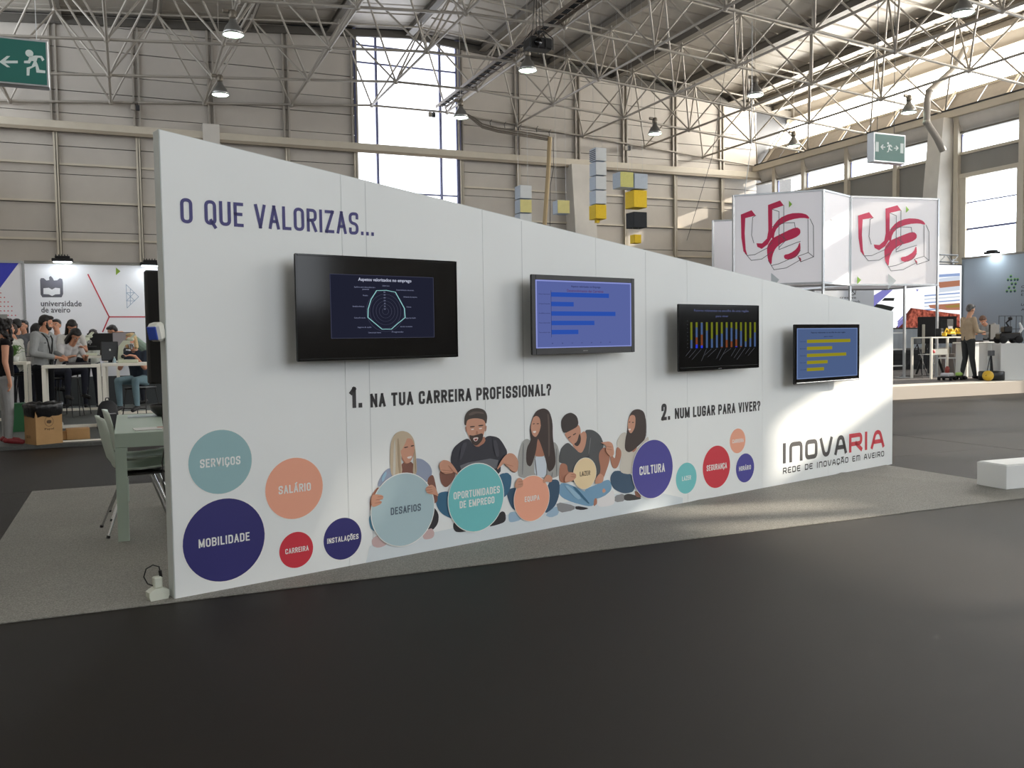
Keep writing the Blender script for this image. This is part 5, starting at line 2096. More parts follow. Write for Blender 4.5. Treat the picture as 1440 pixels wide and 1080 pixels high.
t = thing('crate', 'green plastic crate under the leftmost white table', 'crate', (at_y(24, 560, 15.4).x, 15.4, ZS), .1)
m = MB()
m.box((-.1, -.12, 0), (.1, .12, .02))
for a in (((-.1, -.12, .02), (.1, -.1, .42)), ((-.1, .1, .02), (.1, .12, .42)), ((-.1, -.1, .02), (-.08, .1, .42)), ((.08, -.1, .02), (.1, .1, .42))):
    m.box(*a)
m.box((-.11, -.13, .4), (.11, .13, .43))
m.build('crate_body', mat('crate_green', (30, 92, 52), .5), t)

# banners on the left stand ------------------------------------------------
YBN = 21.0
xl, xr_ = at_y(34, 372, YBN).x, at_y(330, 380, YBN).x
t = thing('university_banner', 'pale backlit-looking stand wall with dark shield logo and red branching lines', 'banner', (xl, YBN, ZS))
W_, H_ = xr_ - xl, 3.0
m = MB()
m.box((0, 0, 0), (W_, .06, H_))
m.build('fabric_panel', mat('banner_white', (238, 238, 242), .6), t)
m = MB()
m.box((0, -.015, H_), (W_, .075, H_ + .06))
m.build('top_rail', mat('banner_rail', (120, 116, 108), .5), t)
m = MB()
m.box((-.4, -.03, 0), (W_, -.001, .62))
m.build('dark_skirting', mat('skirting_grey', (66, 70, 72), .8), t)


def bp(px, py):
    q_ = at_y(px, py, YBN - .003)
    return (q_.x - xl, q_.z - ZS)


def BFN(u, v, d):
    return Vector((u, -.002 - d, v))


A5, S5 = (0, 340), 5.5385
B = lambda pts: [bp(*p) for p in off(A5, S5, pts)]
m = MB()
flat_poly(m, B([(312, 300), (318, 283), (340, 283), (362, 302), (384, 298), (382, 276), (395, 266), (410, 282), (420, 302), (445, 300), (465, 284), (485, 290), (490, 320), (492, 405), (480, 432), (330, 432), (316, 410)]), BFN, 0)
m.build('shield_logo', mat('banner_charcoal', (78, 76, 84), .6), t)
m = MB()
flat_poly(m, B([(338, 362), (380, 358), (405, 372), (430, 358), (468, 362), (468, 408), (430, 410), (406, 422), (380, 410), (338, 408)]), BFN, .001)
m.build('open_book_mark', mat('banner_white', (238, 238, 242), .6), t)
m = MB()
a, b, c = bp(57.5, 430.5), bp(115, 430.5), bp(57.5, 424)
font_text(m, 'universidade', a[0], a[1], (c[1] - a[1]) * 1.75, b[0] - a[0], BFN, .0005, .015)
a, b = bp(58, 439.5), bp(99, 439.5)
font_text(m, 'de aveiro', a[0], a[1], (c[1] - bp(57.5, 430.5)[1]) * 1.75, b[0] - a[0], BFN, .0005, .015)
m.build('lettering', mat('banner_charcoal', (78, 76, 84), .6), t)
m = MB()
for ln in ([(686, 256), (850, 585)], [(850, 585), (1180, 585)], [(850, 585), (800, 700)]):
    ribbon(m, [Vector(q_) for q_ in B(ln)], .025, False, BFN, .0008)
m.build('red_line', mat('banner_red', (186, 48, 62), .6), t)
m = MB()
flat_poly(m, B([(903, 200), (938, 230), (903, 260)]), BFN, .001)
m.build('green_triangle', mat('banner_green', (140, 172, 56), .6), t)
m = MB()
tri = [(982, 333), (1080, 428), (990, 515)]
for ln in ([(982, 333), (1080, 428)], [(1080, 428), (990, 515)], [(990, 515), (982, 333)], [(1015, 365), (1015, 490)], [(1046, 397), (985, 397)], [(985, 397), (1050, 460)], [(985, 460), (1046, 397)], [(985, 460), (1050, 460)]):
    ribbon(m, [Vector(q_) for q_ in B(ln)], .01, False, BFN, .0008)
m.build('line_triangle', mat('banner_line_blue', (150, 168, 190), .6), t)

xe = at_y(33, 372, 20.7).x
t = thing('corner_banner', 'white stand wall with a blue corner and rows of red dots at the left edge', 'banner', (xe - 2.2, 20.7, ZS))
m = MB()
m.box((0, 0, 0), (2.2, .05, 2.98))
m.build('fabric_panel', mat('banner_white2', (240, 240, 244), .6), t)
m = MB()
m.box((2.165, -.02, 0), (2.2, .07, 3.02))
m.box((0, -.02, 2.98), (2.165, .07, 3.03))
m.build('frame', M_alu, t)


def cp_(px, py):
    q_ = at_y(px, py, 20.697)
    return (q_.x - xe + 2.2, q_.z - ZS)


m = MB()
flat_poly(m, [cp_(27, 369), cp_(0, 405), cp_(-60, 480), cp_(-60, 366)], BFN, 0)
m.build('blue_corner', mat('banner_blue', (60, 66, 190), .6), t)
m = MB()
for r in range(8):
    for c in range(12):
        x, y = 27 - c * 5.2 - (r % 2) * 2.6 * 0 - (7 - r) * 0, 412 + r * 6.3
        if x > 4 + r * 4.2:
            continue
        cc = cp_(x, y)
        flat_poly(m, disc_pts(cc, .014, 8), BFN, .0004)
m.build('red_dots', mat('banner_dot', (214, 120, 130), .6), t)
t = thing('grey_screen_board', 'plain grey board low at the left edge of the stand', 'board', (at_y(4, 450, 20.5).x - .6, 20.5, ZS))
m = MB()
m.box((0, 0, 0), (.68, .04, at_y(4, 442, 20.5).z - ZS))
m.build('board', mat('board_grey', (150, 152, 148), .6), t)


def led_light(label, x, y, z, aim, e):
    t = thing('stand_floodlight', label, 'light', (x, y, z), aim)
    m = MB()
    m.box((-.2, -.24, .0), (.2, .0, .07), bev=.015)
    m.box((-.14, -.2, .07), (.14, -.04, .12), bev=.01)
    for k in range(5):
        m.box((-.13 + k * .055, -.19, .12), (-.115 + k * .055, -.05, .15))
    m.build('housing', M_blackm, t)
    m = MB()
    m.box((-.17, -.22, -.012), (.17, -.03, -.001))
    m.build('lamp_face', emat('flood_glow', (240, 250, 255), e), t)
    m = MB()
    m.bar((0, .0, .04), (0, .2, .0), .03)
    m.build('arm', M_blackm, t)


p = at_y(89, 372, YBN - .05)
led_light('black floodlight above the shield logo', p.x, YBN - .1, ZS + 3.03, 0, 46)
p = at_y(211, 376, YBN - .05)
led_light('black floodlight beside the tall end of the sloping wall', p.x, YBN - .1, ZS + 2.98, 0, 46)
# ------------------------------------------------------------------ right-hand stand on the stage
ZR = .26
# white fabric cubes with the two-letter logo
M_sign_glow = mat('glow_added_fabric', (236, 234, 238), .6, spec=.3, emit=.1)  # slight glow added to brighten the fabric; no lamp inside
M_crim = mat('crimson_print', (205, 30, 84), .5)
M_thin = mat('thin_grey_line', (84, 84, 90), .6)
A_, B_, C_, D_ = Vector((13.05, 17.1)), Vector((14.5, 15.76)), Vector((15.82, 16.3)), Vector((18.25, 15.93))
ZB, ZT2 = 2.5, 4.6
UA_U1 = [(250, 285), (312, 263), (336, 290), (276, 303), (272, 380), (278, 460), (288, 492), (265, 470), (253, 400)]
UA_U2 = [(406, 236), (474, 212), (495, 238), (430, 258), (430, 400), (405, 440), (370, 462), (345, 450), (340, 432), (372, 434), (400, 410), (408, 370)]
UA_A1 = [(402, 500), (400, 450), (430, 410), (480, 388), (540, 362), (570, 355), (588, 368), (588, 392), (560, 412), (490, 432), (450, 460), (430, 500), (426, 552), (408, 525)]
UA_A2 = [(425, 400), (430, 350), (470, 305), (530, 280), (590, 278), (625, 288), (642, 312), (600, 304), (540, 312), (480, 335), (446, 370), (436, 425)]
UA_A3 = [(495, 500), (530, 495), (570, 470), (586, 430), (590, 480), (570, 512), (530, 528), (500, 522)]


def logo_face(t, P, Q, zb, zt, sgn=1, small=False):
    """prints on the face from P to Q (xy), local to root t"""
    L = (Q - P).length
    dx = (Q - P) / L
    nx = Vector((dx.y, -dx.x))
    H = zt - zb
    X0_, X1_, Y0_, Y1_ = 207, 714, 160, 662     # crop frame of the photographed face

    def fn(u, v, d):
        p = P + dx * (u * L) + nx * (.004 + d)
        return Vector((p.x, p.y, zb + v * H)) - t.location

    def nrm(pts):
        # undo the slant of the photographed face
        out = []
        for (x, y) in pts:
            u = (x - X0_) / (X1_ - X0_)
            top = 190 - 40 * u
            bot = 640 + 30 * u
            out.append((u, 1 - (y - top) / (bot - top)))
        return out
    m = MB()
    for g in (UA_U1, UA_U2):
        flat_poly(m, nrm(g), fn, .001)
    for g in (UA_A1, UA_A2, UA_A3):
        flat_poly(m, nrm(smooth_poly(g, 1)), fn, .001)
    flat_poly(m, nrm([(572, 512), (590, 522), (594, 545)]), fn, .001)
    m.build('letter_shape', M_crim, t)
    m = MB()

    def rb(pts, w=.006, cl=False):
        pp = [Vector(p) for p in nrm(pts)]
        ribbon(m, pp, w, cl, fn, .0016)
    rb([(336, 290), (318, 300), (312, 390), (325, 430)])
    rb([(288, 492), (330, 490), (400, 460), (430, 430)])
    rb([(275, 480), (310, 518), (370, 515), (430, 480)])
    rb([(430, 258), (468, 270), (468, 470)])
    rb([(495, 238), (495, 420)])
    rb([(642, 312), (660, 350), (662, 520), (590, 543), (575, 512), (632, 495), (662, 520)])
    rb([(630, 315), (632, 495)])
    rb([(426, 552), (470, 545), (560, 512), (588, 480)])
    rb([(408, 525), (440, 575), (510, 570), (592, 530)])
    rb([(430, 350), (500, 330), (555, 330), (560, 360)])
    rb([(470, 470), (560, 440), (588, 432)])
    rb([(468, 390), (510, 420), (468, 460)])
    m.build('outline_line', M_thin, t)
    m = MB()
    flat_poly(m, nrm([(524, 212), (542, 231), (524, 250)]), fn, .001)
    flat_poly(m, nrm([(247, 597), (269, 617), (247, 638)]), fn, .001)
    m.build('green_triangle', mat('lime_print', (140, 190, 60), .5), t)
    m = MB()
    flat_poly(m, nrm([(424, 590), (470, 630), (424, 676)]), fn, .001)
    m.build('grey_triangle', mat('pale_grey_print', (196, 204, 208), .5), t)


def fabric_sign(label, foot, faces, extra=None):
    c = sum(foot, Vector((0, 0))) / len(foot)
    t = thing('cube_sign', label, 'sign', (c.x, c.y, 0))
    m = MB()
    m.prism([(p.x - c.x, p.y - c.y) for p in foot], lambda u, v, d: Vector((u, v, d)), ZB + .03, ZT2 - .03)
    m.build('fabric_cube', M_sign_glow, t, fix=True)
    m = MB()
    for i in range(len(foot)):
        p, q_ = foot[i] - c, foot[(i + 1) % len(foot)] - c
        m.bar((p.x, p.y, ZB), (p.x, p.y, ZT2), .045)
        m.bar((p.x, p.y, ZB + .012), (q_.x, q_.y, ZB + .012), .04)
        m.bar((p.x, p.y, ZT2 - .012), (q_.x, q_.y, ZT2 - .012), .04)
    m.build('frame', M_alu, t)
    for i in faces:
        logo_face(t, foot[i], foot[(i + 1) % len(foot)], ZB, ZT2)
    return t, c


off1 = C_ - B_
t, c = fabric_sign('white cube sign with crimson lettering, left one facing the sloping wall', [A_, B_, C_ - Vector((.02, 0)), A_ + off1], [0])
m = MB()
dx = (C_ - B_).normalized()
nx = Vector((dx.y, -dx.x))


def sfn(u, v, d):
    p = B_ + dx * (u * (C_ - B_).length) + nx * .006
    return Vector((p.x - c.x, p.y - c.y, ZB + v * 2.1))


for k in range(6):
    font_text(m, 'innovation', .25 + .05 * k * 0, .68 - k * .022, .03, .62 - .05 * (k % 3), sfn, 0)
m.build('small_print', M_thin, t)
t, c = fabric_sign('white cube sign with crimson lettering, right one nearer the stage edge', [C_, D_, D_ + Vector((.35, 1.95)), C_ + Vector((.35, 2.3))], [0])
E1, E2 = Vector((15.32, 21.0)), Vector((17.0, 19.9))
t, c = fabric_sign('white cube sign with thin line drawing, standing behind the left crimson one', [E1, E2, E2 + Vector((1.3, 1.2)), E1 + Vector((1.3, 1.2))], [])
# posts carrying the cubes
for lab, q_, zlow in (('aluminium post under the left crimson sign', B_, ZR), ('aluminium post between the two crimson signs', C_ + Vector((.03, .03)), ZR), ('aluminium post at the right corner of the right crimson sign', D_, ZR),
                      ('thin aluminium post under the middle of the right crimson sign', C_.lerp(D_, .62), ZR), ('aluminium post under the line-drawn sign', E1, ZR), ('aluminium post under the far corner of the left crimson sign', A_, ZR)):
    t = thing('sign_post', lab, 'post', (q_.x, q_.y, zlow))
    m = MB()
    m.cbox((0, 0, (ZB - zlow) / 2), (.05, .05, ZB - zlow - .03))
    m.build('tube', M_alu, t)
    m = MB()
    m.cbox((0, 0, .006), (.3, .3, .012))
    m.build('foot_plate', M_alu, t)
# rails of the low barrier behind the posts
q_ = C_.lerp(D_, .62)
t = thing('shelf_rails', 'three short white rails fixed to the thin aluminium post', 'rail', (q_.x, q_.y, ZR))
for z in (1.35, .95, .55):
    m = MB()
    m.bar((-1.2, .2, z - ZR), (.08, .035, z - ZR), .03)
    m.build('rail', M_white, t)

# video wall ----------------------------------------------------------------
YV = 20.0
t = thing('video_wall', 'bright video wall showing a red tiled roof and white city view', 'screen', (20.0, YV, ZR))
zb_, zt_ = 1.5 - ZR, 3.42 - ZR
m = MB()
m.box((0, .0, zb_ - .03), (3.95, .12, zt_ + .03))
m.build('casing', M_black, t)
# cabinets
for i in range(4):
    for j in range(2):
        pass
VC = [('sky_white', (244, 246, 250)), ('roof_red', (150, 66, 52)), ('roof_dark', (96, 50, 42)), ('slate', (46, 48, 46)), ('violet', (132, 130, 196)), ('haze', (212, 220, 232)), ('meadow', (156, 130, 72)), ('terracotta', (176, 120, 96)), ('pale_blue', (150, 170, 210))]
VM = [ecol('video_' + n_, c_, 1.15 if n_ in ('sky_white',) else .95) for n_, c_ in VC]
# procedural mottling on the red roof image
nt = VM[1].node_tree
e_ = [n_ for n_ in nt.nodes if n_.type == 'EMISSION'][0]
tc_ = nt.nodes.new('ShaderNodeTexCoord')
nz_ = nt.nodes.new('ShaderNodeTexNoise')
nz_.inputs['Scale'].default_value = 9
nz_.inputs['Detail'].default_value = 8
cr_ = nt.nodes.new('ShaderNodeValToRGB')
cr_.color_ramp.elements[0].color = (*lin((92, 44, 38)), 1)
cr_.color_ramp.elements[0].position = .35
cr_.color_ramp.elements[1].color = (*lin((206, 112, 92)), 1)
cr_.color_ramp.elements[1].position = .68
nt.links.new(tc_.outputs['Object'], nz_.inputs['Vector'])
nt.links.new(nz_.outputs['Fac'], cr_.inputs['Fac'])
nt.links.new(cr_.outputs['Color'], e_.inputs['Color'])
m = MB()


def vp(px, py):
    p = at_y(px, py, YV - .01)
    return (min(max(p.x - 20.0, .01), 3.94), min(max(p.z - ZR, zb_), zt_))


def VFN(u, v, d):
    return Vector((u, -.004 - d, v))


def vpoly(ci, pts, d):
    m.cur = ci
    flat_poly(m, [vp(*p) for p in pts], VFN, d)


m.cur = 0
flat_poly(m, [(.01, zb_), (3.94, zb_), (3.94, zt_), (.01, zt_)], VFN, 0)
vpoly(5, [(1318, 392), (1350, 388), (1350, 408), (1318, 412)], .001)
vpoly(8, [(1320, 386), (1350, 384), (1350, 388), (1320, 390)], .0012)
for k in range(5):
    vpoly(5 if k % 2 else 8, [(1300, 415 + k * 5), (1350, 411 + k * 5), (1350, 413 + k * 5), (1300, 417 + k * 5)], .0015)
vpoly(7, [(1318, 397), (1350, 394), (1350, 402), (1322, 405)], .0016)
vpoly(7, [(1306, 429), (1350, 426), (1350, 436), (1330, 436), (1308, 433)], .002)
vpoly(6, [(1328, 430), (1350, 428), (1350, 432), (1332, 433)], .0023)
vpoly(1, [(1260, 461), (1281, 433), (1350, 442), (1350, 461)], .002)
vpoly(2, [(1260, 461), (1281, 433), (1284, 434), (1268, 461)], .0024)
vpoly(3, [(1228, 427), (1240, 428), (1258, 432), (1254, 437), (1228, 438)], .002)
vpoly(3, [(1244, 419), (1258, 419), (1257, 423), (1240, 423)], .002)
for k in range(4):
    vpoly(4, [(1228, 420 - k * 4 + 8), (1254, 406 - k * 2), (1255, 408 - k * 2), (1228, 424 - k * 4 + 8)], .0026 + k * .0003)
    vpoly(4, [(1262, 452 + k * 3), (1274, 440 + k * 3), (1275, 441 + k * 3), (1263, 454 + k * 3)], .003)
vpoly(4, [(1288, 407), (1292, 407), (1290, 410)], .003)
m.build('displayed_picture', VM, t)
t = thing('fabric_skirt', 'pale grey cloth skirt below the bright video wall', 'cloth', (20.0, YV, ZR))
m = MB()
n_ = 60
vs = []
for k in range(n_ + 1):
    y = -.04 + .03 * math.sin(k * 1.7) * math.sin(k * .37)
    vs += [(k / n_ * 3.9, y, .62), (k / n_ * 3.9, y - .02, 1.2)]
m.add(vs, [(2 * k, 2 * k + 2, 2 * k + 3, 2 * k + 1) for k in range(n_)], True)
m.build('cloth', mat('skirt_cloth', (168, 176, 184), .8), t)
t = thing('equipment_chest', 'long dark grey flight case under the cloth skirt', 'case', (20.0, YV - .5, ZR))
m = MB()
m.box((.0, 0, 0), (2.2, .5, .58), bev=.01)
m.build('case_body', M_dark, t)
m = MB()
for z in (.12, .28, .44):
    m.box((0.02, -.012, z), (2.18, -.001, z + .02))
m.build('edge_strip', M_black, t)

# creative park banner behind the signs
p = at_y(1193, 405, 19.0)
p2 = at_y(1229, 405, 19.0)
t = thing('park_banner', 'pale grey banner with an outlined cross mark left of the video wall', 'banner', (p.x - 1.2, 19.0, ZR))
m = MB()
m.box((0, 0, 0), (p2.x - p.x + 1.2, .05, 3.2))
m.build('fabric_panel', mat('banner_grey', (190, 196, 204), .6), t)


def kp(px, py):
    q_ = at_y(px, py, 18.997)
    return (q_.x - p.x + 1.2, q_.z - ZR)


m = MB()
ribbon(m, [Vector(kp(1193 + 5.5 + 5 * math.cos(a / 20 * math.tau), 409.5 + 5.5 * math.sin(a / 20 * math.tau))) for a in range(20)], .02, True, BFN, 0)
ribbon(m, [Vector(kp(1195, 405)), Vector(kp(1203, 414))], .02, False, BFN, 0)
ribbon(m, [Vector(kp(1203, 405)), Vector(kp(1195, 414))], .02, False, BFN, 0)
a, b, c = kp(1181, 420), kp(1204, 420), kp(1181, 416)
font_text(m, 'creative', a[0], a[1], .1, b[0] - a[0], BFN, 0, .01)
a, b = kp(1181, 425), kp(1210, 425)
font_text(m, 'science park', a[0], a[1] - .01, .1, b[0] - a[0], BFN, 0, .01)
m.build('lettering', M_dark, t)

# grey banner wall along the right, with the green mark -----------------------
XW = 24.0
t = thing('research_banner', 'plain blue-grey banner wall with a cluster of green and navy hexagons', 'banner', (XW, 15.6, ZR))
hb = 3.6 - ZR
m = MB()
m.box((0, 0, 0), (.06, 20.04 - 15.6, hb))
m.build('fabric_panel', mat('banner_bluegrey', (150, 162, 172), .65), t)
m = MB()
m.box((-.02, 0, hb), (.08, 20.04 - 15.6, hb + .06))
m.build('top_rail', mat('banner_rail', (120, 116, 108), .5), t)


def rp(px, py):
    q_ = at_x(px, py, XW - .003)
    return (q_.y - 15.6, q_.z - ZR)


def RFN(u, v, d):
    return Vector((-.002 - d, u, v))


m = MB()
for (x, y) in ((1421.5, 388.5), (1417.5, 393.5), (1422, 393.5), (1427, 393), (1431, 393), (1423, 399), (1428, 399), (1419, 404.5), (1426, 404), (1416, 409.5), (1421.5, 409.5), (1427, 409)):
    cc = rp(x, y)
    m.cur = 0
    flat_poly(m, disc_pts(cc, .05, 6), RFN, .0005)
    m.cur = 1
    flat_poly(m, disc_pts((cc[0], cc[1] - .012), .034, 6), RFN, .001)
m.build('hexagon', [mat('hex_green', (110, 170, 80), .5), mat('hex_navy', (30, 42, 88), .5)], t)
m = MB()
for k, (y, s_) in enumerate(((405, 'CENTRO DE'), (411, 'INVESTIGAÇÃO'), (416, 'E INOVAÇÃO'), (430, 'LABORATÓRIO'), (437, 'ASSOCIADO'))):
    a = rp(1436, y)
    font_text(m, s_, -a[0], a[1], .1, .9, lambda u, v, d: Vector((-.003, -u, v)), 0, .01)
m.build('lettering', M_dark, t)
p = at_x(1396, 352, XW - .15)
t = thing('stand_floodlight', 'black floodlight on the rail above the blue-grey banner wall', 'light', (XW - .06, p.y, 3.66), -math.pi / 2)
m = MB()
m.box((-.2, -.24, .0), (.2, .0, .07), bev=.015)
m.box((-.14, -.2, .07), (.14, -.04, .12), bev=.01)
m.build('housing', M_blackm, t)
m = MB()
m.box((-.17, -.22, -.012), (.17, -.03, -.001))
m.build('lamp_face', emat('flood_glow', (240, 250, 255), 60), t)

# lighting truss behind the video wall
t = thing('lighting_truss', 'short grey truss along the top behind the video wall', 'truss', (22.6, 20.35, 3.55))
m = MB()
for z in (0, .22):
    m.tube([(0, 0, z), (1.6, 0, z)], .022, 8)
m.build('chord', M_alu, t)
for k in range(6):
    m = MB()
    m.tube([(k * .27, 0, 0 if k % 2 else .22), ((k + 1) * .27, 0, .22 if k % 2 else 0)], .012, 6)
    m.build('brace', M_alu, t)
t = thing('truss_stand', 'grey pole holding up the short truss behind the video wall', 'stand', (24.15, 20.5, ZR))
m = MB()
m.tube([(0, 0, 0), (0, 0, 3.4)], .03, 8)
m.build('pole', M_alu, t)
m = MB()
m.cbox((0, 0, .01), (.35, .35, .02))
m.build('foot_plate', M_alu, t)

# tables, man, plinths, robots ------------------------------------------------
def rpt(px, py, y):
    return at_y(px, py, y)


p1, p2 = at_y(1310, 474, 15.2), at_y(1362, 474, 15.2)
bar_table('white-framed high table with yellow toy vehicles on it', p1.x, p2.x, 15.2, 15.8, p1.z, ZR, rail=False, th=.03, lg=.045)
ztab = p1.z
t = thing('document_tray', 'pale tray with papers hung on the front of the high table', 'tray', (p1.x + .22, 15.25, ztab - .42))
m = MB()
m.box((-.2, 0, 0), (.35, .35, .015))
m.box((-.2, 0, .015), (.35, .015, .14))
m.build('tray_body', mat('tray_pale', (176, 178, 172), .6), t)
m = MB()
m.lathe([(0, 0), (.04, 0), (.04, .003), (0, .003)], n=16, M=Matrix.Translation((-.08, -.002, .08)) @ Matrix.Rotation(math.pi / 2, 4, 'X'))
m.build('red_mark', mat('tray_red', (190, 60, 70), .6), t)
m = MB()
m.tube([(p1.x - p1.x - .1, .3, .0), (-.1, .3, -.6)], .01, 6)
m.tube([(.25, .3, .0), (.25, .3, -.6)], .01, 6)
m.build('leg', M_chrome, t)

xm, ym = 17.53, 14.45
person('grey-haired man in a beige shirt and dark trousers standing with his back to the hall', (xm, ym, ZR), math.radians(-100),
       stand(1.70, elr=(.24, .04, 1.13), wrr=(.12, .28, 1.12), har=(.07, .36, 1.13), ell=(-.24, .04, 1.13), wrl=(-.1, .28, 1.14), hal=(-.05, .36, 1.16), head=(0, .06, 1.64), anl=(-.14, -.06, .09), tol=(-.17, .1, .04), anr=(.12, .1, .09), tor=(.13, .26, .04)),
       (178, 158, 132), (58, 60, 60), sleeve='long', hair='short', hair_rgb=(92, 90, 88), skin=(206, 158, 128), voxel=.0095, head_turn=.1, head_pitch=-.25)
p = at_y(1393, 445, 16.3)
person('person with brown hair bent down behind the dark screens', (p.x, p.y, ZR), math.radians(100),
       stand(1.7, chest=(0, .14, 1.2), neck=(0, .26, 1.33), head=(0, .36, 1.42), shl=(-.18, .16, 1.3), shr=(.18, .16, 1.3), ell=(-.24, .3, 1.1), elr=(.24, .3, 1.1), wrl=(-.12, .46, 1.06), wrr=(.12, .46, 1.06), hal=(-.08, .54, 1.06), har=(.08, .54, 1.06)),
       (148, 150, 150), (50, 52, 56), hair='short', hair_rgb=(96, 66, 48), fingers=False, voxel=.013, head_pitch=-.8)


def toy(label, p, mt, rz=0):
    t = thing('toy_digger', label, 'toy vehicle', p, rz)
    m = MB()
    m.box((-.12, -.07, .06), (.1, .07, .12), bev=.015)
    m.box((-.03, -.055, .12), (.07, .055, .19), bev=.02)
    m.build('body', mt, t)
    m = MB()
    for sy in (-.075, .075):
        m.box((-.13, sy - .02, .0), (.11, sy + .02, .055), bev=.02)
    m.build('track', M_blackm, t)
    m = MB()
    m.bar((-.08, 0, .12), (-.17, 0, .2), .025)
    m.bar((-.17, 0, .2), (-.26, 0, .1), .02)
    m.box((-.3, -.05, .02), (-.23, .05, .1), bev=.012)
    m.build('bucket_arm', mt, t)


M_yel = mat('toy_yellow', (226, 186, 40), .35)
for px, lab, rz_ in ((1338, 'yellow toy digger at the left of the high table', .2), (1349, 'yellow toy digger beside the black device', 2.6), (1353, 'yellow toy digger nearest the man in beige', .1)):
    p = at_y(px, 472, 15.35)
    toy(lab, (p.x, 15.38 + {1338: 0, 1349: .21, 1353: .02}[px], ztab), M_yel, rz_)
for px, lab, w_, h_ in ((1322, 'black and white device at the left end of the high table', .1, .2), (1332, 'low black device behind the yellow diggers', .2, .1), (1358, 'black boxy monitor unit behind the man in beige', .22, .42)):
    yv_ = 15.72 if px == 1358 else 15.6
    p = at_y(px - (8 if px == 1358 else 0), 472, yv_)
    t = thing('device', lab, 'device', (min(p.x, p2.x - .14), min(yv_, 15.66), ztab))
    m = MB()
    m.box((-w_ / 2, -.06, 0), (w_ / 2, .1, h_), bev=.01)
    m.build('casing', M_black, t)
    m = MB()
    m.box((-w_ / 3, -.066, h_ * .2), (w_ / 3, -.061, h_ * .6), bev=.001)
    m.build('front_plate', mat('device_plate', (170, 170, 172), .5), t)

# tv on trolley behind the table
p = at_y(1308, 470, 17.0)
t = thing('trolley_screen', 'large dark screen on a black trolley behind the white high table', 'screen', (p.x, 17.0, ZR), -.75)
m = MB()
m.box((-.3, -.03, .8), (.62, .03, 1.5), bev=.01)
m.build('casing', M_blackm, t)
m = MB()
m.box((-.05, .0, .02), (.05, .06, .85))
m.build('column', M_dark, t)
m = MB()
m.prism([(-.35, .0), (-.3, .0), (-.02, .8), (-.1, .8)], lambda u, v, d: Vector((u, d, v)), -.05, .05)
m.prism([(.35, .0), (.3, .0), (.02, .8), (.1, .8)], lambda u, v, d: Vector((u, d, v)), -.05, .05)
m.build('leg', M_black, t, fix=True)
m = MB()
m.box((-.2, -.1, .55), (-.13, -.03, 1.3), bev=.01)
m.build('side_speaker', mat('speaker_cream', (176, 172, 160), .5), t)
p = at_y(1290, 490, 16.6)
t = thing('camera_tripod', 'grey camera tripod with trailing legs left of the trolley screen', 'tripod', (p.x, 16.6, ZR))
for a in (.4, 2.5, 4.6):
    m = MB()
    m.tube([(0, 0, .8), (.35 * math.cos(a), .35 * math.sin(a), 0)], .012, 6)
    m.build('leg', M_dark, t)
m = MB()
m.box((-.1, -.05, .8), (.1, .08, .98), bev=.02)
m.build('camera_head', mat('device_grey', (96, 98, 100), .5), t)
tag(MB().tube([(p.x - .9, 16.3, ZR + .01), (p.x - .6, 16.45, ZR + .012), (p.x - .4, 16.2, ZR + .012), (p.x - .1, 16.35, ZR + .012), (p.x + .2, 16.2, ZR + .012)], .012, 6).build('floor_cable', M_black), 'loose dark cable on the stage by the camera tripod', 'cable')

# stool behind
p = at_y(1335, 500, 16.0)
t = thing('step_stool', 'small white tubular stool under the high table', 'stool', (p.x, 16.1, ZR))
m = MB()
m.box((-.17, -.14, .43), (.17, .14, .46))
m.build('seat', M_white, t)
for sx in (-1, 1):
    for sy in (-1, 1):
        m = MB()
        m.tube([(sx * .14, sy * .11, .43), (sx * .17, sy * .14, 0)], .012, 6)
        m.build('leg', M_chrome, t)
for (px, lab, w_, h_) in ((1342, 'brown-grey storage box left of the man in beige', .5, .5), (1354, 'brown-grey storage box close behind the man in beige', .4, .9)):
    yb_ = 17.2 if px == 1342 else 17.75
    p = at_y(px, 500, yb_)
    t = thing('storage_box', lab, 'box', (p.x, yb_, ZR))
    m = MB()
    m.box((-w_ / 2, -.2, 0), (w_ / 2, .2, h_), bev=.008)
    m.build('box_body', mat('taupe_board', (122, 112, 106), .7), t)
    m = MB()
    m.box((-w_ / 2 - .004, -.204, h_ - .06), (w_ / 2 + .004, .204, h_ + .01))
    m.build('lid', mat('taupe_lid', (134, 124, 116), .7), t)

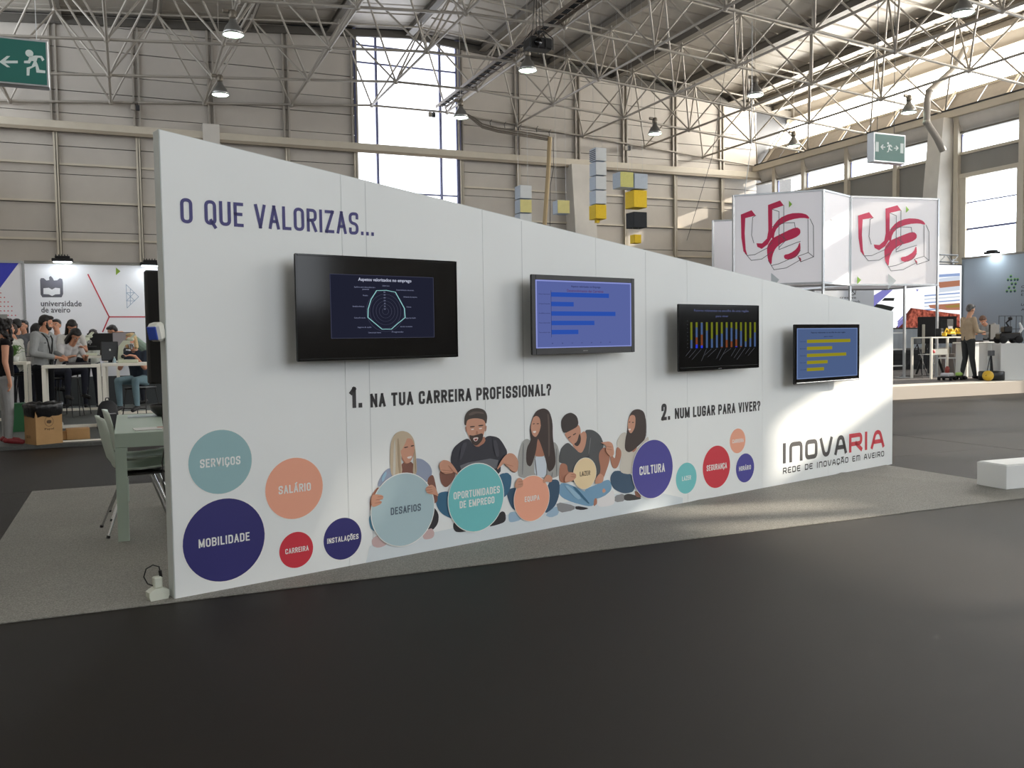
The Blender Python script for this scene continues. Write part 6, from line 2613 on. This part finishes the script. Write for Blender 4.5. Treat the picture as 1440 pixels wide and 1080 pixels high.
# laptop and dark screens right of the man
p = at_y(1396, 470, 15.3)
t = thing('demo_table', 'white table right of the man in beige with dark screens on it', 'table', (p.x - .1, 15.6, ZR))
m = MB()
m.box((-.55, -.35, .8), (.75, .3, .84), bev=.004)
m.build('tabletop', M_white, t)
m = MB()
m.box((-.5, -.3, 0), (.0, .25, .8), bev=.004)
m.build('cupboard', M_white, t)
for x in (.7,):
    for y in (-.31, .26):
        m = MB()
        m.cbox((x, y, .4), (.045, .045, .8))
        m.build('leg', M_white, t)
zt3 = ZR + .84
for px, lab, w_, h_, y in ((1398, 'wide dark monitor right of the man in beige', .55, .36, 15.45), (1386, 'thin black laptop in front of the man in beige', .34, .05, 15.35)):
    q_ = at_y(px, 465, y)
    t = thing('monitor' if h_ > .1 else 'laptop', lab, 'monitor' if h_ > .1 else 'laptop', (q_.x, y, zt3), .3)
    m = MB()
    m.box((-w_ / 2, -.02, .06 if h_ > .1 else 0), (w_ / 2, .02 if h_ > .1 else .22, h_ + (.06 if h_ > .1 else -.02)), bev=.006)
    m.build('casing', M_black, t)
    m = MB()
    if h_ > .1:
        m.box((-.1, -.06, 0), (.1, .08, .012))
        m.box((-.03, .0, .0), (.03, .025, .2))
        m.build('stand', M_black, t)
    else:
        m.box((-w_ / 2 + .01, -.01, .031), (w_ / 2 - .01, .2, .034))
        m.build('keyboard_deck', M_dark, t)
# wire rack frame
p = at_y(1405, 440, 16.6)
t = thing('wire_rack', 'thin dark wire rack behind the dark monitor', 'rack', (p.x, 16.6, ZR))
for k in range(5):
    m = MB()
    m.tube([(k * .22, 0, 0), (k * .22, 0, 1.5)], .009, 6)
    m.build('upright', M_dark, t)
for z in (.4, .8, 1.15, 1.5):
    m = MB()
    m.tube([(0, 0, z), (.88, 0, z)], .008, 6)
    m.build('cross_wire', M_dark, t)

# plinths
for lab, px, y, w_, h_ in (('large white plinth under the black machine at the right edge', 1419, 13.85, .5, .82), ('narrow sunlit white plinth left of the large one', 1393, 14.5, .3, .84)):
    p = at_y(px, 510, y)
    t = thing('plinth', lab, 'plinth', (p.x, y, ZR + .001), -.55)
    m = MB()
    m.box((-w_ / 2, -.2, 0), (w_ / 2, .3, h_ - .02), bev=.004)
    m.build('plinth_body', M_white, t)
    m = MB()
    m.box((-w_ / 2 - .006, -.206, h_ - .019), (w_ / 2 + .006, .306, h_), bev=.003)
    m.build('top_board', M_white, t)
    if px == 1419:
        t = thing('robot_machine', 'black wheeled robot on top of the large white plinth', 'robot', (p.x, y + .03, ZR + h_ + .001), -.5)
        m = MB()
        m.box((-.22, -.12, .08), (.24, .16, .24), bev=.03)
        m.box((-.12, -.08, .24), (.06, .12, .38), bev=.02)
        m.build('body', M_black, t)
        for sx in (-.16, .17):
            for sy in (-.14, .16):
                m = MB()
                m.lathe([(0, -.03), (.07, -.03), (.085, -.015), (.085, .015), (.07, .03), (0, .03)], n=16, M=Matrix.Translation((sx, sy, .085)) @ Matrix.Rotation(math.pi / 2, 4, 'X'))
                m.build('wheel', M_blackm, t)
        m = MB()
        m.tube([(.02, 0, .36), (-.05, 0, .46), (.03, -.02, .54)], .02, 8)
        m.lathe([(0, 0), (.04, 0), (.05, .06), (0, .07)], (.03, -.02, .52), n=14)
        m.build('sensor_mast', M_black, t)
        m = MB()
        m.tube([(.22, 0, .2), (.3, .02, .32), (.26, .05, .46)], [.02, .035, .02], 8)
        m.build('white_arm', M_white, t)
# floor robot: black drum base, mast and yellow ball
p = at_z(1393, 540.5, ZR)
px_, py_ = at_y(1394, 540, 13.95).x, 13.95
t = thing('floor_robot', 'black drum-shaped robot with a raised mast at the stage edge', 'robot', (px_, py_, ZR + .009))
m = MB()
m.lathe([(0, 0), (.25, 0), (.265, .02), (.265, .18), (.25, .2), (.0, .2)], n=32)
m.build('drum_body', M_black, t)
m = MB()
m.tube([(.0, .02, .19), (.02, .04, .55)], .012, 8)
m.tube([(-.17, -.02, .19), (.0, .03, .55)], .009, 8)
m.tube([(.09, .05, .19), (.03, .04, .55)], .02, 8)
m.build('mast', M_dark, t)
m = MB()
m.box((-.05, -.02, .54), (.08, .07, .66), bev=.01)
m.build('sensor_head', mat('device_grey', (96, 98, 100), .5), t)
t = thing('yellow_ball', 'yellow ball with a small dark mark resting against the black drum robot', 'ball', (px_ - .36, py_ - .2, ZR + .009))
m = MB()
m.ell((0, 0, .115), (.115, .115, .115), n=24, m=16)
m.build('ball_skin', mat('ball_yellow', (212, 172, 46), .45), t)
m = MB()
for a_, b_ in (((-.97, -.24), (-.96, -.28)), ((-.96, -.28), (-.9, -.44))):
    m.bar((a_[0] * .113, a_[1] * .113, .118), (b_[0] * .113, b_[1] * .113, .112 if b_[1] > -.3 else .135), .01)
m.build('printed_tick', M_black, t)
for (px, lab, main, top_) in ((1332, 'small white and black wheeled robot on the stage floor', (210, 208, 212), (150, 60, 50)), (1349, 'small lime green wheeled robot on the stage floor', (186, 226, 120), (206, 206, 200))):
    q_ = at_y(px, 524, 14.6)
    t = thing('wheeled_robot', lab, 'robot', (q_.x, 14.6, ZR), .3)
    m = MB()
    s_ = 1 if px == 1332 else .62
    m.box((-.17 * s_, -.12 * s_, .05), (.17 * s_, .12 * s_, .09), bev=.01)
    m.build('chassis', M_black, t)
    m = MB()
    m.box((-.13 * s_, -.1 * s_, .09), (.13 * s_, .1 * s_, .17), bev=.02)
    m.build('shell', mat('robot_%d' % px, main, .4), t)
    m = MB()
    m.lathe([(0, .17), (.05 * s_, .17), (.05 * s_, .24 * s_ + .04), (.02, .28 * s_ + .04), (0, .28 * s_ + .04)], n=14)
    m.build('turret', mat('robot_top_%d' % px, top_, .4), t)
    for sx in (-1, 1):
        for sy in (-1, 1):
            m = MB()
            m.lathe([(0, -.02), (.045, -.02), (.045, .02), (0, .02)], n=14, M=Matrix.Translation((sx * .12 * s_, sy * .13 * s_, .045)) @ Matrix.Rotation(math.pi / 2, 4, 'X'))
            m.build('wheel', M_blackm, t)
# ------------------------------------------------------------------ things hung in the hall
def lamp(label, loc, grp='high bay lamps under the roof frame'):
    t = thing('high_bay_lamp', label, 'lamp', loc, 0, grp)
    m = MB()
    m.lathe([(.035, .36), (.07, .34), (.09, .27), (.15, .2), (.2, .1), (.235, 0), (.225, 0), (.19, .1), (.14, .19), (.08, .26), (.0, .27)], n=24)
    m.build('reflector', mat('spun_aluminium', (150, 150, 148), .3, metal=.8), t)
    m = MB()
    m.lathe([(0, .36), (.075, .36), (.085, .4), (.085, .5), (.06, .54), (0, .54)], n=16)
    m.build('ballast_housing', mat('ballast_bronze', (120, 112, 100), .45, metal=.4), t)
    m = MB()
    m.ell((0, 0, .02), (.215, .215, .035), n=20, m=8)
    m.build('lens', emat('lamp_glow', (226, 250, 226), 9.0), t)
    m = MB()
    m.tube([(0, 0, .54), (0, 0, .82)], .012, 6)
    m.build('suspension', M_truss, t)
    m = MB()
    m.box((-.22, -.035, .46), (-.07, .035, .55), bev=.02)
    m.build('igniter_box', mat('ballast_bronze', (120, 112, 100), .45, metal=.4), t)
    return t


LP = [((328, 50), 'high bay lamp highest at the left, near the green exit sign'), ((310, 134), 'high bay lamp low at the left, above the tall end of the sloping wall'), ((742, 100), 'high bay lamp just below the black projector cage'),
      ((648, 166), 'high bay lamp hanging in front of the tall bright window edge'), ((921, 189), 'high bay lamp above the hanging yellow and black cubes'), ((1062, 135), 'high bay lamp between the back wall and the bright clerestory'),
      ((1354, 20), 'high bay lamp highest at the right under the roof'), ((1278, 159), 'lamp silhouetted by the clerestory above the double-arrow exit sign'), ((1116, 206), 'small lamp silhouetted low in the clerestory near the hall corner')]
first = None
for (px, py), lab in LP:
    p = at_z(px, py, 8.55)
    if first is None:
        first = r_ = lamp(lab, p)
    else:
        r_ = copy_tree(first, p, .0, lab)
    r_.scale = (1.08, 1.08, 1.08)
    for c_ in [o_ for o_ in bpy.data.objects if o_.parent == r_ and o_.name.startswith('suspension')]:
        m = MB()
        m.tube([(0, 0, .54), (0, 0, (roof_z(p.x, 12.74) - p.z) / 1.08)], .008, 6)
        o_ = m.build('suspension', M_truss, r_)
        bpy.data.objects.remove(c_)

# projector cage by the ridge cable tray
p = at_y(757, 62, 20.6)
t = thing('projector_cage', 'black projector hanging in a wire cage from the roof frame', 'projector', p)
m = MB()
m.box((-.32, -.2, -.16), (.32, .2, .12), bev=.04)
m.build('projector_body', M_black, t)
m = MB()
m.lathe([(0, 0), (.08, 0), (.09, .08), (0, .08)], n=16, M=Matrix.Translation((-.12, -.2, -.03)) @ Matrix.Rotation(math.pi / 2, 4, 'X'))
m.build('lens', M_gloss, t)
m = MB()
for x in (-.3, -.1, .1, .3):
    m.tube([(x, -.22, -.18), (x, -.22, .1), (x * .5, 0, .34), (x, .22, .1), (x, .22, -.18)], .012, 6)
    m.tube([(x * .5, 0, .34), (x * .1, 0, bz(p.x) - p.z + .6)], .008, 6)
m.build('cage_wire', M_black, t)

# cable ladder along the ridge and the tray that leaves it
t = thing('cable_ladder', 'brown cable ladder running up along the roof ridge', 'cable ladder', (BX[6] - .35, 15.0, bz(BX[6]) + .1))
m = MB()
L_ = 17.6
for x in (-.18, .18):
    m.box((x - .015, 0, -.05), (x + .015, L_, .05))
m.build('side_rail', mat('ladder_brown', (120, 108, 96), .5), t)
for k in range(40):
    m = MB()
    m.box((-.165, k * .44 + .1, -.02), (.165, k * .44 + .14, .01))
    m.build('rung', mat('ladder_brown', (120, 108, 96), .5), t)
m = MB()
for k in range(4):
    m.tube([(-.1 + k * .06, 0, .03), (-.1 + k * .06, L_, .03)], .02, 6)
m.build('cable', M_blackm, t)
t = thing('cable_bundle', 'sagging bundle of grey cables tied under the lower truss tube right of the tall window', 'cables', (0, 0, 0))
pts0 = [(655, 160), (668, 166), (678, 174), (700, 180), (725, 184), (750, 188), (772, 192)]
for k, (dy, r) in enumerate(((0, .03), (3, .035), (5.5, .03))):
    m = MB()
    m.tube([at_y(x, y + dy * (0.3 if i == 0 else 1), 31.6) for i, (x, y) in enumerate(pts0)], r, 6)
    m.build('cable', mat('cable_grey', (112, 104, 94), .6), t)
m = MB()
for (x, y) in ((690, 174), (710, 177), (732, 180), (755, 183), (773, 188)):
    a = at_y(x, y, 31.6)
    m.tube([a + Vector((.05, 0, .16)), a + Vector((-.03, 0, .05)), a + Vector((0, 0, -.08))], .012, 6)
m.build('cable_tie', M_dark, t)
a, b = at_y(773, 193, 31.6), at_y(768, 322, 31.6)
t = thing('drop_duct', 'tan vertical cable duct dropping to the wall left of the big pilaster', 'duct', (0, 0, 0))
m = MB()
m.tube([a, a.lerp(b, .35), b + Vector((-.08, 0, 0)), Vector((b.x - .1, 31.7, 4.0))], .085, 10)
m.build('duct_tube', mat('duct_tan', (176, 154, 116), .6), t)
m = MB()
a2 = at_y(778, 193, 31.6)
m.tube([a2, a2 + Vector((0, 0, -1.2)), at_y(774, 260, 31.6), Vector((at_y(772, 322, 31.6).x, 31.6, 4.0))], .012, 6)
m.build('thin_cable', M_dark, t)

# rain-water pipe on the right
t = thing('downpipe', 'grey bent downpipe from the clerestory to the big right pilaster', 'pipe', (0, 0, 0))
pp = [at_y(*q_) for q_ in ((1357, 68, 21.6), (1341, 98, 21.6), (1307, 128, 21.6), (1304, 140, 21.6), (1303, 172, 21.6), (1318, 195, 21.6), (1326, 212, 21.6))]
m = MB()
m.tube(pp, .11, 12)
m.build('pipe_tube', mat('pipe_grey', (146, 140, 132), .5), t)
m = MB()
for i in (2, 4):
    m.ell(pp[i], (.13, .13, .1), n=12, m=6)
m.build('pipe_collar', mat('pipe_grey', (146, 140, 132), .5), t)

# hanging cubes --------------------------------------------------------------
M_cg = mat('felt_grey', (176, 184, 194), .9, vary=.04, scale=20)
M_ck = mat('felt_khaki', (196, 192, 120), .9, vary=.06, scale=20)
M_cy = mat('felt_yellow', (222, 186, 48), .9, vary=.05, scale=20)
M_ckb = mat('felt_black', (38, 40, 44), .9)
M_cs = mat('felt_straw', (210, 200, 136), .9, vary=.05)
M_cw = mat('felt_white', (204, 206, 206), .9, vary=.03)
YC = 25.0


def hcube(label, x0, x1, y0, y1, mt, front=None, rz=.0, grp=None, slats=False, y=YC, wire=True, side=None, wl=None):
    """cube whose front face spans the given photo box"""
    a, b, c = at_y(x0, y0, y), at_y(x1, y1, y), None
    w = (b.x - a.x)
    h = a.z - b.z
    t = thing('hanging_cube', label, 'cube', ((a.x + b.x) / 2, y, b.z), 0, grp)
    t.rotation_euler = (0, 0, rz)
    s = w / 2 * .99
    m = MB()
    d = h
    m.box((-s, -.0, 0), (s, d, h), bev=.01)
    m.build('felt_body', side or mt, t)
    m = MB()
    m.box((-s + .006, -.008, .006), (s - .006, -.0005, h - .006), bev=.003)
    m.build('front_face', front or mt, t)
    if slats:
        for k in range(6):
            m = MB()
            m.box((-s - .012, .02, .03 + k * (h - .06) / 6), (-s - .001, d - .02, .03 + k * (h - .06) / 6 + .03))
            m.build('slat', M_dark, t)
    if wire:
        m = MB()
        for x in (-s * .8, s * .8):
            m.tube([(x, d / 2, h), (x, d / 2, (h + wl) if wl else roof_z(a.x, 12.9) - b.z)], .004, 4)
        m.build('wire', M_alu, t)
    return t


g1 = 'felt cubes in the five-high hanging column'
for k in range(5):
    y0 = 207 + k * 20.1
    if k < 4:
        hcube(('louvred grey felt cube, topmost of the tall hanging column', 'grey felt cube, second from top of the tall hanging column', 'grey felt cube, third from top of the tall hanging column', 'grey felt cube just above the yellow bottom one of the tall column')[k],
              837.5, 853, y0, y0 + 19.6, M_cg, M_cw, grp=g1, slats=(k == 0), wire=(k == 0), side=M_cg)
    else:
        t = hcube('yellow felt cube, bottom of the tall hanging column', 837.5, 853, y0, y0 + 20.5, M_cy, grp=g1, wire=False)
        m = MB()
        m.box((-.06, .2, -.1), (.06, .32, 0))
        m.build('peg', M_cy, t)
g2 = 'felt cubes in the short hanging column'
for k, (lab, fr) in enumerate((('grey felt cube, topmost of the short hanging column on the left', M_cw), ('straw-faced felt cube, middle of the short hanging column on the left', M_cs), ('grey felt cube, lowest of the short hanging column on the left', M_cw))):
    hcube(lab, 731, 748, 260 + k * 20, 279.4 + k * 20, M_cg, fr, grp=g2, wire=(k == 0))
hcube('single hanging felt cube with a straw-coloured face left of the pilaster', 784, 801, 281, 300.5, M_cg, M_cs, rz=-.08)
hcube('khaki-faced felt cube, upper left of the staggered hanging group', 872, 891, 241, 264, M_cg, M_ck)
hcube('pale grey felt cube, upper right of the staggered hanging group', 892, 911, 243.5, 266, M_cg, M_cg, y=25.0, wire=True)
hcube('yellow felt cube above the black one in the staggered group', 891, 910, 267, 292, M_cy, M_cy, y=25.0, wire=False)
hcube('black felt cube below the yellow one in the staggered group', 891, 910, 297.5, 320, M_ckb, M_ckb, y=25.0, wl=.17)
hcube('smallest yellow felt cube hanging lowest in the staggered group', 892, 902, 329.5, 342, M_cy, M_cy, y=25.0, wl=.28)

# exit signs -------------------------------------------------------------------
M_green = mat('exit_green', (22, 104, 94), .35)
M_sw = mat('exit_white', (214, 226, 222), .4)
RUN = [[(150, 380), (150, 425), (165, 425), (168, 388), (200, 372), (205, 408), (255, 412), (255, 397), (222, 392), (212, 362), (205, 345), (212, 325), (228, 325), (238, 345), (250, 335), (236, 315), (200, 312), (165, 318), (158, 340), (135, 342), (135, 355), (168, 357), (178, 342), (190, 345), (178, 372)]]
Y_E = 9.6
pr = at_y(66.5, 120, Y_E)
pl = at_y(-14, 118, Y_E)
ptop = at_y(65, 60, Y_E)
w_, h_ = pr.x - pl.x, ptop.z - pr.z
t = thing('exit_sign', 'large green running-man exit sign with a left arrow, cut by the left frame edge', 'sign', (pl.x, Y_E, pr.z))
m = MB()
m.box((-.02, 0, -.02), (w_ + .02, .12, h_ + .02), bev=.006)
m.build('housing', M_alu, t)
m = MB()
m.box((.0, -.004, .0), (w_, -.0005, h_))
m.build('green_face', M_green, t)


def ep(px, py):
    q_ = at_y(px, py, Y_E - .005)
    return (q_.x - pl.x, q_.z - pr.z)


def EFN(u, v, d):
    return Vector((u, -.0052 - d, v))


m = MB()
for g in RUN:
    flat_poly(m, [ep(x / 4, y / 4) for x, y in g], EFN, 0)
flat_poly(m, disc_pts(ep(41.3, 75), .034, 16), EFN, 0)
m.build('running_figure', M_sw, t)
m = MB()
flat_poly(m, [ep(x / 4, y / 4) for x, y in ((-5, 348), (38, 315), (58, 315), (30, 341), (100, 341), (100, 356), (30, 356), (58, 378), (40, 378))], EFN, 0)
m.build('arrow', M_sw, t)
m = MB()
for x in (.08, w_ - .08):
    m.tube([(x, .06, h_ + .02), (x, .06, 8.9 - pr.z)], .004, 5)
m.build('wire', M_alu, t)

Y2 = 12.2
pl, pr = at_y(1229.5, 225.5, Y2), at_y(1272.5, 228, Y2)
ptop = at_y(1230, 187, Y2)
w_, h_ = pr.x - pl.x, ptop.z - pl.z
t = thing('exit_sign', 'green exit sign with arrows both ways hanging before the clerestory', 'sign', (pl.x, Y2, pl.z))
rz2 = 0
m = MB()
m.box((-.015, 0, -.02), (w_ + .015, .16, h_ + .02), bev=.006)
m.build('housing', M_alu, t)
m = MB()
m.box((.015, -.004, .01), (w_ - .015, -.0005, h_ - .01))
m.build('green_face', M_green, t)


def e2(px, py):
    q_ = at_y(px, py, Y2 - .005)
    return (q_.x - pl.x, q_.z - pl.z)


A2, S2 = (1200, 120), 6.0
G = lambda pts: [e2(*p) for p in off(A2, S2, pts)]
m = MB()
flat_poly(m, G([(228, 520), (248, 497), (256, 503), (244, 516), (270, 518), (270, 526), (244, 526), (256, 538), (248, 544)]), EFN, 0)
flat_poly(m, G([(383, 530), (363, 507), (355, 513), (367, 526), (343, 526), (343, 534), (367, 535), (355, 546), (363, 552)]), EFN, 0)
m.build('arrow', M_sw, t)
m = MB()
flat_poly(m, G([(283, 515), (300, 500), (318, 502), (330, 520), (322, 524), (312, 512), (308, 525), (318, 540), (330, 545), (328, 552), (310, 548), (303, 540), (298, 562), (284, 566), (284, 558), (292, 555), (296, 530), (300, 512), (288, 522)]), EFN, 0)
flat_poly(m, disc_pts(G([(293, 489)])[0], .022, 14), EFN, 0)
m.build('running_figure', M_sw, t)
m = MB()
flat_poly(m, G([(190, 476), (214, 478), (214, 560), (188, 558)]), EFN, 0)
flat_poly(m, G([(398, 490), (424, 492), (422, 575), (396, 572)]), EFN, 0)
m.build('door_mark', M_sw, t)
m = MB()
for x in (w_ * .2, w_ * .75):
    m.tube([(x, .08, h_ + .02), (x, .08, 9.0 - pl.z)], .006, 5)
m.build('wire', M_dark, t)

# sensors on the rear wall tubes
for (px, py, lab) in ((190, 151, 'small twin junction box on the truss tube above the sloping wall top'), (607, 161, 'small twin junction box against the tall bright window'), (882, 208, 'small round sensor on the post above the hanging cubes')):
    p = at_y(px, py, 32.55)
    t = thing('junction_box', lab, 'junction box', p)
    m = MB()
    m.box((-.13, -.05, -.1), (0, .05, .08), bev=.01)
    m.build('box_body', M_truss, t)
    m = MB()
    m.box((.02, -.05, -.1), (.14, .05, .08), bev=.01)
    m.build('dark_box', M_dark, t)
    m = MB()
    m.tube([(-.06, 0, .08), (-.06, 0, .16), (.08, 0, .16), (.08, 0, .08)], .012, 6)
    m.build('conduit', M_dark, t)
# sloping wires in front of the rear wall, by the signs
a, b = at_y(1001, 222, 24), at_y(966, 338, 24)
t = tag(MB().tube([a + Vector((.6, 0, 3.2)), a, b], .008, 5).build('suspension_wire', M_dark), 'thin slanting wire left of the white cube signs', 'wire')
a, b = at_y(1057, 200, 18.5), at_y(1048, 265, 18.5)
t = tag(MB().tube([a + Vector((.02, 0, 3.0)), a, b, Vector((14.2, 18.2, 3.2))], .01, 5).build('suspension_wire', M_alu), 'pale wire passing down in front of the left crimson cube sign', 'wire')
